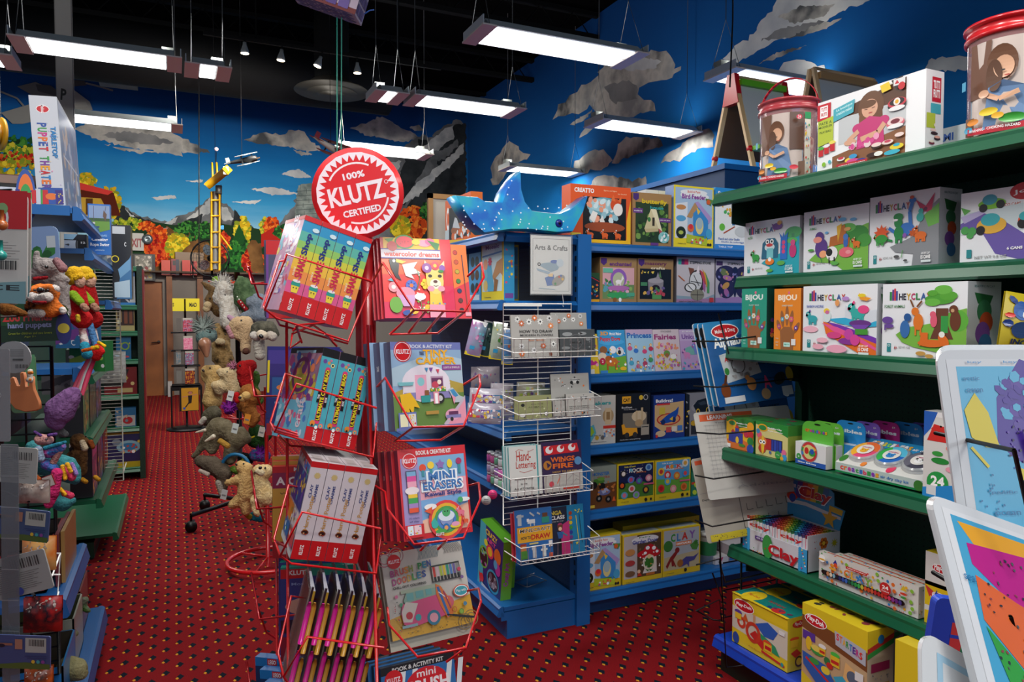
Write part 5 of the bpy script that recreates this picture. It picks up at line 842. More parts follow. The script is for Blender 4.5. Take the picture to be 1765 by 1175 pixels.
for i in range(2):
    for k in range(11):
        mb = MB(); a0 = .006+i*(w_/2-.004); L_ = w_/2-.010; yy = .008+k*.0142
        mb.box((a0, yy, .004), (a0+L_, yy+.011, hh*.86), CARD('d8d8de'))
        nb = 9
        for q in range(nb):
            xx = a0+L_*q/nb; c = CARD(RB[(q*1+k//2) % 9]); mb.tube([(xx+L_/nb*.5, yy+.0055, hh*.6), (xx+L_/nb*.5, yy+.0055, hh*.95)], .0062, c, 6)
        if k == 0: art(mb, 'T 50 50 70 60 c82a30 ^clay', face((a0, yy-.0005, hh*.84), (L_, 0, 0), (0, 0, -hh*.24), (0, -1, 0)), 3)
        o = mb.build('clay_pack', None); o.parent = None
        R_ = Matrix.Rotation(-math.pi/2, 4, 'Z'); o.location = Vector(e.location)+Vector((0, 0, .004)); o.rotation_euler = (0, 0, -math.pi/2)
        tag(o, 'small pack of rainbow clay sticks in the %s row of the open display carton' % ('left' if i == 0 else 'right'), 'clay pack', 'rainbow clay packs in the %s row of the display carton' % ('left' if i == 0 else 'right'))
# long clay stick box, with two more behind it
DOTS = ''.join('C %g %g %g %s 10; ' % (3+(k*37 % 95), 6+(k*53 % 90), .8+(k % 3)*.45, ('3a9a48', '2a80c8', 'e8742a', 'd83a40', 'e8b030', '8ac040')[k % 6]) for k in range(64))
ST = ''.join('E %g 66.5 1.6 8 %s; ' % (8.6+i*3.35, c) for i, c in enumerate(('222', 'c88a60', 'e8d8c0', '8ab8d0', '222830', '2a3070', '2a50a8', '3a6ac0', '1a5a50', '2a8050', '2a9a48', '3ab058', 'c8c040', 'd86030', 'c85028', 'd05a3a', 'c03030', 'b82a2a', 'c83a30', 'd03a40', 'd83a60', '8a3a90', '6a2a80', '4a3a90')))
CLY = 'Y; '+DOTS+'R 6 58 88 75 1a1214; C 6 66.5 1.6 1a1214; C 88 66.5 1.6 1a1214; '+ST+'R 32 14 54 23 c8302a; T 43 18.5 19 4 fff ^rainbow modeling; T 33 40 6 26 e8742a ^C; T 40 40 5 26 e8b030 ^L; T 47 40 7 26 2a80c8 ^A; T 55 42 7 28 7ab040 ^Y; P 2a3a98 18 22 21 6 23 22; E 20 30 4 4 e8a030; C 21 26 2 e0502a; E 18 42 4 5 e8a838; C 6 18 3.6 fff; E 6 22 4 3 e8b030; C 72 40 5.4 c82a2a; T 72 36 6 12 fff ^24; T 72 48 7 5 fff Colors; P e0c030 86 24 89 6 92 24; E 89 34 3.4 4 d8402a; E 89 46 2.6 4 3a9a48; T 82 92 16 5 c84a50 NET WT. 1 LB; T 8 82 10 3 c84a50 non toxic'
for k, (pa, pb, dx, l) in enumerate(((1412, 1583, .0, 'long white spotted clay stick box with a window of 24 coloured sticks'), (1430, 1591, .028, 'second long spotted clay stick box, just behind the windowed front one'), (1436, 1597, .058, 'rearmost of the three long spotted clay stick boxes'))):
    y0 = at(pa, 960, X=X-.0).y; y1 = at(pb, 1040, X=X).y
    o = cbox('clay_stick_box', l, 'box', (X-.0+dx, y0+.0, z+.001), -math.pi/2, y0-y1, .026, .105, ('dcdad6', 'c8c4bc', 'd8d0c8'), CLY if k == 0 else '', side='Z 8 3 10 10 90 90 12 e8742a,3a9a48,c8302a', top='R 6 20 94 50 c85a40; Z 20 5 4 10 96 90 1.2 3a9a48,e8742a,2a80c8', group='long clay stick boxes')
PD = 'E 50 50 46 34 fff; E 50 50 43 31 c8202a; T 50 50 66 26 fff ^Play-Doh'
def PDL(x, y, w_, rot=0): return 'E %g %g %g %g fff; E %g %g %g %g c8202a; V %g %g %g %g %g fff ^Play-Doh; ' % (x, y, w_*.56, w_*.24, x, y, w_*.53, w_*.21, x, y, w_*.84, w_*.24, rot)
kitG(1606, 1660, 1012, z, .07, 'dough_box', 'small white and yellow dough box lying under another at the right of the fifth shelf', ('d8d8d4', 'c8b020', 'e0c020'), 'P e0c020 0 70 100 60 100 100 0 100; '+PDL(50, 30, 60)+'P c83a3a 0 10 30 20 16 36', X, group=gh_)
o = kitG(1606, 1660, 960, z+.06, .06, 'dough_box', 'small dough box lying on top of another at the right of the fifth shelf', ('dcdcd8', 'c8b020', 'e0c020'), 'P e0c020 0 62 100 62 100 100 0 100; '+PDL(56, 26, 60)+'T 44 74 20 14 2a50a0 ^4x', X, group=gh_)
# bottom shelf
X, z = 2.12, .163
PB = 'P d8d0c0 0 26 100 24 100 78 0 70; P e8c828 0 70 100 84 100 100 0 100; P e8c828 0 0 100 0 100 20 60 22 0 16; '+PDL(22, 18, 34, -4)+'R 40 24 44 46 d8a878; P 2a60b8 44 40 66 26 84 36 76 54 60 56; P 2a9a68 46 50 60 56 80 64 88 80 70 78 50 66; P d0302a 34 66 44 54 62 70 58 84; O 40 60 14 5 d0402a; O 18 52 8 4 d0402a; E 66 66 8 4 e0502a; R 60 66 74 82 e8c030; R 62 71 73 78 c8202a; E 12 34 7 3 5a3a98; R 6 36 18 48 e8c030; P d8602a 20 44 26 30 32 46; L d0302a 3 56 86 96 92; E 8 88 6 8 2a50a0; C 92 90 2.6 2a9a98; T 50 90 34 3 c8702a Fun factory set; R 86 28 96 36 e8e8e8'
PT = 'E 24 60 14 20 e8c828; T 24 60 20 18 c8202a Play-Doh; T 60 44 26 14 c83030 PLAY-DOH; E 76 80 10 8 c83030; Z 6 3 60 60 94 84 4 6a3a5a,2a3a80'
PS_ = 'E 50 14 30 12 c02028; T 50 14 40 8 eee Play-Doh; E 30 40 20 6 e0502a; R 14 42 46 56 e8c030; P 3a1a28 60 40 80 34 74 60 62 58; P c8302a 14 66 40 60 60 70 34 76; C 50 84 18 5a3a28; C 50 84 12 e8c030'
for k, (dx, l) in enumerate(((0, 'yellow dough set box with a teal top, frontmost on the blue bottom shelf'), (.125, 'second teal topped dough box directly behind the front one'), (.25, 'rearmost teal topped dough box on the blue bottom shelf'))):
    y0 = at(1262, 1100, X=X).y; y1 = at(1357, 1140, X=X).y
    cbox('dough_set_box', l, 'box', (X+dx, y0-.0-.01*k, z), -math.pi/2, y0-y1, .12, .21, ('e4c828', 'd8c028', '1a8078'), PB, PS_, 'L e4c828 5 0 98 100 98; '+PT, group='teal topped dough boxes')
PST = 'P 7a4a28 0 14 100 24 100 50 0 30; P c8a880 0 30 100 46 100 100 0 100; P e4c828 0 0 100 0 100 24 60 18 0 12; P e4c828 0 84 40 100 0 100; '+PDL(22, 16, 32, 6)+'P b8bcc8 52 16 98 22 98 40 54 32; '+''.join('T %g %g 4.4 8 %s ^%s; ' % (57+i*4.9, 22+i*1.2, c, ch) for i, (ch, c) in enumerate(zip('STARTERS', ('e03a50', 'e8742a', 'e8b030', '3a9a48', '2a80c8', '5a3a98', 'c83a8a', 'e03a30'))))+'R 2 32 22 42 5a3a98; E 12 46 5 9 e8c030; E 26 50 11 6 3a9a48; E 24 48 8 4 e8d060; E 34 42 6 3 eee; R 29 44 39 52 e8c030; R 30 47 38 50 c8302a; E 54 44 7 3 4ac04a; R 47 46 61 58 e8c030; R 48 51 60 55 c8302a; E 42 56 5 5 2a7a48; E 46 60 5 4 c8302a; P e8b878 70 46 92 54 86 78 66 68; E 80 60 8 8 5a6a80; P 2a60b0 2 58 40 62 56 78 54 92 24 88 4 74; L d0302a 3 8 64 54 84; E 40 68 7 5 e8d040; E 22 64 8 4 3a9a48; P 3aa8c8 52 70 66 64 96 86 92 98 72 96; Z 12 3 62 72 90 92 2.4 e04838,e8d040,fff; P d87a3a 66 94 90 92 84 100 64 100; R 84 50 96 60 e8e8e8; T 36 96 6 8 2a3a90 ^5'
kitG(1392, 1509, 1068, z, .13, 'dough_set_box', 'yellow and brown dough starter box with a rainbow corner, bottom shelf', ('e4c828', 'c8b8a0', 'e0c428'), PST, X-.01, side='P e4c828 0 0 100 0 100 14 0 20; P c83a30 0 20 100 8 100 14 0 26; P 3a9a48 0 26 100 14 100 20 0 32; C 50 12 12 2a80c0; R 14 38 84 48 a02a5a; R 14 62 84 72 c89a40; R 14 86 84 96 c86a2a; Z 10 3 14 50 84 60 3 999,777', top='Z 16 3 10 20 90 80 5 8a3a40,3a3a30', group=gh_)
kitG(1430, 1528, 1062, z, .13, 'dough_set_box', 'yellow dough box hidden behind the starter box with the rainbow corner', ('d0b828', 'a89880', 'd0b828'), '', X+.13, side='P 3a9a48 0 20 100 12 100 18 0 30; R 10 60 60 80 2a8a80', group=gh_)
kitG(1556, 1660, 1130, z, .12, 'dough_tub_box', 'plain yellow dough box with a round red logo at the bottom right', ('e4c828', 'd0b828', 'd8bc28'), PDL(50, 60, 80), X-.02, group=gh_)
kitG(1400, 1440, 1045, z, .2, 'dough_box', 'yellow box deep on the bottom shelf behind the teal topped boxes', ('a89828', '887820', 'a89828'), '', X+.3, group=gh_)

# top shelf: buckets and the big boxed set
z = GZ['top'][1]+.004
LBL = 'R 0 0 100 100 8a9aa8; P 6a4028 0 0 30 0 26 60 0 60; R 70 0 100 56 5a3a28; E 42 28 17 24 6a4630; E 44 32 11 14 d8a888; E 34 40 9 20 5a3a26; P 6a88b0 22 96 28 52 44 46 66 54 74 80 70 96; E 44 36 2 1 333; E 48 42 3 1 b04a40; L d8a888 6 60 60 40 66 24 58; E 24 58 6 5 d8a888; P 7a5a48 0 80 100 74 100 100 0 100; E 30 78 10 5 e8c830; E 12 86 8 4 e89030; E 54 88 13 6 3a9a38; E 40 84 6 4 e8b030; E 78 84 8 5 d83040; E 8 94 6 4 3aa0c8; R 8 93 66 100 c02838; T 36 96.5 50 3 fff WARNING - CHOKING HAZARD; C 86 10 5 d83050; T 86 10 5 5 fff 3+; R 0 40 6 50 3aa0c8'
def bucket(px, pr_, ytop, X_, label, r, arc0, hand):
    c = at(px, 300, X=X_); zt = at(px, ytop, X=X_).z; h_ = zt-z
    e = empty('craft_bucket', (c.x, c.y, z), label, 'bucket')
    CLR = M('d8a8a8', .08, alpha=.38, coat=1); RED = M('c81c24', .3, coat=.5)
    MB().lathe([(r*.93, 0), (r*.93, .006), (r*.96, h_*.9)], CLR, n=40, cap=False).lathe([(r*.9, .002), (r*.9, .01)], M('c08080', .4), n=40).build('tub', e)
    mb = MB(); mb.lathe([(r*.80, .012), (r*.83, h_*.55)], M('a85a40/d8c8b0/c04a60/30', .7), n=24); mb.build('contents', e)
    mb = MB(); ang0, span = arc0
    vd = math.atan2(-c.y, -c.x)
    pos = lambda x, y, h: Vector(((r*.967+h)*math.cos(vd+ang0+span*x/100), (r*.967+h)*math.sin(vd+ang0+span*x/100), .012+(h_*.78)*(1-y/100)))
    n = 16
    mb.add([pos(100*i/n, yy, 0) for yy in (0, 100) for i in range(n+1)], [(i, i+1, n+2+i, n+1+i) for i in range(n)], CARD('c8b8b0'), True)
    # artwork is cut in strips so that it follows the curve
    art(mb, LBL, pos, r*span/(h_*.78), CARD, .0012)
    art(mb, 'R 103 0 119 100 e8e0d0; R 103 0 119 10 3a9a60; Z 26 4 104 14 118 98 2 e04838,e8c030,3a9ac8,3a9a48', pos, 1, CARD, .0012)
    mb.build('label_wrap', e)
    MB().lathe([(r*.97, h_*.86), (r*1.03, h_*.87), (r*1.03, h_*.9), (r*.98, h_*.91), (r*.98, h_*.97), (r*1.05, h_*.975), (r*1.05, h_), (r*.2, h_*1.0)], M('c04048' if hand else 'c81c24', .3, coat=.5, alpha=.75 if hand else 1), n=44, cap=False).build('lid', e)
    if hand:
        ha = vd+1.2; pts = []
        for k in range(17):
            t = math.pi*k/16; s_ = math.cos(t)*r*1.04; pts.append((s_*math.cos(ha), s_*math.sin(ha), h_*.9+math.sin(t)*r*1.15))
        mb = MB(); wv = Vector((-math.sin(ha), math.cos(ha), 0))*.009
        for a_, b_ in zip(pts, pts[1:]):
            A_, B_ = Vector(a_), Vector(b_); o_ = Vector((A_.x, A_.y, 0)).normalized()*.002; u_ = Vector((0, 0, .003))
            vs = [A_-wv, A_+wv, B_+wv, B_-wv]; mb.add(vs+[v+u_ for v in vs], [(0, 1, 2, 3), (7, 6, 5, 4), (0, 4, 5, 1), (1, 5, 6, 2), (2, 6, 7, 3), (3, 7, 4, 0)], M('c81c24', .3, coat=.5), True)
        mb.build('handle', e)
    return e
bucket(1358, 51, 180, 2.215, 'clear craft bucket with a red handle raised, left end of the green top shelf', .112, (-1.05, 1.55), True)
bucket(1740, 90, 46, 2.23, 'large clear craft bucket with a wide red lid at the top right corner', .118, (-1.0, 1.9), False)
GB_ = '''Y; P 5a3620 22 20 84 2 84 30 22 44; R 22 30 84 66 c8ccce; P 8a5a38 16 80 84 62 84 100 16 100; E 53 26 12 20 6a4428; E 48 40 6 22 7a5030; E 58 42 6 24 6a4428; E 52 28 7.4 12 dca88a; E 50 22 8 5 6a4428; L 5a3020 .5 47 28 50 28.6; L 5a3020 .5 54 28.6 57 28; E 53 34 2 .8 b85048; P c83a78 42 44 52 38 64 44 66 76 40 78; E 41 50 5 6 c83a78; E 65 48 5 6 c83a78; L dca88a 4 42 54 32 64; L dca88a 4.4 66 52 60 62 44 66; E 34 66 6 4 dca88a; Z 14 3 30 66 60 74 3 d84a90,f0a0c0,e8d0d0; R 0 4 14 26 c8182a; R 3 7 11 23 fff; T 7 11.5 6 5 c8182a ^TUTTI; T 7 18.5 6 5 c8182a ^FRUTTI; P 4ab0c0 17 16 38 10 37 27 17 33; V 28 17 16 4 -9 dff La boutique; V 28 22 16 4 -9 dff creative maker; P b8c83a 1 27 17 24 17 58 1 62; T 9 31 13 4 3a5a20 PATE A; T 9 36 14 3 3a5a20 MODELER; T 9 43 12 3 3a5a20 PLATEAU
R 2 66 7 76 c8202a; R 8 64 13 74 c8202a; R 14 62 19 72 c8202a; E 4.5 65 3.4 2.4 50b040; E 10.5 63 3.4 2.4 f0f0f0; E 16.5 60 3.4 2.4 f0e060; C 8 88 2 8ac030; C 14 86 1.6 4ab0c0; E 77 34 8 6 2a1a1a; E 77 31 8 6 c83a48; E 77 30 6.4 4.6 2a1a1a; C 77 30 3 f0e8e0; C 77 30 1.6 e8b030; E 77 38 7 3 f0f0f0; E 76 56 8 6 d86a7a; E 76 54 7 4.6 f0d0d0; E 76 54 4 3 7a2a38; E 76 60 7 2.6 f0f0f0; P e8c828 62 4 70 2 72 12 64 14; P 2a1a1a 72 2 82 0 82 12 76 14; R 74 2 84 10 e0e0e0; P c8202a 75 8 77 3 79 8; C 81 12 3 c8202a; E 26 86 4 2.6 f0f0f0; E 26 85 3 2 c83a48; E 34 90 4 3 f0d040; E 38 86 4 3 3a9ad0; E 60 80 5 3 3a2018; E 60 78 4.6 2.6 f0d8d0; E 70 78 5 3 f0d8d0; E 70 77 3 1.8 c84a60; E 80 72 4 2.6 f0d8d0; E 56 90 5 3 3a2018; E 62 90 4 3 f0f0e8; E 78 86 6 3.6 e8d030; E 74 92 7 3 3ab0c8; E 78 84 3 2 3ab0c8; E 38 92 6 3 d84a90; E 46 94 5 3 2a3a90; R 22 93 52 100 c02030; T 37 96.5 26 3 fff WARNING CHOKING HAZARD'''
kitG(1405, 1590, 150, z, .085, 'craft_set_box', 'large white craft set box with a girl in pink making clay cakes, top green shelf', ('f0f2f4', 'e8eaec', 'e8eaec'), GB_, 2.13, side='R 34 8 84 38 c8182a; T 59 17 36 10 fff ^TUTTI; T 59 28 36 10 fff ^FRUTTI; R 28 40 84 52 4ab0c0; R 6 52 54 70 b8c83a; E 50 76 20 6 3a2018; E 44 72 16 5 f0d0c8; E 66 82 18 6 3a2018; E 66 80 16 5 e8b0a0; E 36 88 16 6 7a2a38; E 36 86 14 5 f0e8d8; C 52 66 6 f0e8e0; S 60 96 8 4 6 c8202a')
p = at(1600, 235, X=2.26)
kitG(1586, 1662, 222, z, .07, 'craft_kit_box', 'small white box with a yellow edge and coloured letters behind the big craft set', ('c8d0d4', 'd8c028', 'd8c028'), 'T 50 30 40 24 2a5ab0 ^AMI; R 60 60 80 90 c8b060; E 20 70 10 10 8ac0c0', 2.30)
# black wire rack hung on the end of the green unit, with pads and learning charts
BW = M('101012', .4, .4)
YW = 2.5; a = at(1283, 560, Y=YW)
e = empty('wire_chart_rack', (a.x, YW, .12), 'black wire rack at the end of the green shelving holding alphabet pads and charts', 'rack')
xb = at(1345, 560, Y=YW).x-a.x; ztop = 1.5
mb = MB()
for x in (0, xb, xb+.2): mb.tube([(x, 0, 0), (x, 0, ztop)], .005, BW, 6)
for k in range(12): mb.tube([(-.1, .006, .06+k*.125), (xb+.25, .006, .06+k*.125)], .003, BW, 5)
mb.build('frame', e)
def P_r(pts): return [at(x, y, d=d_)-e.location for x, y, d_ in pts]
for pts in (((1193, 588, 2.95), (1237, 588, 2.9), (1300, 580, 2.95), (1385, 566, 3.15)), ((1195, 665, 2.95), (1237, 667, 2.9), (1300, 660, 2.95), (1390, 650, 3.15)), ((1199, 745, 2.95), (1240, 748, 2.9), (1300, 742, 2.95)), ((1198, 819, 2.95), (1230, 825, 2.9), (1300, 815, 2.95), (1376, 803, 3.1)), ((1198, 896, 2.95), (1228, 907, 2.9), (1290, 896, 2.95), (1380, 885, 3.1)), ((1238, 540, 3.0), (1256, 610, 2.95))):
    MB().tube(P_r(pts), .0035, BW, 5).build('holder_arm', e)
for pts in (((1200, 973, 3.0), (1240, 963, 2.95), (1246, 1035, 2.95), (1228, 987, 3.0)), ((1240, 968, 2.95), (1250, 1003, 3.0), (1320, 987, 3.1)), ((1200, 1052, 3.0), (1240, 1033, 2.95), (1244, 1070, 2.95), (1230, 1068, 3.0), (1200, 1052, 3.0)), ((1240, 930, 2.95), (1252, 1150, 2.95), (1285, 1146, 2.95))):
    MB().tube(P_r(pts), .0035, BW, 5).build('empty_holder', e)
AL = '''R 0 0 100 100 2a80b8; R 4 0 96 14 2a80b8; P 1d5a9a 0 24 100 10 100 100 0 100; E 26 12 18 8 fff; E 26 12 17 7 c02028; V 26 12 26 6 -3 fff Melissa & Doug; V 31 26 46 15 -4 fff ^Alphabet; P c0c8cc 12 40 56 32 62 66 16 74; O 26 44 4 1.4 888; T 20 46 5 6 c02020 ^A; T 38 42 5 6 c02020 ^G; O 34 54 9 1.2 555; Z 10 3 20 50 54 68 3 999,aaa,777; E 18 60 3 4 3a8a40; T 72 48 30 2.6 123 Color on; T 72 56 30 2.6 123 one page; T 28 78 24 2.4 123 Trace and Learn; T 60 74 34 2.4 123 Match letters and pictures
E 12 82 6 8 7a4020; L 5a3018 3 12 76 16 64; E 46 78 6 7 c88a50; C 42 70 3 c88a50; V 66 78 10 16 -6 e05080 ^A; E 84 76 9 6 333 -30; T 88 94 7 10 eee ^C; E 62 92 6 6 c8a078; E 98 72 5 8 c8b040; R 8 90 34 97 d8dce0; R 84 86 98 97 d8dce0'''
def sheet(name, label, cat, px, py, d, pz, w_, h_, col, spec, th=.004, r=.012, group=None, mat=CARD, edge=None):
    o_ = at(px, py, d=d); mb = MB(); n = 5; pr = []
    for cx, cz, a0 in ((w_-r, r, -90), (w_-r, h_-r, 0), (r, h_-r, 90), (r, r, 180)):
        for k in range(n+1): t = math.radians(a0+90*k/n); pr.append((cx+r*math.cos(t), 0, cz+r*math.sin(t)))
    mb.prism(pr, (0, 0, 0), (0, th, 0), mat(edge or col)); 
    mb.poly([(x, -.0002, z_) for x, y, z_ in pr], mat(col))
    art(mb, spec, face((0, 0, h_), (w_, 0, 0), (0, 0, -h_), (0, -1, 0)), w_/h_, mat, start=4)
    o = mb.build(name, None, o_); o.rotation_euler = pz.to_euler(); return tag(o, label, cat, group)
for k, (dx, dy, l) in enumerate(((0, 0, 'front blue alphabet activity pad in the upper pocket of the black rack'), (-9, -1, 'blue alphabet pad just behind the front one in the upper pocket'), (-18, -2, 'rearmost blue alphabet pad in the upper pocket'))):
    sheet('activity_pad', l, 'pad', 1240+dx, 702+dy, 3.0+.03*k, pose(20.8, 13.6, 4.4), .40, .358, '2a80b8', AL if k == 0 else 'E 3 12 3 6 222; E 3 24 3 6 222', .008, group='alphabet pads', edge='c8d0d8')
for k, (dx, dy, l) in enumerate(((0, 0, 'front blue alphabet pad in the lower pocket, its picture mostly covered'), (-9, 3, 'second blue alphabet pad in the lower pocket of the black rack'))):
    sheet('activity_pad', l, 'pad', 1246+dx, 778-dy, 3.13+.03*k, pose(20.8, 13.6, 4.4), .40, .37, '2a80b8', AL if k == 0 else 'E 3 12 3 6 222; E 3 24 3 6 222', .008, group='alphabet pads', edge='c8d0d8')
GRD = ''.join('L 999 .3 %g 16 %g 78; ' % (10+i*4, 10+i*4) for i in range(21))+''.join('L 999 .3 8 %g 94 %g; ' % (16+i*5, 16+i*5) for i in range(13))
sheet('learning_chart', 'laminated hundred-square learning chart with an orange heading strip', 'chart', 1222, 862, 3.02, pose(8, 19, 3.6), .44, .37, 'b8b6b0', 'R 5 3 60 11 d0582a; T 26 7 26 5 eee ^LEARNING; V 30 14 20 3 0 777 Vocabulary; '+GRD+'T 60 88 60 3 999 Addition; Z 20 3 30 84 90 90 .7 aaa,999', .0025, edge='d8dadc')
sheet('learning_chart', 'laminated days of the week chart with a yellow strip along its bottom', 'chart', 1220, 937, 3.08, pose(2, 8, 10), .43, .36, 'a8a498', 'R 3 3 24 8 c8502a; L 888 .4 2 42 60 42; T 16 50 26 3 333 Days of the Week; L 333 .6 40 44 40 90 96 90; L 333 .5 40 44 96 44; '+''.join('L 333 .5 %g %g %g %g %g %g; ' % (46+i*10, 46+j*16, 46+i*10, 54+j*16, 52+i*10, 54+j*16) for i in range(5) for j in range(3))+'R 4 91 60 99 c8b820; Z 30 4 6 92 58 98 .5 333,444', .0025, edge='d0d2d0')
# laminated maps in the foreground rack at the right edge
MAPA = '''R 5 4 99 97 d8dade; R 10 7 99 95 58b4dc; P 4a2a98 27 38 30 20 46 4 60 8 72 12 99 10 99 80 70 70 50 52 34 44; Z 26 5 34 8 80 32 4 58b4dc,5a3aa0,4a2a98; B 40 6 52 18 20 10 3.4 58b4dc,4a2a98; P e0cc20 11 25 18 18 24 26 27 38 28 41 20 40 13 36; L e0cc20 1.6 12 40 20 48; P e0cc20 35 48 50 52 66 56 72 70 62 84 44 66; P 3a9a38 48 70 62 80 72 97 60 97; P 4a9a38 52 4 60 6 56 14; B 60 7 50 40 20 14 .9 2a1a50,6a4ab0; B 60 8 50 62 12 10 .9 8a8a20,555; B 40 9 20 70 8 20 .9 3a78a8,4a90b8; T 17 12 9 1.6 3a78a8 arctic; T 18 17 9 1.6 3a78a8 ocean; T 26 58 14 1.6 3a78a8 pacific; T 26 66 14 1.6 3a78a8 ocean; T 20 5.4 8 1.2 4a90c8 key; T 40 5.4 8 1.2 4a90c8 key'''
MAPB = '''R 5 4 99 97 d8dade; R 9 6 99 97 4aa0c8; P e0a020 12 8 99 8 99 40 60 30 20 18; P b82080 14 16 50 14 52 36 30 34 14 24; P d8642a 14 28 34 34 52 38 54 62 36 66 12 44; P 5a3a98 60 26 99 36 99 66 84 64 66 46; P d8c820 52 26 60 28 66 46 84 66 80 80 62 74 54 60; P 3a9a38 12 46 24 56 36 68 52 97 30 97 18 68; P c82a88 36 62 62 74 74 97 52 97 40 80; P 4ac040 66 78 84 84 97 97 78 97; B 120 3 44 50 32 34 .9 333,555,844; T 10 30 6 2 3a78a8 sea'''
e = empty('wire_map_rack', at(1760, 1300, d=.95), 'black wire holder at the right edge carrying large laminated maps', 'rack')
def P_q(pts): return [at(x, y, d=d_)-e.location for x, y, d_ in pts]
for pts in (((1612, 746, .98), (1748, 776, .82)), ((1748, 776, .82), (1790, 960, .80)), ((1608, 986, .95), (1742, 1064, .78)), ((1742, 1064, .78), (1790, 1260, .76))):
    MB().tube(P_q(pts), .0028, BW, 6).build('holder_arm', e)
MB().tube(P_q(((1790, 740, .9), (1800, 1300, .9))), .004, BW, 6).build('upright', e)
PLM = lambda c: M(c, .25, coat=.8)
def mat_(label, px, py, d, pz, w_, h_, spec, n=5):
    for k in range(n):
        v = pz @ Vector((.003*k, .004*k, .003*k))
        o = sheet('laminated_map', label if k == 0 else label.replace('front', 'copy behind').replace(', upper holder', '').replace(', middle holder', ''), 'map', px, py, d, pz, w_, h_, 'cfd2d6', spec if k == 0 else '', .0035, .02, 'laminated maps', PLM, 'b8babe')
        o.location = at(px, py, d=d)-pz @ Vector((0, 0, h_))+v
mat_('front large laminated map of a northern continent in purple and yellow, upper holder', 1612, 603, .93, pose(4, 14, 0), .24, .31, MAPA, 4)
mat_('front large laminated map with orange, magenta and green states, middle holder', 1602, 850, .84, pose(28, 34, -24), .27, .31, MAPB, 4)
mat_('front laminated sheet with a pale blue border at the bottom right corner', 1588, 1085, .76, pose(28, 30, -36), .25, .25, 'R 8 6 97 97 9ac0d8; R 11 9 97 97 d0d4d8; Z 20 3 20 14 90 40 1 888,aaa', 2)
o = sheet('display_stand', 'blue plastic frame standing at the end of the bottom shelf by the maps', 'frame', 1592, 1175, 1.25, pose(-6, 0, -7), .05, .15, '1a3fb0', 'R 62 26 100 60 c8383a; R 60 40 100 44 1a3fb0', .02)
# tall blue wall unit with easels behind, seen over the shelves
e = empty('shelving_unit', (4.55, 4.28, 0), 'tall dark blue wall unit behind the shelves with two easels on its top', 'shelf')
MB().box((-.8, 0, 0), (.85, 1.6, 2.62), M('0d3a6a', .5)).box((-.82, -.02, 2.62), (.87, 1.6, 2.66), BLUE).build('cabinet', e)
WO = M('e8c898/d8b07a/3', .45); RD = M('c81820', .35)
def easel(pxa, pxb, ytop, Yd, label, tray='6ac020'):
    zb = 2.662; c = at((pxa+pxb)/2, 300, Y=Yd); hw = (at(pxb, 300, Y=Yd).x-at(pxa, 300, Y=Yd).x)/2; H_ = at((pxa+pxb)/2, ytop, Y=Yd).z-zb
    e = empty('easel', (c.x, Yd, zb), label, 'easel')
    for sx in (-1, 1):
        for sy in (-1, 1):
            MB().prism([(sx*hw-.02, sy*.24-.012, 0), (sx*hw+.02, sy*.24-.012, 0), (sx*hw+.02, sy*.24+.012, 0), (sx*hw-.02, sy*.24+.012, 0)], (0, 0, 0), (0, -sy*.22, H_), WO).build('leg', e)
            MB().ball((sx*hw, sy*.2-.0, H_*.2), .028, RD, 10).build('knob', e)
    for sx in (-1, 1) if tray == '6ac020' else (): MB().prism([(sx*hw-.025, -.09, H_-.22), (sx*hw-.025, .09, H_-.22), (sx*hw-.025, .04, H_+.02), (sx*hw-.025, -.04, H_+.02)], (0, 0, 0), (.05, 0, 0), RD).build('hinge_cap', e)
    mb = MB(); mb.prism([(-hw+.02, -.215, H_*.22), (hw-.02, -.215, H_*.22), (hw-.02, -.035, H_*.95), (-hw+.02, -.035, H_*.95)], (0, 0, 0), (0, .012, 0), M('ccd0cc', .3, coat=.5)); mb.build('white_board', e)
    mb = MB(); mb.prism([(-hw+.02, .215, H_*.22), (hw-.02, .215, H_*.22), (hw-.02, .035, H_*.95), (-hw+.02, .035, H_*.95)], (0, 0, 0), (0, -.012, 0), M('6a4a30', .6)); mb.build('chalk_board', e)
    MB().box((-hw+.02, -.08, H_*.9), (hw-.02, -.03, H_*.96), M(tray, .4)).build('clip_bar', e)
    MB().box((-hw, -.30, H_*.18), (hw, -.2, H_*.22), M(tray, .4)).build('tray', e)
    MB().tube([(-hw, -.02, H_), (hw, -.02, H_)], .014, WO, 8).build('paper_dowel', e)
    return e
o = easel(1262, 1345, 140, 4.55, 'wooden easel with red caps and a green clip bar, left of the handled bucket')
o = easel(1398, 1500, 128, 4.6, 'second wooden easel with a white board, behind the red bucket handle', 'b8905c')
# ---------------------------------------------------------------- red wire spinner rack in the foreground
RW = M('c4161c', .28, coat=.5); RS = M('a80f16', .4, coat=.3)
rc = at(634, 600, d=2.22); rk = empty('spinner_rack', (rc.x, rc.y, 0), 'red wire spinner rack with a round red and white sign, full of craft books', 'rack')
def rp(pts): return [at(x, y, d=d_)-rk.location for x, y, d_ in pts]
MB().lathe([(.3, 0), (.3, .02), (.06, .05), (.03, .06)], RS, n=32).build('base', rk)
MB().lathe([(.02, .05), (.02, 1.78)], RS, n=12).build('pole', rk)
MB().box((-.045, -.003, .35), (.03, .003, 1.62), RS).build('centre_panel', rk, (0, 0, 0), (0, 0, -YAW-.5))
for pts in (((494, 556, 2.12), (497, 1180, 2.0)), ((634, 560, 2.08), (650, 1180, 1.95)), ((640, 560, 2.2), (646, 640, 2.2)), ((474, 700, 2.4), (478, 1180, 2.3))):
    MB().tube(rp(pts), .0045, RW).build('upright_wire', rk)
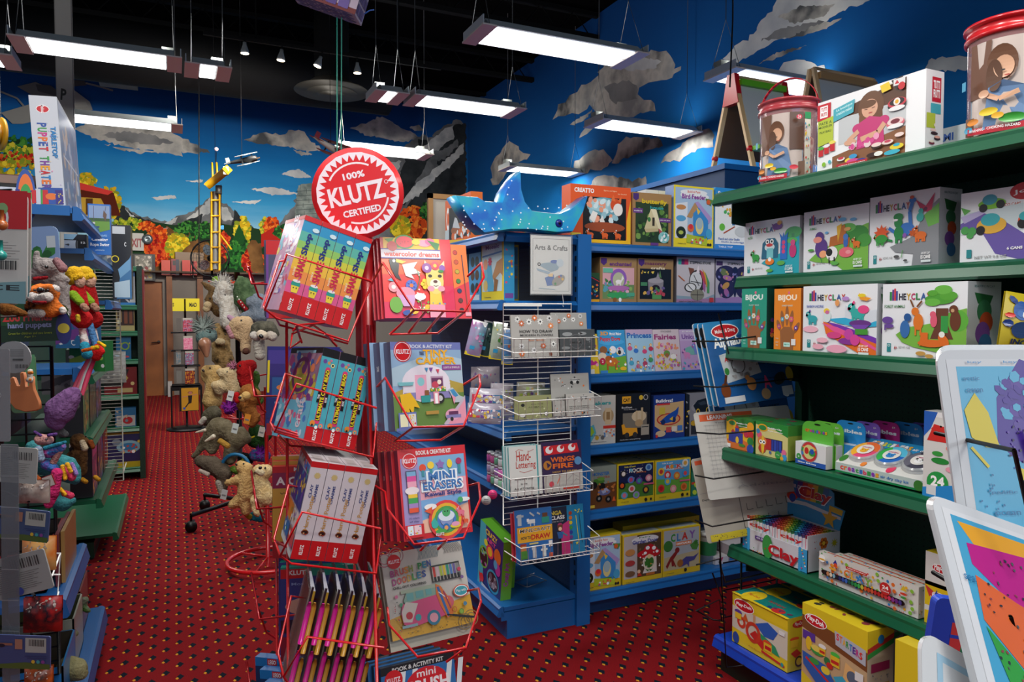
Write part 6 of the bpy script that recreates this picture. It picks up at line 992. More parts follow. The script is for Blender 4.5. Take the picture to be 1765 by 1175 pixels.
def pocket(*polys):
    mb = MB()
    for pts in polys: mb.tube(rp(pts), .0034, RW)
    mb.build('pocket', rk)
pocket(((640, 486, 2.0), (637, 484, 1.93), (495, 438, 1.9), (457, 533, 1.9), (476, 548, 1.93), (600, 588, 1.97), (642, 486, 2.1)), ((520, 446, 2.1), (481, 450, 2.02), (454, 528, 2.02), (457, 534, 1.9)), ((476, 548, 1.93), (482, 560, 2.1), (600, 592, 2.1)), ((510, 560, 1.95), (520, 590, 2.1)), ((560, 575, 1.95), (580, 596, 2.1)))
pocket(((649, 703, 1.95), (511, 661, 1.87), (474, 744, 1.87), (522, 758, 1.92), (643, 788, 1.95), (651, 704, 2.1)), ((540, 660, 2.1), (492, 644, 2.0), (466, 728, 2.0), (474, 744, 1.87)), ((470, 734, 1.95), (522, 750, 2.0)), ((472, 740, 1.9), (522, 754, 2.0)), ((480, 750, 1.9), (500, 768, 2.1), (560, 772, 2.1)))
pocket(((656, 911, 1.95), (521, 882, 1.82), (483, 958, 1.82), (502, 971, 1.87), (648, 988, 1.95), (658, 912, 2.1)), ((545, 845, 2.1), (498, 836, 1.97), (472, 928, 1.97), (483, 958, 1.82)), ((474, 932, 1.9), (505, 948, 2.0)))
pocket(((661, 1116, 1.93), (530, 1097, 1.80), (489, 1166, 1.80), (520, 1210, 1.85), (650, 1225, 1.93)), ((560, 1035, 2.1), (502, 1027, 1.95), (479, 1124, 1.95), (489, 1166, 1.80)))
pocket(((640, 490, 2.1), (660, 453, 1.98), (714, 534, 1.88), (801, 537, 1.9), (834, 478, 2.02), (830, 453, 2.1), (806, 476, 2.2)), ((672, 576, 2.0), (690, 560, 1.98), (714, 534, 1.88)), ((735, 535, 1.89), (705, 572, 2.05)), ((765, 536, 1.89), (735, 572, 2.05)), ((672, 576, 2.05), (755, 574, 2.05), (801, 537, 1.9)))
pocket(((645, 672, 2.1), (664, 651, 1.97), (712, 736, 1.84), (799, 734, 1.86), (828, 664, 2.0), (826, 646, 2.1), (797, 664, 2.2)), ((712, 736, 1.84), (680, 760, 2.0), (760, 758, 2.0), (799, 734, 1.86)))
pocket(((645, 836, 2.1), (664, 848, 2.0), (668, 877, 1.95), (714, 938, 1.82), (799, 927, 1.84), (828, 860, 1.98), (825, 832, 2.1), (803, 838, 2.2)), ((740, 934, 1.83), (725, 948, 1.95)), ((770, 931, 1.83), (755, 946, 1.95)))
pocket(((668, 1047, 2.05), (671, 1077, 1.97), (720, 1132, 1.80), (803, 1116, 1.82), (829, 1036, 1.98), (825, 1014, 2.1), (806, 1018, 2.2)), ((829, 1036, 1.98), (803, 1116, 1.82), (770, 1140, 1.9)))
for pts in (((425, 455, 2.4), (434, 489, 2.3), (473, 490, 2.25), (500, 490, 2.2)), ((430, 632, 2.4), (439, 683, 2.3), (495, 682, 2.15)), ((433, 811, 2.4), (443, 877, 2.28), (492, 873, 2.15)), ((433, 986, 2.35), (447, 1067, 2.25), (528, 1057, 2.1)), ((425, 1140, 2.35), (432, 1190, 2.25))):
    x, y, d_ = pts[1]; pocket(pts, ((x-6, y-30, 2.35), (x+12, y+22, 2.4), (x+30, y+34, 2.45)) if y < 1100 else pts[:2])
pocket(((505, 570, 2.0), (515, 560, 1.98), (560, 556, 2.0)), ((520, 586, 2.0), (500, 600, 1.98), (504, 575, 2.0), (540, 560, 2.05), (575, 585, 2.05)))
# the sign on top
sc_ = at(617, 333, d=2.14); so = MB(); R_ = .134
so.lathe([(R_, -.002), (R_, .002)], CARD('d01c24'), n=64, axis='y')
pz = lambda x, y, h: Vector(((x-50)/50*R_, -.002-h, (50-y)/50*R_))
ar_ = lambda a0, a1, r: 'L e8dce0 2 '+' '.join('%g %g' % (50+r*math.cos(math.radians(a)), 50-r*math.sin(math.radians(a))) for a in range(a0, a1+1, 8))+'; '
art(so, 'C 50 50 45 e6dce4; S 50 50 42.5 35 34 d01c24; C 50 50 36 d01c24; '+ar_(56, 150, 33)+ar_(-116, -20, 33)+'T 50 30 24 7.5 e6dce4 ^100%; T 49 50 62 21 e6dce4 ^KLUTZ; O 83 44 2.2 .6 e6dce4; T 50 70 42 7.5 e6dce4 ^CERTIFIED', pz, 1, CARD)
s = so.build('round_sign', rk, sc_-rk.location, (0, math.radians(-13), -math.radians(19))); s['label'] = 'round red and white certified sign with a toothed edge'
MB().tube([(0, 0, 1.7), (0, 0, 1.9)], .008, RS).build('sign_holder', rk)
# kits whose spines show, four levels on the left
def stack(org, th, lean, roll, n, t, h_, dp, name, labels, spec, left, cols, top='', group=None, gap=.0015, step=0):
    R3 = pose(th, lean, roll); org = Vector(org)
    for k in range(n):
        loc = org+R3 @ Vector((k*(t+gap), step*k, 0))
        cbox(name, labels[k], 'book kit', loc, R3, t, dp, h_, cols, spec, top=top, left=left if k == 0 else '', group=group)
SSH = '''P 2a90c0 0 4 100 4 100 28 0 28; P 58b0a0 0 16 100 16 100 34 0 34; P 8cc060 0 26 100 26 100 44 0 44; P c8c840 0 34 100 34 100 56 0 56; P e8b840 0 46 100 46 100 66 0 66; P e89048 0 56 100 56 100 78 0 78; P d85a90 0 68 100 68 100 84 0 84; R 0 0 100 5 c8161e; R 0 80 100 100 c8161e
E 78 12 20 12 c8e0e8; V 52 28 125 44 -90 16287a ^Shop; V 50 52 124 42 -90 c8184a ^SHAKE; V 20 58 46 12 -90 f0e8d0 mini; E 50 70 28 9 8a5ad0; P e8d040 26 70 74 70 68 79 34 79; P 2a9a88 26 68 74 68 74 72 26 72; E 50 67 22 8 e8e8e8; L c03a90 5 56 67 64 62; C 42 74 3.5 222; C 58 74 3.5 222; V 52 91 66 20 -90 eee ^KLUTZ'''
COV = 'Z 60 6 4 6 96 92 9 e8b0c8,d06aa8,e8d060,6ab8d0,f0e0e8,c84060,8a70c0; R 0 0 100 4 c8161e; R 0 84 100 100 c8a0b8; V 60 40 120 22 -90 e8dce8 ^MINI SHAKE'
stack((.257, 2.042, 1.557), 33, -1.4, -16.1, 4, .0492, .27, .19, 'activity_kit', ['rainbow spined milkshake kit at the left front of the top red pocket', 'rainbow spined milkshake kit, second from the left in the top red pocket', 'rainbow spined milkshake kit, third from the left in the top red pocket', 'rainbow spined milkshake kit, rightmost of the four in the top red pocket'], SSH, COV, ('c8a040', 'c890b0', 'c8161e'), group='milkshake kits in the top red pocket')
CBD = '''R 0 0 100 9 141014; R 0 84 100 100 c0141c; R 0 9 100 84 4aa8b8; C 26 14 12 6a4a98; C 50 15 9 d09050; C 74 17 11 e8d890; C 74 17 6 222; C 60 12 7 d07090
R 36 22 66 78 d83a70; E 51 22 15 12 d83a70; E 51 78 15 12 d83a70; R 39 23 63 77 141014; V 51 49.5 272 22 -90 e8d820 ^ULTIMATE CLAY BEAD; R 66 47 84 62 141014; V 75 54 28 12 -90 eee ^BOOK; R 22 46 38 58 141014; V 30 52 24 12 -90 eee ^THE; C 26 80 15 e08830; C 26 82 6 222; C 76 82 14 d84a80; C 76 82 10 e8c040; C 76 82 6 5a9ac0; C 50 84 9 eee; V 52 92 56 20 -90 eee ^KLUTZ'''
COV2 = 'R 0 0 100 6 141014; R 20 3 80 6 8ab0c0; Z 70 8 4 8 96 60 8 a03a70,c8b040,3a60a8,7a3a80,e07a50,d0d0b0; R 0 58 100 100 6ab0c8; Z 40 9 4 58 96 96 6 c85a80,4a7ac0,e8b0b0,b8d0e0; E 50 40 30 14 a8a030; O 50 30 26 6 6a2060; V 70 72 40 20 -90 d8c8d0 craft'
stack((.311, 1.999, 1.204), 42, 2.7, -15.6, 3, .0515, .26, .2, 'activity_kit', ['teal clay bead kit with a black capped spine, left of three in the second pocket', 'teal clay bead kit, middle of three in the second red pocket', 'teal clay bead kit, right of three in the second red pocket'], CBD, COV2, ('4aa8b8', '9a7088', '141014'), group='teal clay bead kits', step=-.002)
HPC = '''R 0 0 100 6 c0141c; R 0 6 100 80 cfc9cf; R 0 80 100 100 c0141c; S 50 14 22 15 12 c8b478; V 32 30 84 17 -90 3a4a80 ^CLAY; V 62 32 112 17 -90 3a4a80 ^CHARMS; V 52 52 215 34 -90 c09038 Harry Potter; E 50 72 22 15 7a3a1e; E 50 72 16 10 2a1a14; C 44 73 5 d8a070; C 58 74 4 c83a20; O 50 66 6 2 b08a40; V 52 90 60 22 -90 eee ^KLUTZ'''
COV3 = 'R 0 0 100 5 c0141c; R 6 6 50 14 d8d0d0; R 56 6 94 14 3a6ab8; Z 10 4 10 6 90 14 5 e07a30,3a9a60,d83a50; R 4 16 96 54 2a3a8a; Z 30 3 8 18 92 52 6 c8a030,5a3a98,3a80a0,d8c060; R 4 56 48 74 e88a30; R 52 56 96 74 d8c8c8; R 4 76 48 92 3a6ab0; R 52 76 96 92 c84a50; Z 24 5 6 56 94 92 4 eee,c8a030,3a9a60,7a4aa0; R 0 94 100 100 d8d8d8'
stack((.266, 1.945, .906), 24, -3, -12.5, 4, .0438, .262, .19, 'activity_kit', ['white and red wizard charm kit, leftmost of four in the third red pocket', 'white and red wizard charm kit, second from the left in the third pocket', 'white and red wizard charm kit, third from the left in the third pocket', 'white and red wizard charm kit, rightmost of four in the third pocket'], HPC, COV3, ('cfc9cf', 'b0a8b8', 'b8b0b4'), top='R 8 6 92 50 8a8488; R 20 60 80 90 a09898', group='white and red charm kits')
R3 = pose(20, -3, -13.5); og = at(492, 1200, d=1.93)
for k in range(6):
    loc = og+R3 @ Vector((k*.0355, 0, 0)); mb = MB()
    e = empty('pen_kit', loc, ('spiral pen and book kit, leftmost of six in the lowest visible pocket', 'pen kit, second from the left of six with magenta and gold pens', 'pen kit, third from the left of six with magenta and gold pens', 'pen kit, fourth from the left of six with magenta and gold pens', 'pen kit, fifth from the left of six with magenta and gold pens', 'pen kit, rightmost of six, beside the camper van colouring book')[k], 'pen kit', 'magenta and gold pen kits', rot=R3.to_euler())
    mb.box((0, 0, 0), (.006, .15, .30), CARD('1c1826')).box((.006, 0, 0), (.012, .15, .29), CARD('b09030')).box((-.004, .0, 0), (.0, .15, .29), M('c8c0b8', .15, alpha=.3, coat=.8)); mb.prism([(.0, 0, .29), (.012, 0, .29), (-.008, .02, .335), (-.014, .02, .335)], (0, 0, 0), (0, .12, 0), M('9a949a', .2, .3, coat=.8)); mb.build('book', e)
    for nm, x, z0, z1, c in (('pen', .003, .15, .262, 'c8188a'), ('pen', .016, .125, .262, 'b8862a'), ('pen', .004, .0, .13, 'b01878'), ('pen', .018, .0, .11, '9a7020')):
        MB().tube([(x, -.008, z0), (x, -.008, z1-.012), (x, -.008, z1)], [.0066, .0066, .004], M(c, .25, coat=.6), 10).build(nm, e)
# covers on the right side of the rack
ST_ = 'E 20 11 13 13 c8161e; E 20 11 13 13 c8161e; O 20 11 12 .8 e8dce4; T 20 11 20 6 e8dce4 ^KLUTZ; T 20 7 10 2.4 e8dce4 100%; T 20 15 12 2.2 e8dce4 certified'
def covers(org, th, lean, roll, w_, h_, spec, name, label, cols, n, t, back, group=None, sh=(-.004, 0), side=''):
    R3 = pose(th, lean, roll); org = Vector(org)
    for k in range(n):
        loc = org+R3 @ Vector((sh[0]*k, (t+.001)*k, sh[1]*k))
        cbox(name, label if k == 0 else back[min(k-1, len(back)-1)], 'book', loc, R3, w_, t, h_, cols, spec if k == 0 else '', side if k == 0 else '', left='R 0 0 100 100 %s; V 50 30 44 40 -90 ddd text' % (cols[1]) if k else '', group=group if group else None)
WCD = '''P d81a50 0 100 0 60 100 60 100 100; P e8302a 0 20 84 20 84 80 0 80; P e85a20 0 24 84 20 84 46 0 46; P e8b820 4 0 84 0 84 16 4 16; '''+'P 5a9a38 6 2 20 0 14 8; P 4a8a30 14 14 30 12 22 2; E 34 5 12 9 c8283a; E 34 5 14 10 3a8a38; E 34 5 12 8 e84050; Z 6 3 28 2 40 8 .6 222; E 62 6 10 5 e89ab0; E 70 4 7 5 e06a98; E 50 5 6 4 e8d040; P 2a7a38 66 2 84 6 80 16; R 0 15 84 25 dcd4dc; R 0 14 84 15.4 4a3a90; R 0 25 84 26.4 4a3a90; T 43 20.5 78 6.4 d8402a ^watercolor dreams;'+'''E 16 11 7 7 c8161e; P 161a20 10 28 20 26 24 34 22 46 26 54 18 50 12 38; P e8c030 20 27 34 30 28 33 20 31; C 17 29.5 2 fff; P e8e0e0 28 34 50 30 44 38 54 44 40 46 44 52 32 48; L 2a7a38 1 46 66 52 50 48 40; Z 10 8 46 40 56 76 1.6 e8e0d0,7ab8a0; C 39 60 8 3a5ab0; C 39 60 3 222; W 39 60 8 4a6ac8 e8742a; C 14 62 7 e8909a; C 14 62 3 f0e8e0; P 5ab0c0 6 54 14 50 20 56; E 16 84 9 11 6aa838; E 30 70 13 9 e890a8; P d0a0d0 20 72 44 72 40 86 26 86; C 60 88 5 e8c030; W 60 58 8 f0d020 e8b030; E 50 74 8 5 eee8ec; L 3a8a38 1 50 78 52 96; Z 14 9 46 78 64 94 1.6 6aa838,e8b0c0,f0e0e0; E 32 94 8 4 2a50a0; E 40 92 6 4 f0c030
P e8d8a8 58 34 60 28 66 36; P e8d8a8 80 36 88 28 88 36; P f0c848 60 36 86 36 84 56 80 70 82 96 62 96 64 70 60 56; E 73 54 12 19 f0d070; E 73 58 8 7 f0e4d0; E 66 64 5 4 e89ab0; E 81 64 5 4 e89ab0; E 66 48 3 2.2 2a1a1a; E 80 48 3 2.2 2a1a1a; E 73 55 3.2 2 5a2a2a; L 5a2a2a .6 70 60 73 61 77 60; C 62 38 7 8a3a98; C 62 38 3 e8c8e0; C 74 35 6 e8304a; C 74 35 2.6 e8c030; C 84 38 4.4 8a50b0; E 82 42 4 2 2a8a38; P e89ab0 62 84 84 84 84 100 62 100; Z 8 2 62 82 84 84 1.4 e84a50,e8c030,4a8ac0'''
WP = 'P e8742a 0 0 100 0 100 60 0 60; P d82a3a 0 60 100 50 100 100 0 100; '+''.join('C %g %g 15 1a1014; C %g %g 13 %s; ' % (26+k*2, 11+k*13, 26+k*2, 11+k*13, c) for k, c in enumerate(('c03028', 'c84828', 'b8a028', '2a8038', '1a2a60', '5a2a28', '2a1a20')))+'L 1a2a4a 5 66 14 78 92; L 8a5a3a 3 72 50 78 92; R 60 92 96 97 e8a0b0'
covers((.568, 2.107, 1.533), 24.9, 12.3, .3, .224, .25, WCD, 'craft_book', 'orange watercolour book with a llama wearing flowers, upper right red pocket', ('d82a3a', 'a03a50', '903040'), 4, .014, ['second watercolour book just behind the llama cover', 'third watercolour book behind the llama cover', 'rearmost watercolour book behind the llama cover'], 'watercolour books', (-.007, .001))
Rw = pose(24.9, 12.3, .3); cbox('paint_set', 'orange paint palette strip with seven colours at the right edge of the llama book', 'paint set', Vector((.568, 2.107, 1.533))+Rw @ Vector((.226, .004, -.002)), Rw, .052, .012, .238, ('e0602a', 'b03a28', 'c85028'), WP)
TCP = '''R 0 0 100 9 6a74b0; R 0 9 100 58 8aa8c8; P a8c0d0 0 30 60 12 100 20 100 50 0 50; P b09a48 0 58 30 48 50 54 76 44 100 50 100 66 0 66; P 6a8a48 0 62 100 60 100 100 0 100; T 56 5 62 4.5 c8cce0 ^BOOK & ACTIVITY KIT; E 16 11 12 12 c8161e; O 16 11 11 .8 e8dce4; T 16 11 18 5.5 e8dce4 ^KLUTZ; T 62 13 36 8.5 e8a828 ^TINY; T 62 22 58 8.5 e8a828 ^CAMPER; T 42 12 6 6 3a3a60 make; R 70 27 98 33 8a4a90; T 84 30 24 2.4 ddd LIGHTS & SPARKLES
E 46 48 34 22 e0d8e4; R 14 50 80 66 e0d8e4; R 14 56 80 66 9a90c0; P e0d8e4 12 66 14 44 24 34 60 30 76 40 80 66; R 14 58 79 66 8a84b8; R 30 38 46 66 e8a8c0; E 38 46 5 5 8ac8d0; R 52 40 70 54 b89ab0; R 53 42 69 52 6a3a60; E 58 50 5 4 c84a60; C 64 47 3 f0e0d0; R 50 54 73 58 5a9a38; Z 10 5 52 52 72 57 1.8 e8c030,e84a50,f0f0f0; C 64 66 6 333; C 64 66 3.4 ccc; P 7a4a98 50 30 56 30 53 35; P 4a90c0 44 30 49 30 47 35; P d04a60 60 32 65 32 63 37; P 78b8c0 6 46 28 46 26 50 8 50; R 54 58 62 72 e898a8; R 56 60 60 72 fff; P 3a9a98 36 62 50 62 49 70 37 70; R 42 56 48 62 8a5a38; P e8b828 8 60 22 58 28 66 34 76 26 74 24 84 20 76 10 82; P e8b828 12 66 18 90 22 90 18 70; R 42 80 60 84 b8924a; P b8c4cc 76 56 82 54 92 64 98 66 97 72 84 72; P 4a90c0 78 57 84 56 90 64 84 66; P e89ab0 80 62 86 66 83 74
P e89ab0 68 100 100 68 100 100; P c8b8c8 66 96 100 64 100 68 70 99; E 80 86 11 7 e8a8c0; R 70 86 92 90 8a84b8; C 78 91 2.5 333; R 74 82 88 86 6a3a60; R 4 80 28 98 6a74b0; R 6 82 16 96 e8e4c0; R 17 82 27 96 d8d8d8; Z 10 4 18 83 26 95 1.2 d84a60,e8c030; R 0 97 100 100 6a74b0'''
covers((.551, 1.946, 1.221), 42, 9, -2, .248, .25, TCP, 'craft_book', 'pale blue kit with a tiny paper camper van, right side of the second level', ('8aa8c8', '5a5a78', '5a6490'), 3, .034, ['second camper kit, peeking out left behind the front camper cover', 'rearmost camper kit behind the front camper cover'], 'paper camper kits', (-.012, .003))
MER = '''R 0 0 100 100 c81c28; R 3 10 97 94 a8a0c8; R 28 10 97 38 78a8d0; R 28 36 97 60 e0a0b0; R 3 10 28 94 9a8cc0; P 78a8d8 28 58 97 54 97 94 28 94; P e8b8a0 28 80 97 66 97 94 28 94; T 52 5 52 5 e8d8d8 ^BOOK & CREATIVE KIT; E 16 13 11 11 c8161e; O 16 13 10 .8 e8dce4; T 16 13 17 5 e8dce4 ^KLUTZ
C 34 22 5 d84828; R 32 25 36 32 3a8a98; C 46 20 5 e8c838; R 44 24 48 32 3a8a98; S 60 20 7 4 5 8a6ab0; R 58 25 62 32 3a8a98; E 74 20 4 6 e8d030; R 72 25 76 32 3a8a98; C 88 18 4.4 a83060; R 86 22 90 32 3a8a98
T 61 33 46 13.5 e8eef4 ^^MINI; T 61 33 40 11 3a70b0 ^MINI; T 61 43 63 13 e8eef4 ^^ERASERS; T 61 43 58 10 3a70b0 ^ERASERS; T 61 53 54 6 2a3a80 ^Kawaii Style; T 33 36 10 3 6a3a60 make; T 33 39 10 3 6a3a60 your
R 9 24 24 70 3a3a58; R 10 25 23 70 fff; R 10 25 23 30 7ab0d8; R 10 30 23 36 d84a98; R 10 36 23 42 e8a0b8; R 10 42 23 47 e0584a; E 16 46 10 5 e8dce0; R 10 50 23 54 e8c030; R 10 54 23 60 3aa050; R 10 60 23 65 a080c0; R 10 65 23 70 e0502a; T 16 76 14 2.4 3a3a70 10 colors; T 16 80 14 2.4 3a3a70 of clay
O 62 82 26 4 e04040; O 62 82 22 4 e8b030; O 62 82 18 4 4aa050; O 62 82 14 4 4a80c8; E 62 80 10 12 8a98c8; E 40 66 9 4 eee; E 90 62 9 3 eee; E 62 78 12 7 d8e4f0; C 62 74 6 4aa868; C 60 73 1 111; C 64 73 1 111; K 84 76 7 e87890 f0b0c0; C 44 86 5 3ab0a8; P 3ab0a8 38 84 44 78 48 84; C 60 90 4.6 2a70b0; C 60 91 3 e8a060; E 74 90 8 3 e8d040; E 74 88 6 3 e8a0c0; K 90 86 5 e05a30 f08050; E 52 94 8 3 4aa850; P e05a30 30 70 42 66 40 74; C 84 62 4 4aa868
R 2 83 28 97 c81c28; R 5 84 13 94 d8e8f0; R 14 84 24 94 e8c8d0; Z 10 3 5 85 23 93 1.2 d84a60,3a80b0,e8c030; T 50 97 12 3 e8dce4 ^KLUTZ'''
covers((.563, 1.907, .921), 28.7, 13.5, -.4, .208, .25, MER, 'craft_book', 'red and lilac mini eraser kit with a rainbow and small clay animals', ('c81c28', '7a2040', '9a1c28'), 4, .03, ['second mini eraser kit fanned out left behind the front cover', 'third mini eraser kit fanned out behind the front cover', 'rearmost mini eraser kit in the fan'], 'mini eraser kits', (-.009, .001))
BPD = '''R 0 0 100 100 c8c4bc; P d8a428 0 76 30 70 60 74 100 66 100 100 0 100; '''+''.join('O %g %g 9 1 %s; O %g %g 6 1 %s; ' % (a, b, c, a, b, c) for a, b, c in ((4, 6, 'c07080'), (18, 4, 'a88080'), (96, 94, '8a7040'), (88, 97, '8a7040')))+''.join('L 3a6a78 .5 %g 0 %g 6 %g 14; ' % (44+i*1.6, 46+i*1.6, 43+i*1.6) for i in range(16))+''.join('L 555 .5 %g 0 %g 8 %g 12; ' % (72+i*2, 78+i*2, 76+i*2) for i in range(12))+'''E 14 11 8 8 c8161e; T 14 11 13 4 e8dce4 ^KLUTZ; '''+''.join('T %g %g 5 8 %s ^%s; ' % (10+i*5.6, 25-i*.6, c, ch) for i, (ch, c) in enumerate(zip('BRUSH PEN', ('a83080', 'b83a60', 'c84a30', 'd88a28', '8a9a30', '000', '2a8a40', '2a80a0', '2a4a9a'))) if ch != ' ')+''.join('T %g %g 5 8 %s ^%s; ' % (11+i*6, 35-i*.6, c, ch) for i, (ch, c) in enumerate(zip('DOODLES', ('a83080', 'c83a50', 'd0602a', 'c8a028', '3a9a40', '2a80a0', '2a4a9a'))))+'''T 28 42 40 3 333 ^CHILL-OUT COLORING
R 56 24 92 44 333; R 57 26 91 43 b8b4ac; '''+''.join('R %g 26 %g 38 %s; R %g 38 %g 43 1a1a1e; ' % (58+i*4.2, 61+i*4.2, c, 58+i*4.2, 61+i*4.2) for i, c in enumerate(('c83028', 'd0b8c0', 'a8c040', 'd8c030', '2a9a78', '4a80c0', '6a5a98', '888')))+'''P 8ab0a0 22 50 60 46 66 52 62 66 20 66 18 58; R 16 46 64 50 a8b8a0; P d84a80 16 62 64 58 72 64 74 76 66 84 22 90 14 84 13 72; P d8d0c8 14 70 20 60 34 64 24 84 14 82; R 22 51 30 59 6ab0b0; R 33 50 42 58 6ab0b0; R 45 50 52 57 6ab0b0; C 22 76 4 c82838; C 32 80 3.6 3aa8b0; C 50 84 8 2a7a98; C 50 84 5 e8a0b0; R 12 86 30 89 8ab0b8; E 70 70 7 7 d86070
P e0742a 58 46 64 50 72 66 74 84 66 88 60 72 57 58; L 2a6ab0 3 60 50 68 86; L eee 1 60 56 70 66; L a02a60 1.6 66 56 72 78; E 88 60 10 7 d0502a; E 88 60 8.6 6 fff; E 88 60 8 5 3aa0b0; T 88 60 12 4 eee Play with; C 90 34 2.4 c83a5a; C 92 44 2 7a5a98; C 14 62 2 3a9a70; C 10 52 2 d86a98; C 84 84 3 8ab040; O 84 84 3 .8 5a8a30; C 90 76 2.4 4a80a0; O 76 80 3 .8 c8502a; L 1a1a20 2.4 72 86 98 94; L 1a1a20 1.4 66 84 72 86; Z 26 6 4 90 96 98 1 8a6a20,b88a30; Z 20 7 4 56 14 96 .8 555,c8302a'''
covers((.569, 2.051, .582), 29.1, 24, .5, .27, .25, BPD, 'craft_book', 'cream colouring book with a pink camper van and a row of brush pens', ('c0b8a8', '8a8070', '908878'), 2, .018, ['second copy of the camper van colouring book showing its yellow bottom edge'], 'camper van colouring books', (-.004, -.03))
covers(at(668, 1330, d=2.0), 29, 12, 0, .225, .27, 'R 0 0 100 8 16161c; T 50 4.5 70 4.5 ccc ^BOOK & ACTIVITY KIT; R 0 8 100 100 2a6aa8; '+''.join('P d8e0e4 %g 100 %g 100 %g 8 %g 8; ' % (x, x+7, x+27, x+20) for x in (-10, 6, 22, 70, 86))+'E 60 28 30 24 c81c28; T 60 14 26 7 e8e0e4 mini; T 60 27 60 14 e8e0e4 ^CRUSH; E 16 14 12 12 c8161e; T 16 14 18 5 e8dce4 ^KLUTZ', 'craft_book', 'black topped activity kit with blue and white stripes at the bottom edge of the photo', ('2a6aa8', '1a2a40', '101014'), 4, .02, ['second striped kit behind the one at the bottom edge', 'third striped kit at the bottom edge', 'rearmost striped kit at the bottom edge'], 'striped activity kits', (-.012, .004))
covers(at(664, 548, d=2.34), 24.9, 12, 0, .2, .25, '', 'craft_book', 'book edges leaning behind the llama watercolour books', ('3a7a90', '284a60', '8a5a30'), 2, .03, ['rearmost book edges behind the llama watercolour books'])
# back-left side of the rack
covers(at(459, 548, d=2.42), 12, 4, 0, .2, .26, 'R 0 0 100 18 c01820; T 60 9 60 4 e8d0d0 ^KLUTZ; R 0 18 100 100 4a4a68; R 30 30 96 40 2a1a3a; T 60 35 50 5 c8a0b0 INCLUDES; R 60 60 90 80 a02a40; R 0 86 100 100 c01820; L 6a3a90 4 2 18 2 100', 'craft_book', 'red topped kit with a grey back panel at the left of the top pocket level', ('4a4a68', '5a2a80', 'c01820'), 3, .032, ['second red topped kit at the upper left of the rack', 'rearmost red topped kit at the upper left of the rack'], 'red topped kits', (-.007, .006))
covers(at(459, 750, d=2.38), 8, 6, -1, .24, .28, 'R 0 0 100 16 4a3a98; R 0 16 100 30 3a2a80; T 66 12 60 5 c8c0e0 ^Inspiring Little; R 30 8 100 9 aaa; R 6 32 90 56 2a5a98; E 20 44 8 4 e0803a; E 20 44 4 8 e0803a; R 36 40 50 54 d8d8e0; E 70 42 16 5 4a9a98; R 0 58 100 80 1f2a70; T 40 62 60 3 9aa8d0 Make 15 projects; E 36 74 16 8 2a6a90; R 0 86 100 100 a81820; O 14 93 8 1 d06a70; R 40 88 64 98 c8c8d0; L e8d020 3 1 12 1 50', 'craft_book', 'dark purple kit with an orange star figure, left of the teal clay bead kits', ('2a2a78', '8a7a30', '4a3a98'), 3, .03, ['second purple kit with a yellow edge behind the orange star one', 'rearmost purple kit with a yellow edge'], 'purple kits', (-.008, .008))
covers(at(470, 962, d=2.3), 8, 3, 0, .22, .29, 'R 0 0 100 7 c01820; T 50 3.5 40 4 ddd ^KLUTZ; R 0 7 100 24 8a1a48; T 50 16 90 9 e8e0e0 ^A CAMPING; R 0 24 100 82 c8983a; T 50 30 80 2.6 4a3010 Woven friendship; T 50 34 60 2.6 4a3010 bracelets; L 8a5a28 5 30 44 24 74; L 8a5a28 5 56 44 60 74; C 36 60 6 5a3a20; R 0 82 100 100 a01820; R 8 86 60 96 c8b0b0', 'craft_book', 'yellow and red kit left of the white charm kits on the red rack', ('c8983a', '8a2040', 'c01820'), 3, .03, ['second yellow and red kit with a red top edge', 'rearmost yellow and red kit'], 'yellow and red kits', (-.006, .012))
covers(at(484, 1140, d=2.25), 8, 3, 0, .22, .29, 'R 0 0 100 10 1a8a78; P c01820 0 2 40 2 30 12 0 14; T 26 6 30 5 ddd ^KLUTZ; R 0 12 100 60 2a3a80; T 50 18 70 3 8aa0d0 Most useful loom; E 50 42 44 14 c89a88; R 0 56 100 70 1a1a30; R 0 74 100 100 8a1a30; R 10 80 50 94 b8b0b8', 'craft_book', 'dark blue kit with a teal top edge under the yellow and red kits', ('2a3a80', '1a6a60', '1a8a78'), 3, .028, ['second teal topped kit on the left of the rack', 'rearmost teal topped kit on the left of the rack'], 'teal topped kits', (-.008, .008))
R3 = pose(10, 0, 0)
for k in range(5):
    loc = at(443+k*8, 1132+k*22, d=2.3-.05*k)-Vector((0, 0, .2))
    cbox('gear_kit', ('rearmost blue gear kit with a red square logo at the bottom of the rack', 'second blue gear kit from the back, bottom of the rack', 'middle blue gear kit at the bottom of the rack', 'fourth blue gear kit at the bottom of the rack', 'front blue gear kit at the bottom edge')[k], 'book kit', loc, pose(-14, 0, 2), .24, .03, .2, ('1a70b8', '12508a', '1a5a98'), 'R 0 0 100 14 1a80c8; R 18 1 32 12 e02820; T 25 6.5 11 7 fff ^LEGO; T 54 7 36 8 eee ^GADGETS; R 0 14 100 100 123a68; T 62 24 60 7 ddd ^GO! GEAR', group='blue gear kits')
# the round base of a second red rack behind
p = at(462, 962, Z=.05); e = empty('wire_display_stand', (p.x, p.y, 0), 'red round wire rack base standing on the carpet behind the spinner rack', 'rack')
mb = MB(); n = 40; r = .235
mb.tube([(r*math.cos(2*math.pi*k/n), r*math.sin(2*math.pi*k/n), .045) for k in range(n)], .013, RW, 8, True).build('base_ring', e)
for k in range(3): a = 2.2+k*2.09; MB().tube([(0, 0, .06), (r*math.cos(a), r*math.sin(a), .045)], .006, RW).build('spoke', e)
MB().tube([(0, 0, .0), (0, 0, 1.1)], .012, RW, 8).build('pole', e)
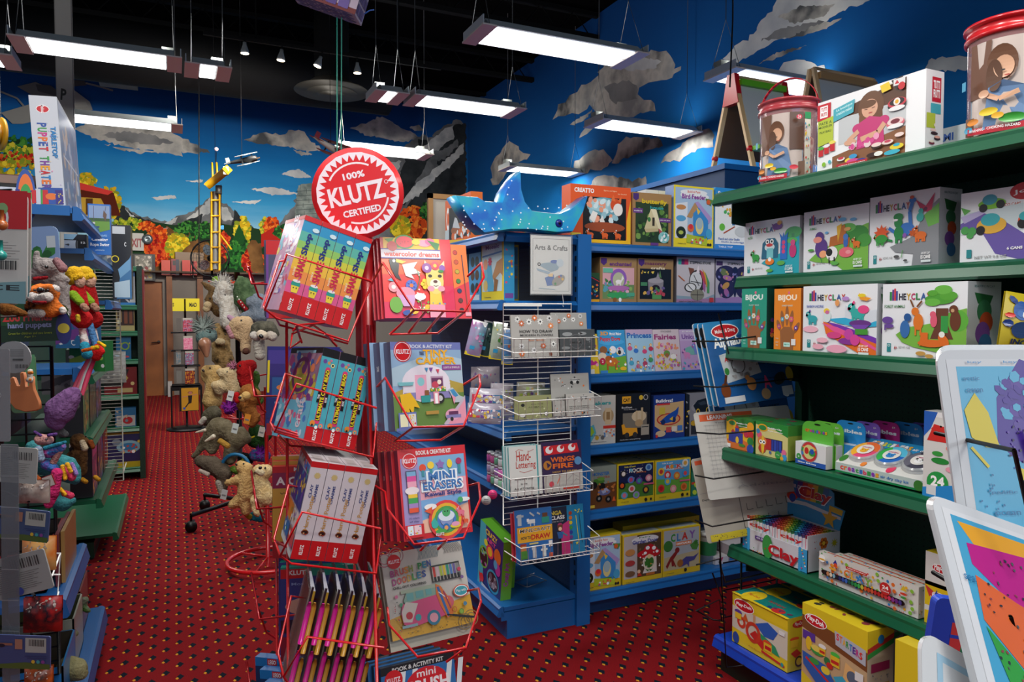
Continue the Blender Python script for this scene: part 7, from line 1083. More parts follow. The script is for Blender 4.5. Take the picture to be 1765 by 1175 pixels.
# ---------------------------------------------------------------- plush builder
def pxs(px, py, d, o): return at(px, py, d=d)-o
_dtex = bpy.data.textures.new('fur', 'CLOUDS'); _dtex.noise_scale = .018
def blob(name, parent, o, d, col, chains, vox=0, fur=0, rough=None):
    mb = MB(); m = FUR(col) if rough is None else M(col, rough, coat=.4)
    for c in chains:
        x0, y0, r0, x1, y1, r1 = c[:6]; z0, z1 = (c[6:8] if len(c) > 7 else (0, 0)); L = math.hypot(x1-x0, y1-y0)+abs(z0-z1)*F/d
        n = max(1, int(L/(min(r0, r1)*.55)))
        for k in range(n+1 if L > .1 else 1):
            t = k/n; r = (r0+(r1-r0)*t)*d/F; p = at(x0+(x1-x0)*t, y0+(y1-y0)*t, d=d+z0+(z1-z0)*t)-o; mb.ball(p, r, m, 12 if r > .012 else 8)
    ob = mb.build(name, parent)
    if vox:
        r_ = ob.modifiers.new('r', 'REMESH'); r_.mode = 'VOXEL'; r_.voxel_size = vox; r_.use_smooth_shade = True
        s_ = ob.modifiers.new('s', 'SMOOTH'); s_.factor = .6; s_.iterations = 3
    if fur: dm = ob.modifiers.new('d', 'DISPLACE'); dm.texture = _dtex; dm.strength = fur; dm.mid_level = .5; dm.texture_coords = 'LOCAL'
    return ob
def plush(name, label, cat, d, col, chains, parts=(), group=None, vox=.012, fur=.012):
    c0 = chains[0]; o = at(c0[0], c0[1], d=d)
    e = empty(name, o, label, cat, group)
    blob('body', e, o, d, col, chains, vox, fur)
    for p in parts:
        if p[1] == 'TUFT':
            _, _, nm, cc, x, y, r, n, ln = p; mb = MB(); rnd = random.Random(7)
            for k in range(n):
                a = rnd.uniform(0, 2*math.pi); q = at(x+math.cos(a)*r*rnd.random()*.6, y+math.sin(a)*r*rnd.random()*.6, d=d+rnd.uniform(-.03, .0))-o
                t = at(x+math.cos(a)*ln*rnd.uniform(.7, 1.2), y+math.sin(a)*ln*rnd.uniform(.6, 1.1)-ln*.3, d=d+rnd.uniform(-.05, .03))-o
                mb.tube([q, (q+t)/2+Vector((0, 0, .004)), t], [.006*d/5, .004*d/5, .001], FUR(cc), 5)
            mb.build(nm, e)
        elif p[0] == 'wing_patch':
            for c in p[2]: blob(p[0], e, o, d-p[3], p[1], [c])
        else: blob(p[0], e, o, d-p[3] if len(p) > 3 else d, p[1], p[2], 0, 0, .3 if p[0] in ('eye', 'nose', 'beak', 'tusk', 'tooth') else None)
    return e
PG = 'animal hand puppets on the rolling stand'; EY = lambda *a: [('eye', '0c0c0e', [(x, y, r, x, y, r)], .04) for x, y, r in a]
# rolling stand that carries the puppets
sp = at(412, 700, d=5.45); e = empty('puppet_stand', (sp.x, sp.y, 0), 'black rolling floor stand hung with animal puppets', 'stand')
MB().tube([(0, 0, .12), (0, 0, 1.85)], .02, BW, 10).build('pole', e)
for k in range(4):
    a = .6+k*math.pi/2; q = (.42*math.cos(a), .42*math.sin(a))
    MB().tube([(0, 0, .14), (q[0], q[1], .12)], .016, BW, 8).build('leg', e)
    MB().tube([(q[0], q[1], .12), (q[0], q[1], .05)], .01, BW).lathe([(.04, -.015), (.04, .015)], M('0a0a0a', .4), (q[0], q[1], .04), 16, 'y').build('caster', e)
for z_ in (.75, 1.05, 1.4, 1.75):
    for k in range(6): a = k*math.pi/3; MB().tube([(0, 0, z_), (.2*math.cos(a), .2*math.sin(a), z_+.03)], .006, RW).build('hook', e)
plush('animal_puppet', 'brown kangaroo puppet with long ears at the top left of the puppet stand', 'puppet', 5.2, '6a5236/8a6a44/30', [(362, 516, 9, 372, 502, 10), (360, 528, 8, 364, 518, 9), (372, 502, 7, 378, 535, 12), (349, 487, 3.5, 370, 497, 4.5), (352, 493, 3, 368, 502, 4)], [('muzzle', 'c8b088', [(356, 532, 6.5, 358, 526, 7)], .05)]+EY((362, 514, 1.6)), PG)
plush('animal_puppet', 'white shaggy llama puppet at the top of the puppet stand', 'puppet', 5.05, 'c8bcae/e4ded4/40', [(380, 512, 13, 388, 498, 16), (375, 518, 8, 382, 522, 9), (392, 520, 14, 398, 552, 19), (391, 484, 4, 396, 494, 5)], [('x', 'TUFT', 'hair', 'c8c2ba', 384, 492, 16, 90, 20), ('nose', '7a6a60', [(371, 521, 2.4, 374, 523, 2)], .07)]+EY((388, 508, 1.8)), PG, fur=.02)
plush('animal_puppet', 'green and yellow parrot puppet behind the llama', 'puppet', 5.4, '6a9a30/8ab040/20', [(372, 482, 7, 376, 500, 9)], [('wing', 'd8b820', [(384, 484, 6, 394, 488, 7)], .03), ('tail', 'd84020', [(398, 488, 5, 408, 492, 6)], .03)], PG)
plush('animal_puppet', 'dark green dinosaur puppet with an open mouth and small white teeth', 'puppet', 5.0, '42583a/647c56/26', [(420, 494, 17, 424, 515, 20), (414, 480, 6, 420, 490, 12), (408, 500, 7, 408, 520, 6), (412, 522, 5, 424, 538, 7), (430, 520, 14, 434, 540, 12)], [('mouth', 'a02028', [(413, 520, 4, 424, 533, 4)], .09)]+[('tooth', 'e8e4d8', [(409+k*3, 511+k*4.6, 1.2, 409+k*3, 512+k*4.6, .8)], .12) for k in range(5)]+EY((417, 496, 1.6)), PG)
plush('animal_puppet', 'blue grey ray plush with rounded wings hanging on the puppet stand', 'puppet', 4.9, '6e7a88/8e98a4/20', [(432, 520, 9, 446, 516, 12), (446, 516, 12, 448, 545, 14), (418, 546, 7, 446, 538, 11), (424, 548, 6, 440, 552, 6)], EY((440, 524, 1.6)), PG)
plush('animal_puppet', 'ostrich puppet with grey hair and a long orange beak', 'puppet', 4.75, '5f7876/748c88/24', [(352, 580, 14, 362, 578, 13), (346, 584, 9, 350, 586, 10)], [('x', 'TUFT', 'hair', '8a948e', 350, 566, 12, 130, 22), ('beak', 'a8765a', [(353, 592, 11, 356, 612, 4)], .05)]+EY((362, 572, 1.8)), PG, fur=.01)
plush('animal_puppet', 'spotted leopard puppet behind the ostrich puppet', 'puppet', 5.1, 'b09468/9a7c50/2e2418/16', [(384, 572, 14, 382, 590, 15), (380, 595, 16, 388, 625, 17), (374, 560, 5, 378, 564, 6), (395, 562, 5, 392, 566, 6), (374, 605, 8, 372, 618, 8)], [('muzzle', 'cbb791', [(376, 588, 6, 382, 589, 6)], .08)]+EY((376, 576, 1.6), (388, 576, 1.6)), PG)
plush('animal_puppet', 'beige aardvark puppet with a long snout and pink lined ears', 'puppet', 4.7, 'c2a27c/d4b48c/24', [(410, 558, 13, 424, 556, 12), (426, 562, 12, 423, 598, 9), (404, 562, 11, 410, 580, 7), (423, 600, 10, 424, 603, 9)], [('ear', 'c08a92', [(396, 566, 7, 400, 578, 6)], .01), ('ear', 'b892a8', [(395, 546, 4, 404, 553, 6)], -.02), ('snout_tip', '5a3a30', [(424, 605, 6, 424, 605, 6)], .06)]+EY((416, 552, 1.7)), PG)
plush('animal_puppet', 'grey and white wolf puppet with a black nose beside the red rack', 'puppet', 4.6, '3c3c34/6a6658/22', [(448, 568, 16, 462, 568, 16), (440, 575, 10, 472, 575, 10)], [('cheek', 'c8c0b8', [(438, 578, 7.5, 441, 580, 7)], .05), ('cheek', 'c0b4a8', [(466, 578, 8, 470, 580, 8)], .05), ('muzzle', 'dccbb4', [(450, 576, 8, 454, 578, 8)], .09), ('nose', '0c0c0e', [(449.5, 579, 3.6, 451, 580, 3.4)], .14), ('chest', 'b8b0a4', [(446, 590, 10, 448, 612, 9)], .02)]+EY((446, 570, 1.6), (461, 569, 1.6)), PG)
plush('animal_puppet', 'tan lion cub puppet at the left of the middle level', 'puppet', 4.8, 'bc9860/d0ae74/24', [(358, 640, 12, 372, 640, 12), (352, 648, 7, 354, 654, 6), (372, 650, 14, 366, 690, 17), (366, 665, 8, 384, 668, 8), (362, 690, 9, 358, 704, 7)], [('nose', '2a1a14', [(350, 638, 2.4, 351, 639, 2)], .06)]+EY((362, 634, 1.6)), PG)
plush('animal_puppet', 'pale beige lamb puppet facing left in the middle of the stand', 'puppet', 4.72, 'ccb084/dcc69c/24', [(384, 642, 9, 398, 644, 13), (378, 640, 6, 384, 644, 8), (400, 655, 13, 406, 672, 12), (372, 664, 9, 400, 668, 11), (376, 674, 6, 380, 676, 6)], [('x', 'TUFT', 'hair', 'a86a80', 401, 632, 6, 50, 10)]+EY((392, 641, 1.8)), PG)
plush('animal_puppet', 'plain red furry puppet with black eyes near the centre of the stand', 'puppet', 4.6, 'a81a1c/8a1216/24', [(420, 632, 12, 432, 630, 11), (422, 640, 15, 424, 660, 13)], EY((414, 630, 2)), PG, fur=.02)
plush('animal_puppet', 'small green turtle plush between the red puppet and the purple kits', 'puppet', 4.7, '3a5a24/4e7030/24', [(440, 646, 8, 442, 656, 7), (438, 672, 9, 446, 690, 9)], EY((444, 644, 1.5)), PG)
plush('animal_puppet', 'purple spiky plush next to the lion puppet', 'puppet', 4.7, '5a1a78/7a2a90/24', [(394, 706, 9, 400, 700, 9)], [('x', 'TUFT', 'spikes', '8a2a98', 396, 704, 10, 140, 14)], PG)
plush('animal_puppet', 'lion puppet with a brown mane and a red bow, centre of the stand', 'puppet', 4.5, '8e582a/aa6c36/24', [(428, 676, 15, 436, 684, 15), (424, 695, 12, 432, 712, 13), (412, 700, 6, 420, 704, 7), (440, 720, 10, 434, 728, 9)], [('muzzle', 'd0a868', [(418, 686, 7, 424, 682, 8)], .10), ('nose', '14100e', [(413, 685, 2.6, 414, 685, 2.6)], .16), ('bow', 'b81c20', [(408, 680, 5, 409, 690, 5)], .03)]+EY((424, 677, 1.6)), PG, fur=.02)
plush('animal_puppet', 'grey hippo puppet head above the elephant puppet', 'puppet', 4.75, '55503f/686252/24', [(368, 712, 14, 360, 716, 12), (352, 726, 8, 358, 724, 10)], [('muzzle', 'b8b0a4', [(347, 728, 5, 352, 722, 5)], .04)]+EY((360, 714, 1.5)), PG)
plush('animal_puppet', 'large grey elephant puppet with white tusks and a wrinkled trunk', 'puppet', 4.55, '665d48/7c725c/24', [(376, 735, 17, 386, 738, 17), (364, 742, 12, 372, 748, 14), (358, 752, 10, 342, 778, 6), (342, 778, 6, 334, 787, 5), (398, 748, 16, 408, 760, 15), (370, 764, 10, 366, 774, 10), (400, 770, 14, 396, 790, 12), (416, 744, 10, 424, 756, 10)], [('tusk', 'd8ccb4', [(353, 741, 3.2, 338, 745, 1.4)], .06), ('tusk', 'd8ccb4', [(368, 752, 4, 354, 760, 1.6)], .1), ('foot_patch', 'b0863a', [(380, 760, 5, 392, 768, 5)], .13)]+EY((362, 738, 1.6)), PG)
plush('animal_puppet', 'brown grey shark puppet with a white mouth hanging nose left', 'puppet', 4.5, '564c40/6a5e50/24', [(346, 794, 11, 366, 800, 15), (366, 800, 15, 386, 815, 15), (352, 808, 6, 360, 812, 8), (384, 820, 12, 384, 845, 8)], [('mouth', 'b8a89c', [(345, 811, 3.4, 358, 817, 4)], .06), ('belly', '9a9186', [(377, 832, 6, 382, 850, 5)], .03)]+EY((356, 802, 1.6)), PG)
plush('animal_puppet', 'dark puppet with small green and blue trim above the tan puppies', 'puppet', 4.7, '14161a/20242a/20', [(420, 788, 10, 428, 792, 10)], [('trim', '8a9a30', [(418, 792, 2, 424, 788, 2)], .07)], PG)
p = at(406, 806, d=4.5); e = empty('toy_net', p, 'blue ringed net holding a green turtle toy on the puppet stand', 'toy', PG, rot=(math.radians(90), 0, -.4))
MB().tube([(.085*math.cos(k*math.pi/12), .085*math.sin(k*math.pi/12), 0) for k in range(24)], .011, M('1a6a98', .4), 8, True).build('ring', e)
blob('turtle', e, p, 4.5, '4a6a24/6a8a38/30', [(402, 808, 6, 410, 812, 7)], 0).matrix_parent_inverse = e.rotation_euler.to_matrix().to_4x4().inverted()
plush('animal_puppet', 'tan puppy puppet with its arms spread wide, lower part of the stand', 'puppet', 4.4, 'c8a066/dcb67a/24', [(416, 803, 11, 424, 808, 12), (424, 820, 13, 424, 850, 15), (392, 832, 6, 412, 826, 9), (400, 870, 8, 412, 862, 11), (424, 868, 10, 424, 880, 9)], [('nose', '1a1412', [(407, 800, 1.8, 408, 801, 1.8)], .1)]+EY((420, 799, 1.6)), PG, fur=.018)
plush('animal_puppet', 'pale yellow puppy plush looking up, partly behind the red rack', 'puppet', 4.25, 'd4b47c/e6cb98/24', [(448, 812, 13, 458, 812, 13), (448, 830, 14, 458, 855, 17), (440, 862, 10, 444, 882, 9)], [('muzzle', 'dccaa6', [(446, 812, 6, 450, 815, 6)], .12), ('nose', '14100e', [(448, 806, 2.8, 449, 806, 2.8)], .17)]+EY((440, 814, 1.8), (457, 806, 1.8)), PG, fur=.018)
plush('animal_puppet', 'blue and purple woolly plush beneath the green one', 'puppet', 4.6, '1a6a98/7a1a80/40', [(440, 784, 11, 456, 786, 11)], [('x', 'TUFT', 'yarn', '6a1a88', 448, 784, 14, 90, 14)], PG)
plush('animal_puppet', 'dark green crocodile plush low behind the lion puppet', 'puppet', 4.8, '1c3a1a/2e5224/24', [(440, 742, 12, 456, 748, 14), (438, 760, 12, 452, 764, 10)], [('claw', 'c8b020', [(424+k*5, 757-k*1.5, 1.6, 428+k*5, 755-k*1.5, 1.4)], .06) for k in range(3)], PG)
plush('animal_puppet', 'blue and yellow bird plush lowest on the puppet stand', 'puppet', 4.5, '1a6a80/2a8aa0/24', [(436, 889, 8, 450, 894, 7)], [('wing', 'a89a30', [(424, 886, 4, 430, 890, 5)], .03)], PG)
for k, (x, y, c, l) in enumerate(((426, 722, 'd88a30', 'orange swing tag under the lion puppet'), (405, 738, 'c8d0cc', 'white swing tag with a green edge on the elephant puppet'), (451, 744, 'b8b0a8', 'small grey tag beside the red rack wire'), (397, 682, 'd8d8d4', 'white label over the purple spiky plush'), (386, 852, 'b8b8b8', 'grey label under the shark puppet'))):
    p = at(x, y, d=4.35); mb = MB(); mb.box((-.018, 0, -.03), (.018, .002, .03), CARD(c)).box((-.012, -.0004, -.01), (.012, 0, .0), CARD('777')); o = mb.build('swing_tag', None, p); o.rotation_euler = (0, .25, -YAW); tag(o, l, 'tag')

# ---------------------------------------------------------------- near left: blue gondola, cards and plush
XL = -.30
gl = empty('shelving_unit', (XL, 2.7, 0), 'blue steel shelving along the left edge with open bins at its foot', 'shelf')
BL2 = M('0f4c86', .4)
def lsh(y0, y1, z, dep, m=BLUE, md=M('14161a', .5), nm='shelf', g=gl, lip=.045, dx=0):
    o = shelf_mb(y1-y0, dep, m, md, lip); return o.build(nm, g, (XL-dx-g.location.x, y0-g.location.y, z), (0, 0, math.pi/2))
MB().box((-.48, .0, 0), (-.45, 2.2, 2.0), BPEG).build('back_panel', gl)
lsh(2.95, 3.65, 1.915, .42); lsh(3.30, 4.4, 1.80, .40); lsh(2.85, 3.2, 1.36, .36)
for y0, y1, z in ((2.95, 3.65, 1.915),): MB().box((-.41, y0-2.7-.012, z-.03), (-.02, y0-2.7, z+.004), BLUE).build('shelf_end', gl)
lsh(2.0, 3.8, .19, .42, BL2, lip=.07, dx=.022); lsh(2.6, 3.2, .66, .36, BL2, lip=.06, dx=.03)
# boxes on the top
def kitL(px0, px1, ytop, yref, X_, z, dep, name, label, cols, front, side='', top='', tilt=0, Yb=None, group=None):
    """box facing the camera with its side turned to the aisle; px range on plane Y=Yb"""
    x0 = at(px0, yref, Y=Yb).x; x1 = at(px1, yref, Y=Yb).x; zt = at((px0+px1)/2, ytop, Y=Yb).z
    return cbox(name, label, 'box', (x0, Yb, z+.001), 0, x1-x0, dep, zt-z, cols, front, side, top, group=group)
TBL = ''.join('V 44 %g 28 %g -90 %s ^%s; ' % (72-0, 1, 'fff', 'x') for _ in ())
PT_ = 'E 46 12 24 16 fff; E 46 12 22 14 c8202a; V 46 12 34 12 90 fff Melissa; '+''.join('V 38 %g %g 34 90 %s ^%s; ' % (26.5+i*4.35, 17, c, ch) for i, (ch, c) in enumerate(zip('PUPPET THEATER', ('2a50a0', '3a9a48', 'c83a8a', 'e8742a', '2a50a0', 'c8202a', 'fff', '3a9a48', '7a3a98', 'e8a020', 'c8202a', '2a80c0', 'e8742a', '5a3a98'))) if ch != ' ')+'V 78 42 130 20 90 2a80c0 ^TABLETOP; Z 16 5 10 24 94 84 3 e8a0c0,a8c8e0,e8d0a0,b0a0d0; R 6 84 94 99 2a50a0; R 6 86 40 99 c8202a; E 52 92 22 14 e8742a; R 66 86 94 99 3a2a80; Z 10 2 66 86 94 98 3 e8d040; P 3a9a48 6 86 22 86 18 99 6 99'
o = kitL(64, 112, 168, 300, XL, 1.922, .54, 'puppet_theatre_box', 'tall white puppet theatre box standing on end on the top left shelf', ('c8ccd4', '8a8e98', 'c0c4cc'), PT_, side='R 2 2 98 98 8088a0; P 5a6a8a 4 10 60 4 96 30 96 90 4 96; Z 40 5 6 10 94 92 7 a8a8b8,6a5a7a,b89a80,4a5a7a,c8c8d0; R 10 50 90 52 c8c8d0', Yb=3.0)
o.rotation_euler = (0, math.radians(-3), 0)
kitL(-60, 70, 322, 340, XL, 1.922, .3, 'puppet_theatre_box', 'flat white puppet theatre box lying at the left of the top shelf', ('c8ccd4', 'b0b4bc', '7a6a60'), 'E 80 60 14 46 2a50a0; E 80 66 11 40 e8742a; E 80 90 9 30 3a9a48; Z 12 4 10 10 96 90 3 e8a0c0,a8c8e0,3a2a80; R 66 10 72 90 2a2a80; R 88 10 94 90 c8202a', Yb=2.99)
kitL(-60, 68, 300, 320, XL, 2.0, .26, 'carton', 'brown carton with a dark red edge lying on the flat theatre box', ('8a7064', '7a6054', '4a1418'), 'R 0 0 100 8 5a1418', Yb=3.05)
kitL(152, 191, 352, 400, XL, 1.806, .05, 'rope_swing_box', 'blue and green box with a child on a climbing rope swing', ('2a70c0', '1a509a', '3a80c8'), 'R 4 3 96 48 8aa0c0; R 4 28 96 36 3a5a30; P 6a9a38 4 34 96 34 96 50 50 56 4 50; L 5a4a5a 2 26 4 26 46; R 16 44 50 47 1a3a80; E 26 38 6 5 d8d0d0; P 6a5040 70 12 84 20 78 34 66 24; L 5a4a5a 2 80 4 76 14; T 50 62 64 5 a8d0f0 2-in-1 Colorful; T 50 71 72 8 fff ^Climbing; T 50 81 84 8 fff ^Rope Swing; T 50 91 40 3 c8e0f0 adventures', Yb=3.7)
kitL(111, 150, 404, 440, XL, 1.806, .1, 'telescope_box', 'black and grey box with a telescope, left of the rope swing box', ('22242a', '1a1c20', '1a1c20'), 'P a8b0b8 0 30 60 30 60 76 0 76; E 60 52 10 30 111; E 60 52 6 22 555; R 60 30 100 76 14161a; T 84 40 20 10 ccc ^12; T 14 52 20 10 333 ^4; P 8ab0c8 0 0 60 0 40 26 0 26', Yb=3.75)
kitL(193, 226, 388, 440, XL, 1.62, .16, 'telescope_box', 'black box with a telescope and a yellow ring, right of the rope swing box', ('14161c', '101214', '1a1c20'), 'R 4 2 70 12 b8bcc0; P 3a70a0 40 70 100 40 100 100 20 100; P a8c0d0 10 78 90 74 90 98 10 98; E 16 46 20 20 e8d020; E 16 46 16 16 14161c; P 6a9ac0 30 60 96 44 96 60 40 72; T 70 26 10 6 ddd ^C', Yb=4.3)
lsh(4.2, 4.9, 1.61, .3)
# white wire grid panel by the aisle
a = at(163, 457, Y=5.0); b = at(205, 457, Y=5.0); zb = at(205, 828, Y=5.0).z
e = empty('wire_grid', (a.x, 5.0, zb), 'tall narrow white wire grid panel beside the green shelves', 'rack'); mb = MB(); W3 = M('b8b4a8', .45); gw, gh2 = b.x-a.x, a.z-zb
for k in range(62): mb.tube([(0, 0, gh2*k/61), (gw, 0, gh2*k/61)], .002, W3, 4)
for x in (0, gw): mb.tube([(x, .003, 0), (x, .003, gh2)], .0035, W3, 5)
mb.box((0, -.002, gh2-.025), (gw, .002, gh2), M('3a2c24', .5)); mb.build('grid_panel', e)
for z_ in (.05, gh2-.05): MB().tube([(gw, 0, z_), (gw, .3, z_)], .004, W3).tube([(0, 0, z_), (-.1, .0, z_)], .004, W3).build('bracket', e)
bag('bead_bag', 'clear bag of small white bottles hanging on the narrow white grid', 166, 606, 212, 660, 4.6, 0, '8a8a88/b0b0ac/30', 'Z 30 4 10 10 90 90 5 d0d0cc,8a8a88; R 20 10 80 16 a8b8c0')
# black grid near the left edge with hanging cards and plush
YG_ = 2.78; a = at(70, 600, Y=YG_); e = empty('wire_grid', (a.x, YG_, .35), 'black wire grid hung with plush toys and cards near the left edge', 'rack')
xr = at(88, 600, Y=YG_).x-a.x; mb = MB(); zt = 1.44-.35
for k in range(24): mb.tube([(-.42, 0, zt*k/23), (xr, 0, zt*k/23)], .0028, BW, 5)
for k in range(7): x = xr-k*.075; mb.tube([(x, .004, 0), (x, .004, zt)], .0035 if k else .006, BW, 5)
mb.build('grid_panel', e)
for x in (-.35, xr-.02): MB().tube([(x, 0, -.35), (x, 0, 0)], .006, BW).build('foot', e)
def hcard(name, label, cat, px0, py0, px1, py1, d, roll, col, spec, r=.008, th=.003, mat=CARD, yaw=0, group=None):
    w_ = (px1-px0)*d/F; h_ = (py1-py0)*d/F; return sheet(name, label, cat, px0, py1, d, pose(yaw, 0, roll), w_, h_, col, spec, th, r, group, mat)
BARS = ''.join('L 222 %g %g %g %g %g; ' % (.6+(k*7 % 3)*.5, 56+k*3.2, 20, 56+k*3.2, 60) for k in range(12))
CE = 'R 0 0 100 34 b01c24; C 46 24 24 c8d0d0; C 46 24 20 b01c24; E 46 24 16 8 8a4a28; C 60 16 9 7a9a68; R 34 36 50 44 c04a50; '+''.join('L 777 .8 30 %g %g %g; ' % (46+k*2.4, 70+(k*13 % 20), 46+k*2.4) for k in range(8))+''.join('R %g 62 %g 70 333; ' % (46+k*4, 46+k*4+1.6+(k % 2)) for k in range(10))+'P 6a9098 0 84 100 80 100 100 0 100; T 60 86 60 5 222 CE'
hcard('toy_card', 'white blister card with a red top and teal foot at the left edge', 'card', -60, 327, 46, 520, 1.5, -2, 'b8b8b4', CE, .02)
hcard('toy_card', 'second red topped blister card right behind the front one', 'card', -40, 330, 52, 508, 1.56, -2, 'a8a8a4', CE, .02)
for k, (x, y, r, c, l) in enumerate(((4, 388, 9, 'a85a28', 'brown toy ball at the far left edge beside the red topped card'), (2, 440, 9, '1a8a80', 'teal toy ball at the far left edge beside the card'))):
    p = at(x, y, d=1.44); tag(MB().ball((0, 0, 0), r*1.44/F, M(c, .3, coat=.6), 20).tube([(0, 0, .0), (0, .0, .03)], .004, M(c, .3)).build('toy_ball', None, p), l, 'toy')
hcard('puppet_sign', 'blue backing card with a dark green tree behind the elephant puppet', 'card', 44, 393, 112, 560, 2.05, 3, '7088b0', 'Z 30 3 -0 24 80 50 15 1f5a28,2a6a30,184a20; R 70 10 92 22 a8b0b8; P 1f4a20 0 60 60 50 100 70 100 100 0 100', .02)
hcard('puppet_sign', 'dark green display card reading Zoo Friends hand puppets', 'card', -50, 540, 122, 592, 1.9, 2, '14301a', 'E 40 0 60 14 1f4a24; T 58 18 50 30 c83a3a ^Zoo Friends; T 60 48 44 24 8a94c0 ^hand puppets; T 60 72 44 8 8a9a30 Great for children and zoo lovers; T 60 84 12 7 8a9a30 Age 3+; E 94 60 8 16 2a2a68; E 94 60 6 5 b8a838', .02)
plush('animal_puppet', 'grey elephant hand puppet with its trunk raised, above the tiger puppet', 'puppet', 1.95, '7c7472/908886/50', [(78, 462, 19, 92, 462, 17), (60, 478, 13, 72, 470, 16), (64, 465, 8, 62, 442, 6), (62, 442, 6, 64, 436, 6), (64, 482, 10, 84, 482, 12), (98, 480, 10, 114, 482, 7), (104, 500, 14, 110, 540, 12)], [('ear', '8a6468', [(98, 450, 7, 108, 462, 8)], .04), ('mouth', '8a1c24', [(60, 480, 3.4, 80, 478, 3)], .028), ('eye', '08080a', [(80, 460, 3, 80, 460, 3)], .034)], None, .005, .003)
plush('animal_puppet', 'orange tiger hand puppet with black stripes above the green sign', 'puppet', 1.88, 'c8601c/d8702a/140a06/9', [(70, 508, 20, 84, 506, 18), (48, 524, 7, 60, 540, 8), (50, 532, 8, 98, 530, 9), (66, 530, 14, 90, 535, 13), (96, 525, 8, 106, 535, 8)], [('muzzle', 'b8b0ac', [(56, 512, 9, 66, 516, 9), (66, 516, 9, 82, 512, 9)], .03), ('nose', '0a0a0c', [(68, 500, 5, 73, 500, 4)], .05), ('mouth', '8a1c24', [(58, 520, 2.4, 78, 521, 2.6)], .046), ('eye', '08080a', [(60, 500, 2.4, 60, 500, 2.4)], .035), ('eye', '08080a', [(82, 500, 2.4, 82, 500, 2.4)], .035), ('ear', 'c8c0bc', [(94, 496, 6, 96, 498, 7)], .0), ('belly', 'a8a09c', [(56, 540, 8, 70, 540, 8)], .02), ('paw', 'c0b8b4', [(108, 534, 6, 109, 536, 6)], .02)], None, .005, .003)
plush('animal_puppet', 'brown puppet hanging at the far left under the red topped card', 'puppet', 1.75, '5a3414/6e441c/40', [(6, 532, 12, 20, 536, 12), (30, 538, 9, 42, 540, 7)], [('chest', 'a89a90', [(8, 515, 8, 24, 518, 8)], -.01)], None, .006, .003)
def rag(dx, label, hair, dress, shirt, d, flip=1):
    c = lambda x, y, r, x2, y2, r2: (x+dx, y, r, x2+dx, y2, r2)
    plush('rag_doll', label, 'doll', d, dress, [c(134, 500, 13, 136, 525, 16), c(132, 545, 15, 142, 550, 17)],
          [('hair', hair, [c(128, 472, 14, 133, 480, 14), c(124, 484, 8, 130, 488, 7)], -.005), ('face', 'b8907c', [c(138, 484, 9, 138, 488, 8)], .01), ('arm', shirt, [c(126, 508, 8, 138, 520, 7)], .03), ('hand', '9a7460', [c(144, 528, 6.5, 148, 532, 6)], .035), ('pocket', 'b89a28', [c(134, 545, 4, 135, 552, 4)], .045), ('leg', 'a85a60/c8c0bc/60', [c(141, 562, 6, 146, 590, 7)], .0), ('shoe', '2a86a0', [c(146, 596, 8, 150, 610, 9)], .01), ('shoe_strap', 'c85a1a', [c(143, 604, 3, 157, 601, 3)], .035), ('pigtail', hair, [c(132, 480, 5, 138, 476, 5)], .02)], None, .005, .002)
rag(0, 'front rag doll with yellow hair, red dress and striped stocking', 'c89a1c', '9a1418/b01a1c/40', '7a9a24', 2.25)
rag(18, 'second rag doll behind, with yellow hair and a red bow at the back', 'c8a020', '8a1214/a81a1c/40', '7a9a24', 2.42)
MB_ = MB()
plush('toy_shoes', 'red and yellow doll boots hanging beside the striped doll leg', 'toy', 2.38, 'b01a1c/c82020/30', [(160, 608, 8, 166, 614, 9), (168, 598, 7, 176, 606, 6)], [('cuff', 'd8a81c', [(158, 600, 4, 168, 598, 4), (170, 590, 3, 180, 596, 3)], .03), ('leg', '4a78a8', [(155, 560, 6, 165, 595, 6)], -.01)], None, .006, .001)
# streamers and fish-tail plush
mb = MB()
for k, c in enumerate(('8a1838', 'a03a50', '9a9a9a', 'b02048')): mb.tube([at(155+k*3, 615, d=2.4), at(140+k*4, 645, d=2.38), at(126+k*5, 672+k*3, d=2.36)], [.006, .009, .006], M(c, .6), 6)
o = mb.build('ribbons', None); tag(o, 'red and grey ribbons trailing down under the rag dolls', 'ribbons')
plush('ray_plush', 'lilac ray plush wing with a grey edge hanging below the ribbons', 'plush toy', 2.2, '6e4a78/805a8a/40', [(104, 706, 25, 120, 686, 18), (96, 722, 18, 100, 730, 12), (126, 676, 11, 134, 676, 6)], [('belly', '5a5a5c', [(96, 738, 8, 112, 748, 6), (100, 725, 9, 128, 700, 8), (128, 700, 5, 137, 680, 4)], -.03)], None, .006, .003)
# finger-puppet hand card
hcard('toy_card', 'green card of a finger puppet set behind the orange hand', 'card', 20, 612, 66, 712, 1.62, 2, '4a6a4a', 'P 5a5048 0 0 100 0 100 50 0 50; P 5a9a68 60 0 100 0 100 60 60 60', .01)
hand = puffy('finger_puppet_set', [(0, 0), (-.006, -.02), (.0, -.075), (.02, -.1), (.06, -.112), (.1, -.108), (.122, -.098), (.12, -.07), (.1, -.02), (.098, .0), (.098, .03), (.088, .034), (.08, .03), (.076, -.006), (.068, -.01), (.066, .02), (.062, .048), (.05, .05), (.042, .045), (.044, .01), (.04, -.006), (.034, -.004), (.022, .026), (.012, .03), (.0, .022), (.006, .0)], .008, .004, M('b0683c', .6), None, at(22, 668, d=1.52))
hand.scale = (.52,)*3; hand.location = at(18, 662, d=1.52); hand.rotation_euler = (0, 0, -YAW); tag(hand, 'orange card hand with a cow finger puppet on one finger', 'toy')
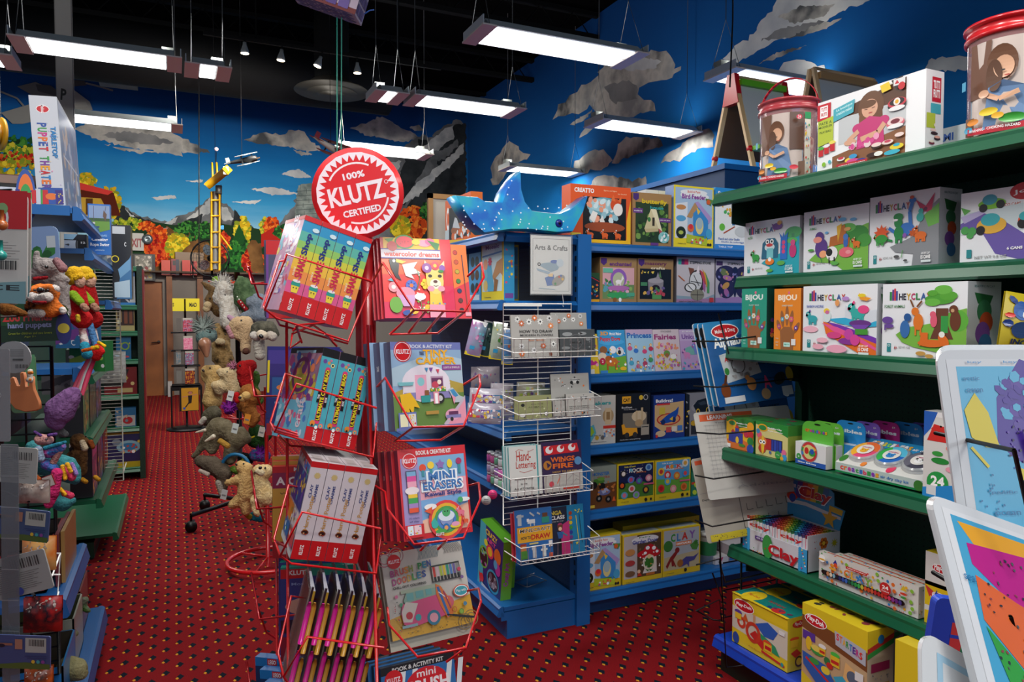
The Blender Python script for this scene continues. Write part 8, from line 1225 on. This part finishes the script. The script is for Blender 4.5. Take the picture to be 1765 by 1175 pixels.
plush('finger_puppet', 'small white and orange cow finger puppet on the card hand', 'toy', 1.5, 'b8b0a4', [(52, 640, 6, 52, 646, 6), (50, 655, 6, 54, 655, 6)], [('patch', 'c8742a', [(50, 642, 2.6, 55, 642, 2.6)], .02), ('spot', 'c8742a', [(52, 654, 2.4, 52, 654, 2.4)], .022)], None, .004, 0)
hcard('round_hang_tag', 'large grey round plastic tag with small print above the card hand', 'tag', -6, 588, 54, 643, 1.45, 0, '8a8a8c', ''.join('L 444 .8 24 %g 80 %g; ' % (26+k*4, 26+k*4) for k in range(6))+BARS.replace(' 20 ', ' 72 ').replace(' 60;', ' 84;')+'R 26 52 36 62 333; R 50 54 80 60 444', .032, mat=PLM)
hcard('plastic_strip', 'clear plastic hanging strip down the left edge', 'strip', -30, 600, 18, 760, 1.40, -1, '8c8c90', 'R 20 40 30 60 a8a8ac; O 60 50 10 3 aaa', .004, .001, lambda c: M(c, .2, alpha=.6, coat=.8))
hcard('plastic_strip', 'long clear plastic strip lower down over the printed cards', 'strip', 4, 762, 34, 1175, 1.38, -1.2, '6c7076', ''.join('R 0 %g 100 %g 9a9ca0; ' % (k*13, k*13+.5) for k in range(8)), .004, .001, lambda c: M(c, .2, alpha=.45, coat=.8))
PRN = ''.join('L 444 .7 %g %g %g %g; ' % (8, 20+k*5, 44+(k*17 % 14), 20+k*5) for k in range(14))+BARS.replace(' 20 ', ' 12 ').replace(' 60;', ' 34;')+''.join('L 555 .6 60 %g %g %g; ' % (44+k*5, 90-(k*7 % 12), 44+k*5) for k in range(9))
hcard('toy_card', 'white printed back of a card with a barcode beside the butterfly plush', 'card', -30, 766, 62, 828, 1.5, -4, '9c9c98', PRN, .004)
butterfly = plush('butterfly_plush', 'butterfly plush with pink body and teal furred wings', 'plush toy', 1.95, '2a6a6e/3a7a80/40', [(56, 770, 12, 70, 800, 12), (60, 800, 14, 118, 812, 20), (112, 812, 16, 128, 824, 12), (70, 850, 12, 108, 866, 16), (50, 830, 14, 60, 850, 12), (112, 866, 12, 126, 862, 7), (76, 790, 16, 118, 800, 14)],
    [('wing', '7a2a90/2a70b0/c03a80/30', [(84, 778, 12, 104, 770, 9), (80, 800, 9, 92, 806, 8)], .05), ('wing_edge', '2a7a90', [(78, 772, 4, 112, 762, 3)], .065), ('wing_patch', 'c03a5a', [(112, 812, 8, 124, 822, 7), (112, 850, 6, 122, 854, 6)], .055), ('wing_patch', 'd09a24', [(108, 804, 4, 112, 824, 4), (116, 800, 4, 122, 812, 3.5), (104, 842, 3.4, 112, 852, 3.4)], .075), ('wing_patch', '8a70b0', [(124, 800, 4, 131, 816, 4)], .06), ('wing_patch', 'b85a2a', [(52, 816, 6, 66, 826, 5), (56, 834, 5, 68, 846, 4)], .06), ('wing_patch', 'a02a50', [(46, 826, 5, 56, 840, 5)], .055), ('trunk', 'b82a64', [(98, 815, 9, 90, 850, 11), (90, 850, 11, 84, 868, 8)], .09), ('head', 'b0807c', [(70, 757, 10, 84, 758, 8), (102, 778, 6, 92, 796, 6)], .05), ('wing', '7a8aa0', [(66, 775, 7, 70, 790, 7)], .08), ('antenna', '5a3a78', [(60, 744, 2.4, 70, 750, 2.4), (84, 750, 3, 96, 748, 3)], .06), ('eye', '08080a', [(80, 757, 2, 80, 757, 2)], .085)], None, .006, .004)
hcard('price_card', 'small red edged white tag on the butterfly plush', 'tag', 78, 822, 98, 842, 1.80, 20, '8a1c24', 'R 6 6 94 94 b8b0a8; L 777 2 20 30 70 30; C 60 60 5 555', .002)
plush('bird_plush', 'brown bird plush with orange feet hanging right of the butterfly plush', 'plush toy', 2.5, '3a2614/54381c/50', [(135, 760, 14, 142, 765, 13), (136, 785, 15, 140, 812, 10), (122, 785, 8, 128, 795, 8)], [('face', 'a09078', [(142, 762, 5, 146, 772, 6)], .06), ('ear', '7a3c1a', [(156, 762, 5, 160, 770, 4)], .0), ('foot', 'a0701c', [(142, 826, 4, 148, 830, 4), (164, 822, 4, 170, 826, 4)], .03)]+EY((148, 752, 1.6)), None, .006, .006)
for k, (x0, y0, x1, y1, d, rl, c, l, cat) in enumerate(((-20, 870, 82, 925, 1.42, -6, '3a4a70', 'blue card with a white barcode label, upper one of the two at the left edge', 'card'), (-20, 1092, 86, 1150, 1.36, -2, '3a4670', 'blue card with a white barcode label near the bottom left corner', 'card'))):
    hcard('toy_card', l, cat, x0, y0, x1, y1, d, rl, c, 'P 4a5a28 0 90 60 80 100 84 100 100 0 100; R 60 6 94 50 9c9a94; '+''.join('R %g 10 %g 30 222; ' % (66+i*2.6, 66+i*2.6+1.2) for i in range(10))+'R 44 10 56 40 9a6a58; L 8a5a4a 4 18 26 40 26; E 22 30 6 3 1a1a2a; L 26305a 1 60 60 96 60; L 26305a 1 64 66 96 66; C 74 76 3 c8a030; C 82 76 3 3a8a90; C 90 76 3 7a3a80', .004)
hcard('toy_card', 'grey tilted card back with dense print and a barcode at the left edge', 'card', -40, 975, 98, 1045, 1.38, 14, '8c8c8a', PRN.replace('12 ', '10 ')+'E 30 22 12 5 333; E 60 88 5 5 2a3a80', .004)
for k, (x0, y0, x1, y1, d, c, l) in enumerate(((36, 925, 88, 985, 1.5, 'c8641c/c8a060/20', 'clear bag of small orange toys hanging under the upper blue card'), (38, 1030, 98, 1092, 1.46, 'a81c18/14141a/8a1a18/24', 'clear bag of red and black toys under the tilted grey card'), (40, 1150, 84, 1200, 1.42, 'b8501c/2a1a14/24', 'clear bag of orange toys at the bottom left corner'), (30, 828, 78, 868, 1.52, '5a3a34/a89a90/30', 'clear bag with small print left of the butterfly plush'))):
    bag('toy_bag', l, x0, y0, x1, y1, d, 2, c, 'Z 12 %d 10 4 90 40 4 b8a8a0,8a807a; L c8c0b8 1 10 30 60 10' % k, 'clear toy bags at the left edge', 'bag', .012)
# white wire basket
p0 = at(84, 1000, d=1.75); e = empty('wire_basket', p0, 'small white wire basket behind the tilted grey card', 'basket'); mb = MB()
for pts in (((60, 955, 1.7), (104, 953, 1.9), (99, 1036, 1.9), (60, 1040, 1.7)), ((104, 953, 1.9), (90, 992, 1.75), (60, 998, 1.7)), ((103, 990, 1.9), (62, 990, 1.8)), ((101, 1020, 1.9), (96, 1038, 1.75))): mb.tube([at(x, y, d=d_)-p0 for x, y, d_ in pts], .0022, WW, 5)
mb.build('wires', e)
p0 = at(5, 900, d=1.62); e = empty('wire_card_rack', (p0.x, p0.y, 0), 'black upright rack at the far left edge from which printed cards and bags hang', 'rack')
MB().tube([(0, 0, 0), (0, 0, 1.9)], .006, BW, 8).build('post', e); MB().lathe([(.16, 0), (.16, .015), (.02, .03)], BW, n=20).build('base', e)
for y, x, d_ in ((640, 40, 1.63), (830, 45, 1.53), (868, 50, 1.52), (925, 60, 1.5), (1030, 60, 1.46), (1148, 55, 1.42), (548, 30, 1.75), (330, 20, 1.58)):
    q = at(x, y, d=d_); MB().tube([(0, 0, q.z+.004), (q.x-p0.x, q.y-p0.y, q.z+.004)], .0025, BW, 5).build('arm', e)
# open bins with plush and toys at the foot of the blue shelving
def bin_(x0, x1, y0, y1, z, h_, col, inner, label, front=None):
    e = empty('storage_bin', ((x0+x1)/2, (y0+y1)/2, z), label, 'bin'); hx, hy = (x1-x0)/2, (y1-y0)/2; t = .006; m = CARD(col); mi = M(inner, .7)
    mb = MB(); mb.box((-hx, -hy, 0), (hx, hy, t), mi)
    for a, b in (((-hx, -hy, 0), (hx, -hy+t, h_)), ((-hx, hy-t, 0), (hx, hy, h_)), ((-hx, -hy, 0), (-hx+t, hy, h_)), ((hx-t, -hy, 0), (hx, hy, h_))): mb.box(a, b, [mi, m, mi if a[1] > -hy else m, mi, mi if a[0] > 0 else m, m])
    mb.build('carton', e); return e
bin_(-.70, -.355, 2.80, 3.12, .194, .17, '1a6aa8', '2a2114', 'blue edged open bin with a pale cream plush inside, at the bottom left')
plush('plush_toy', 'cream plush lying in the bottom left open bin', 'plush toy', 2.6, '7a7450/8a8460/30', [(118, 1150, 20, 132, 1152, 18), (110, 1160, 16, 140, 1160, 12)], (), None, .008, .004)
bin_(-.70, -.36, 3.14, 3.42, .194, .2, '8a8a80', '2c3014', 'open bin with a green rim behind the cream plush bin')
plush('plush_toy', 'pale plush ring lying in the green rimmed bin', 'plush toy', 2.8, '6a6a50/7c7c60/30', [(104, 1088, 7, 118, 1080, 6), (118, 1080, 6, 130, 1092, 6), (130, 1092, 6, 122, 1098, 6)], (), None, .007, .002)
bin_(-.70, -.37, 3.44, 3.72, .194, .2, '6a3a3a', '1a5a4a', 'third open bin with small green and grey toys inside')
plush('plush_toy', 'small green and grey toy heap in the third open bin', 'toy', 3.05, '3a6a20/6a6a60/24', [(130, 1040, 8, 146, 1034, 7), (146, 1048, 6, 152, 1052, 5)], (), None, .007, .004)
e = bin_(-.64, -.38, 2.68, 3.1, .664, .13, '8a1c24', '1c1410', 'upper open bin on the second blue deck with a red toy inside')
plush('plush_toy', 'red and dark toy in the upper open bin', 'toy', 2.6, '7a1418/20242a/16', [(88, 945, 10, 100, 948, 10), (92, 930, 6, 112, 926, 6)], (), None, .01, .004)
for k, (px, py, w_, h_, c, l) in enumerate(((118, 905, .02, .2, '5a2028', 'dark red picture book standing at the aisle end of the upper bin'), (126, 895, .02, .2, '8a6a3a', 'brown edged book standing next to the dark red one'))):
    p = at(px, 1000, Y=3.3); tag(MB().box((0, 0, 0), (.011, .3, .17), CARD(c)).build('picture_book', None, (-.36+.013*k, 2.72+.03*k, .664)), l, 'book')
# second gondola, green, further down the left side
g2 = empty('shelving_unit', (-.36, 5.2, 0), 'green steel shelving further down the left side of the aisle', 'shelf')
MB().box((-.50, -1.3, 0), (-.47, 2.0, 1.5), GPEG).build('back_panel', g2)
MB().box((-.46, .02, 0), (-.12, 1.1, .1), GREEND).build('kick_plate', g2)
for y0, y1, z, dep in ((5.2, 6.3, .15, .46), (4.2, 5.3, .6, .36), (3.85, 4.9, .97, .34), (3.9, 4.9, 1.26, .34)):
    o = shelf_mb(y1-y0, dep, GREEN, GREEND).build('shelf', g2, (0, y0-5.2, z), (0, 0, math.pi/2))
SP = 'Z 26 %d 4 4 96 96 8 %s; T 50 20 80 10 %s GAME'
def kitF(y, w_, z, h_, X_, dep, name, label, cols, spec, group=None): return cbox(name, label, 'box', (X_, y, z+.001), math.pi/2, w_, dep, h_, cols, spec, side='', group=group)
for k, (y, w_, z, h_, c, cs, l) in enumerate(((4.25, .26, .603, .26, '6a1a60', 'c84a98,3a3a80,e8a030', 'magenta game box standing on the lowest green tray'), (4.55, .3, .603, .30, '1a2a5a', '3a5ab0,a82a40,c8b040', 'dark blue game box standing right behind the magenta one'), (4.88, .3, .603, .30, '5a1a20', 'a82a30,2a3a80,c8b040', 'dark red game box at the back of the lowest green tray'), (3.9, .26, .973, .26, '1a6a40', 'c8a040,a82a30,3a9a60', 'green game box with red lettering on the middle green tray'), (4.2, .3, .973, .26, '2a3a30', '3a6a60,6a7a58,1a2a24', 'dark green game box on the middle green tray'), (4.52, .3, .973, .26, '1a1a40', '3a3a80,5a5aa0,a83a50', 'navy game box at the back of the middle green tray'), (4.2, .4, 1.263, .1, '5a9a30', '8ac050,3a7a28', 'flat lime green box on the upper green tray'))):
    kitF(y, w_, z, h_, -.39, .1, 'game_box', l, (c, '15161a', c), 'Z 24 %d 6 8 94 94 9 %s; R 10 10 90 24 %s' % (k, cs, cs.split(',')[0]))
for k, (px, py, c, c2, l) in enumerate(((96, 600, '2a5a80', '6a3a78', 'blue tray of purple and green foil packs seen through the black grid'), (120, 640, '2a6a30', '8ab040', 'green printed pack with stripes under the blue tray'), (72, 680, '8a8a88', '5a5a5a', 'roll of clear tape like plastic behind the black grid'))):
    p = at(px, py, d=2.75+.1*k); o = cbox('toy_pack', l, 'pack', p, -YAW, .14, .06, .12, (c, c, c), 'Z 20 %d 6 6 94 94 9 %s,%s,c8c8c8; P %s 0 60 100 20 100 40 0 90' % (k, c, c2, c2))
# ---------------------------------------------------------------- far end of the aisle
YF = 7.55
fx0, fx1 = -.80, at(247, 600, Y=YF).x
gf = empty('shelving_unit', (fx0, YF, 0), 'green steel shelving at the end of the left row, facing the camera with boxed toys', 'shelf')
W7 = fx1-fx0
MB().box((0, .36, 0), (W7, .39, 1.98), GPEG).box((W7-.045, -.0, 0), (W7, .39, 1.98), M('0e2a20/1a4030/80', .5)).box((W7, .02, 0), (W7+.012, .3, 1.95), M('8a1018', .4)).build('back_panel', gf)
FZ = [1.97, 1.615, 1.375, 1.115, .79, .49, .11]
for z in FZ: shelf_mb(W7-.045, .36, GREEN, GREEND, .045).build('shelf', gf, (0, 0, z))
def kitX(px0, px1, ytop, z, dep, label, cols, front, name='toy_box'):
    x0 = at(px0, 600, Y=YF+.02).x; x1 = at(px1, 600, Y=YF+.02).x; zt = at(px0, ytop, Y=YF+.02).z
    return cbox(name, label, 'box', (x0, YF+.02, z+.002), 0, x1-x0, dep, zt-z, cols, front)
kitX(198, 235, 468, FZ[1], .1, 'blue telescope box with a picture of the moon on the far green shelves', ('16324e', '12263a', '16324e'), 'R 0 0 100 14 1a60a0; R 74 14 100 100 c0c4c8; C 66 30 22 14181c; C 66 30 19 8a9296; C 38 16 12 2a80c0; C 70 60 9 2a80c0; L 1a1a1c 12 0 34 60 74; L 2a50c0 9 6 56 50 78; L c8c8d0 8 50 78 76 94; R 0 92 100 100 2a80c8')
kitX(201, 233, 532, FZ[2], .1, 'cream toy box with wooden towers in a window, far green shelves', ('b09a60', '7a6a40', 'b09a60'), 'R 8 6 96 74 3a1c14; R 16 10 30 60 c8a868; R 44 8 62 66 8a4a28; R 72 8 88 66 8a4a28; R 6 50 20 68 e0d8b0; R 4 76 100 96 c8b878')
kitX(200, 226, 580, FZ[3], .1, 'blue game box with a ring of coloured dots on the far green shelves', ('1a6a98', '12486a', '1a6a98'), 'O 60 42 30 9 8ab030; C 60 42 16 2a50a0; C 30 30 8 e8a030; E 64 88 24 8 c84a5a; C 90 30 5 e0c030')
kitX(178, 235, 634, FZ[4], .14, 'red and black magic game box, largest on the far green shelves', ('7a1418', '5a1014', '8a1a1c'), 'P 14100e 0 8 76 8 56 70 0 70; T 62 40 22 22 c8b060 ^M+; R 40 76 86 92 c0a870; C 86 60 6 d8c080')
kitX(196, 232, 704, FZ[5], .1, 'white and blue game box with a red ball on the far green shelves', ('2a6a98', '204a6a', '2a6a98'), 'R 6 40 96 96 b8b8b4; E 60 66 24 20 b82a30; Z 10 3 4 6 60 96 8 7a8a98,c8b090')
kitX(182, 244, 744, FZ[6], .12, 'yellow and blue game box with a spaceship shaped toy on the lowest far shelf', ('28285a', '8a8018', 'a89a20'), 'R 0 0 100 10 a89a20; R 0 84 100 100 b8a820; E 58 44 34 20 8ab8c8; E 58 44 24 12 3a80b0; Z 14 3 30 30 90 60 5 c84a40,e0c040,fff; E 24 30 12 10 7a8a98')
p = at(197, 430, Y=YF+.05); cbox('toy_box', 'pale box on top of the far green shelves', 'box', (p.x-.2, YF+.04, 1.975), 0, .2, .2, .15, ('6a7a88', '4a5a68', '8a9aa0'), 'Z 10 3 10 10 90 90 12 3a4a68,b8b0a8')
# wall things around the door
def wallthing(name, label, cat, x0, y0, x1, y1, col, spec, Yw=BACK-.06, th=.04, group=None):
    a = at(x0, y0, Y=Yw); b = at(x1, y1, Y=Yw)
    return cbox(name, label, cat, (a.x, Yw, b.z), 0, b.x-a.x, th, a.z-b.z, col, spec, group=group)
wallthing('exit_sign', 'white exit sign with red letters above the door at the far end', 'exit sign', 219, 401, 248, 432, 'b8b8b0', 'T 50 56 84 50 8a1c20 ^EXIT')
p = at(254, 412, Y=BACK-.08); tag(MB().lathe([(.06, .08), (.085, .02), (.09, 0), (.03, .03)], M('6a7478', .3, .5), n=20, axis='y').build('emergency_lamp', None, p), 'small round emergency lamp right of the exit sign', 'lamp')
o = wallthing('framed_poster', 'black framed poster with a busy cartoon style drawing left above the door', 'poster', 229, 437, 268, 484, '14130f', 'R 8 5 86 96 7a7668; Z 40 8 12 10 82 60 8 b8b0a0,d8d0c0,8a8478,5a5648; Z 14 4 20 50 80 90 10 c8a828,3a7a48,b8b0a0,8a2a20; E 60 74 18 8 c8a82a; T 46 12 50 6 333 poster', BACK-.1)
for k, (x0, x1, y0, c, c2, l) in enumerate(((278, 294, 448, 'c83a1c', 'c8b090', 'orange covered book with a cream edge on the ledge left of the fan'), (295, 308, 446, '8a1a1c', '2a2020', 'dark red book with a small picture on the ledge'), (303, 309, 447, '20253a', '8a8060', 'thin dark blue book on the ledge'), (314, 328, 448, 'c8301c', 'b02818', 'orange red book just left of the fan'), (329, 340, 450, 'b82a1c', '8a2014', 'red book partly behind the fan'))):
    wallthing('book', l, 'book', x0, y0, x1, 474, (c, c2, c2), 'R 0 84 100 92 %s; R 20 10 60 40 %s' % (c2, c2 if k == 1 else c), BACK-.2-.01*k, .12)
wallthing('carton', 'brown carton behind the row of red books on the ledge', 'box', 302, 434, 352, 468, ('7a5a34', '6a4c2a', '8a6a3c'), 'L 5a4020 1 0 50 100 50', BACK-.1, .06)
wallthing('light_switch', 'small white switch plate on the grey partition', 'switch', 288, 497, 292, 507, 'b8b4ac', '', BACK-.02, .02)
o = wallthing('box', 'small white carton on the floor beside the far door', 'box', 289, 650, 297, 676, ('a8a4a0', '8a8680', 'a8a4a0'), '', BACK-.3, .2); o.location.z = 0
# magazine spinner with a yellow banner
md = 9.6; c = at(320, 600, d=md); e = empty('magazine_spinner', (c.x, c.y, 0), 'black magazine spinner under a yellow banner near the far door', 'rack')
def mp(x, y): q = at(x, y, Y=c.y); return q
zz = lambda y: mp(320, y).z
MB().tube([(0, 0, 0), (0, 0, zz(515))], .014, BW, 8).build('pole', e)
MB().lathe([(.25, 0), (.25, .02), (.03, .04)], BW, n=24).build('base', e)
a, b = mp(297, 514), mp(344, 536); mb = MB(); mb.box((a.x-c.x, -.01, b.z), (b.x-c.x, .0, a.z), CARD('c8b818')); art(mb, 'T 76 50 28 34 14120a ^MAD; T 3 50 5 30 14120a ^S', face((a.x-c.x, -.01, a.z), (b.x-a.x, 0, 0), (0, 0, b.z-a.z), (0, -1, 0)), (b.x-a.x)/(a.z-b.z)); s = mb.build('banner', e); s['label'] = 'yellow banner with black letters'
for y in (573, 604, 630, 663): MB().tube([(-.17, -.1, zz(y)), (.17, -.1, zz(y)), (.17, .1, zz(y)), (-.17, .1, zz(y))], .008, BW, 5, True).box((-.17, -.1, zz(y)-.004), (.17, .1, zz(y)), BW).build('tier', e)
MB().box((-.19, -.12, zz(671)), (.19, .12, zz(665)), BW).box((-.19, -.12, .04), (-.17, .12, zz(671)), BW).box((.17, -.12, .04), (.19, .12, zz(671)), BW).build('lower_cabinet', e)
for k, (x0, y0, x1, y1, cc, l) in enumerate(((315, 548, 332, 571, '20204a/c03a40/6a8ab0/60', 'dark comic with red and blue figures, top tier of the magazine spinner'), (316, 579, 332, 602, 'c84a78/d8a0b0/60', 'pink comic on the second tier of the magazine spinner'), (319, 605, 334, 628, 'b0b0a8/4a5a88/c83a3a/60', 'pale comic on the third tier of the magazine spinner'), (319, 635, 336, 661, 'c89a20/8a1a1c/1a1418/50', 'yellow and red comic on the lowest tier of the magazine spinner'), (304, 548, 312, 570, '5a544e', 'grey magazine edge at the left of the top tier'), (303, 604, 312, 627, '4a6a78/8a8278/40', 'blue grey magazine edge at the left of the third tier'), (304, 635, 313, 660, '6a6a64', 'grey magazine edge at the left of the lowest tier'))):
    a, b = at(x0, y0, Y=c.y-.12), at(x1, y1, Y=c.y-.12); tag(MB().box((0, 0, 0), (b.x-a.x, .01, a.z-b.z), CARD(cc)).box((0, -.001, (a.z-b.z)*.86), (b.x-a.x, 0, a.z-b.z), CARD('a8a49a' if k < 4 else '5a544e')).build('comic_book', None, (a.x, c.y-.125, b.z)), l, 'magazine')
a, b = at(309, 668, Y=c.y-.14), at(343, 707, Y=c.y-.14)
cbox('framed_poster', 'yellow poster of a jumping figure leaning at the foot of the magazine spinner', 'poster', (a.x, c.y-.15, max(.0, b.z)), 0, b.x-a.x, .02, a.z-max(0, b.z), ('0c0c0c', '0c0c0c', '0c0c0c'), 'R 10 2 98 98 b8861c; E 56 22 14 8 8a5a20; C 56 24 9 a86a58; L b07068 4 54 36 14 40; L b07068 4 56 36 92 30; P 14120f 44 34 66 34 62 66 46 70; L 14120f 6 52 60 30 84; C 24 88 7 2a50a0')
# pedestal fan
fd = 11.5; c = at(362, 445, d=fd); e = empty('wall_fan', c, 'round wire caged fan with shiny blades in front of the painted crane', 'fan', rot=(0, 0, -YAW*.6)); r = 31*fd/F; mb = MB()
MB().tube([(r*math.cos(k*math.pi/20), 0, r*math.sin(k*math.pi/20)) for k in range(40)], .014, BW, 8, True).build('rim', e)
for rr in (.3, .5, .7, .88): mb.tube([(r*rr*math.cos(k*math.pi/16), -.06*(1-rr), r*rr*math.sin(k*math.pi/16)) for k in range(32)], .0025, BW, 4, True)
for k in range(20): a = k*math.pi/10; mb.tube([(0, -.06, 0), (r*math.cos(a), 0, r*math.sin(a))], .0025, BW, 4)
mb.build('wire_guard', e)
for k in range(3):
    a = 1.9+k*2.09; mb = MB(); pts = []
    for t in range(14): q = 2*math.pi*t/14; rx, rz = r*.30*math.cos(q)+r*.5, r*.24*math.sin(q); pts.append((rx*math.cos(a)-rz*math.sin(a), .03+rz*.35, rx*math.sin(a)+rz*math.cos(a)))
    mb.add(pts+[(x, y+.006, z_) for x, y, z_ in pts], [tuple(range(14)), tuple(range(27, 13, -1))]+[(i, (i+1) % 14, 14+(i+1) % 14, 14+i) for i in range(14)], M('a8b0b4' if k != 2 else '5a3430', .2, .8)); mb.build('blade', e)
MB().ball((0, .02, 0), .05, BW, 12).build('hub', e)
MB().tube([(0, .08, 0), (0, .12, -.3), (0, .12, -(c.z-SPLIT)+.0)], .02, BW, 8).tube([(r*.95, .05, -.05), (r*.95, .05, -r*1.1), (-r*.95, .05, -r*1.1), (-r*.95, .05, -.05)], .012, BW).build('yoke', e)
# model tower crane
cd = 10.5; c = at(371, 460, d=cd); e = empty('model_crane', (c.x, c.y, c.z), 'yellow model tower crane with a lattice mast hanging in front of the mural', 'model crane'); Y_ = M('d09c14', .45); Gy = M('6f7070', .6)
def cp(x, y, dz=0): return at(x, y, d=cd+dz)-Vector(c)
for x in (364.5, 378.5): MB().tube([cp(x, 466), cp(x+.0, 330)], .016, Y_, 4).build('mast_rail', e)
mb = MB(); mb.tube([cp(371.5, 464, .03), cp(371.5, 330, .03)], .04, Gy, 4); mb.build('mast_core', e)
for y in (345, 372, 400, 426, 452): MB().tube([cp(364, y, -.01), cp(379, y, -.01)], .012, Y_, 4).build('mast_brace', e)
MB().tube([cp(380, 405), cp(399, 430)], .014, Y_, 4).build('stay', e)
MB().tube([cp(360, 318, .15), cp(392, 292, -.3)], .075, Y_, 4).tube([cp(377, 320), cp(377, 334)], .05, M('1a1a1a', .5), 6).build('jib', e)
MB().box(cp(385, 300, -.32), cp(394, 287, -.3)+Vector((0, .08, 0)), M('b8bcb8', .4)).build('cab', e)
for x in (367, 375): MB().tube([cp(x, 312), cp(x-1.5, 280)], .014, Y_, 4).build('apex_post', e)
MB().tube([cp(371, 300), cp(373, 262)], .005, BW, 4).ball(cp(373, 257), .03, M('c8b0b8', .4), 10).build('mast_lamp', e)
MB().tube([cp(381, 318), cp(382, 388)], .005, BW, 4).box(cp(379, 395), cp(386, 388)+Vector((0, .03, 0)), M('2a80b8', .5)).build('hook_line', e)
MB().tube([cp(343, 110), cp(343, 462)], .008, BW, 4).tube([cp(371, 280), (cp(371, 280)[0], cp(371, 280)[1], CEIL-c.z)], .003, BW, 4).build('guy_wire', e)
# model aeroplanes
def plane(name, label, px, py, d, s_, col, wcol, n, rot):
    c = at(px, py, d=d); e = empty(name, c, label, 'model aeroplane', rot=rot)
    MB().lathe([(.02*s_, -.5*s_), (.05*s_, -.3*s_), (.10*s_, .3*s_), (.09*s_, .45*s_), (.03*s_, .5*s_)], M(col, .5), n=12, axis='x').build('fuselage', e)
    for k in range(n): z_ = -.12*s_+k*.28*s_/(n-1); MB().box((.05*s_, -.62*s_, z_), (.32*s_, .62*s_, z_+.015*s_), M(wcol, .5)).build('wing', e)
    MB().box((-.5*s_, -.2*s_, .0), (-.36*s_, .2*s_, .012*s_), M(wcol, .5)).box((-.5*s_, -.008*s_, 0), (-.38*s_, .008*s_, .16*s_), M(wcol, .5)).build('tail', e)
    MB().box((.5*s_, -.18*s_, -.015*s_), (.515*s_, .18*s_, .015*s_), M('4a3a28', .5)).build('propeller', e)
    for yy in (-.45, .45): MB().box((.16*s_, yy*s_, -.12*s_), (.19*s_, (yy+.02)*s_, .17*s_), M('3a3a3a', .5)).build('strut', e)
    zt_ = CEIL-c.z; R_ = Matrix.Rotation(0, 3, 'X'); o = MB().tube([(0, 0, .1*s_), (0, 0, zt_)], .003, BW, 4).build('hanging_line', e); o.matrix_parent_inverse = e.rotation_euler.to_matrix().to_4x4().inverted()
plane('model_biplane', 'small black and white model biplane hanging before the painted sky', 417, 277, 9.5, .42, '1a1c1e', '9aa0a0', 2, (.3, -.15, -.5))
plane('model_triplane', 'red model triplane hanging left of the round red sign', 570, 254, 8.5, .5, 'a8a098', '7a1018', 3, (.35, .3, .5))
# hanging purple castle box
cd = 4.3; c = at(577, -40, d=cd); e = empty('hanging_castle_box', c, 'purple brick patterned box hanging from the ceiling at the top edge', 'hanging box', rot=(.12, math.radians(18), -.35))
mb = MB(); h = .2; mb.box((-h, -h*.6, -.19), (h, h*.6, .3), PAINT('4e3e72'))
BRK = ''.join('R %g %g %g %g %s; ' % (x+(6 if j % 2 else 0), 2+j*14, x+(6 if j % 2 else 0)+15, 13+j*14, ('5a4a80', '66568c', '4e4074')[(i+j) % 3]) for j in range(7) for i, x in enumerate(range(1, 84, 18)))
fr_ = 'R 0 0 100 100 a898a8; '+BRK
art(mb, fr_, face((-h, -h*.6, .3), (2*h, 0, 0), (0, 0, -.49), (0, -1, 0)), .8, PAINT); art(mb, fr_, face((h, -h*.6, .3), (0, 1.2*h, 0), (0, 0, -.49), (1, 0, 0)), .5, PAINT)
art(mb, fr_, face((-h, -h*.6, -.19), (2*h, 0, 0), (0, 1.2*h, 0), (0, 0, -1)), 1.6, PAINT); art(mb, 'R 0 94 100 100 6a3a3a', face((-h, -h*.6, .3), (2*h, 0, 0), (0, 0, -.49), (0, -1, 0)), .8, PAINT, start=14)
mb.build('box', e)
for k, x in enumerate((581, 589)):
    mb = MB(); mb.tube([at(x, 30, d=cd)-c, at(x-(1 if k else 0), 285-k*10, d=cd)-c], .0035, M('1a7a68', .6), 5)
    o = mb.build('green_string', e); o.matrix_parent_inverse = e.rotation_euler.to_matrix().to_4x4().inverted()
o = MB().tube([Vector((0, 0, .3)), Vector((0, 0, CEIL-c.z))], .003, BW, 4).build('hanging_line', e); o.matrix_parent_inverse = e.rotation_euler.to_matrix().to_4x4().inverted()
o = MB().tube([at(628, 24, d=cd)-c, at(637, 18, d=cd)-c, at(645, 17, d=cd)-c], .004, M('2a5ab0', .6), 5).build('blue_ribbon', e); o.matrix_parent_inverse = e.rotation_euler.to_matrix().to_4x4().inverted()
# yellow disc at the left edge
c = at(2, 231, d=2.9); tag(MB().lathe([(.062, -.006), (.066, 0), (.062, .006)], M('c8900c', .4), n=36, axis='y').lathe([(.045, -.012), (.03, -.010), (.028, -.006)], M('b8800a', .4), n=36, axis='y').tube([(0, 0, .06), (0, 0, CEIL-c.z)], .0015, BW, 4).build('yellow_disc', None, c), 'round yellow plastic disc cut off by the left edge of the photo', 'disc').rotation_euler = (0, 0, -1.1)
# grey cable hanging from the ceiling beside the right fixture, and a clear sign holder
c = at(1258, 150, d=5.4); o = MB().tube([(0, 0, 0), (.02, .0, .5), (0, 0, CEIL-c.z)], .006, BW, 6).build('power_cable', None, c); tag(o, 'black cable hanging down left of the red capped easel', 'cable')
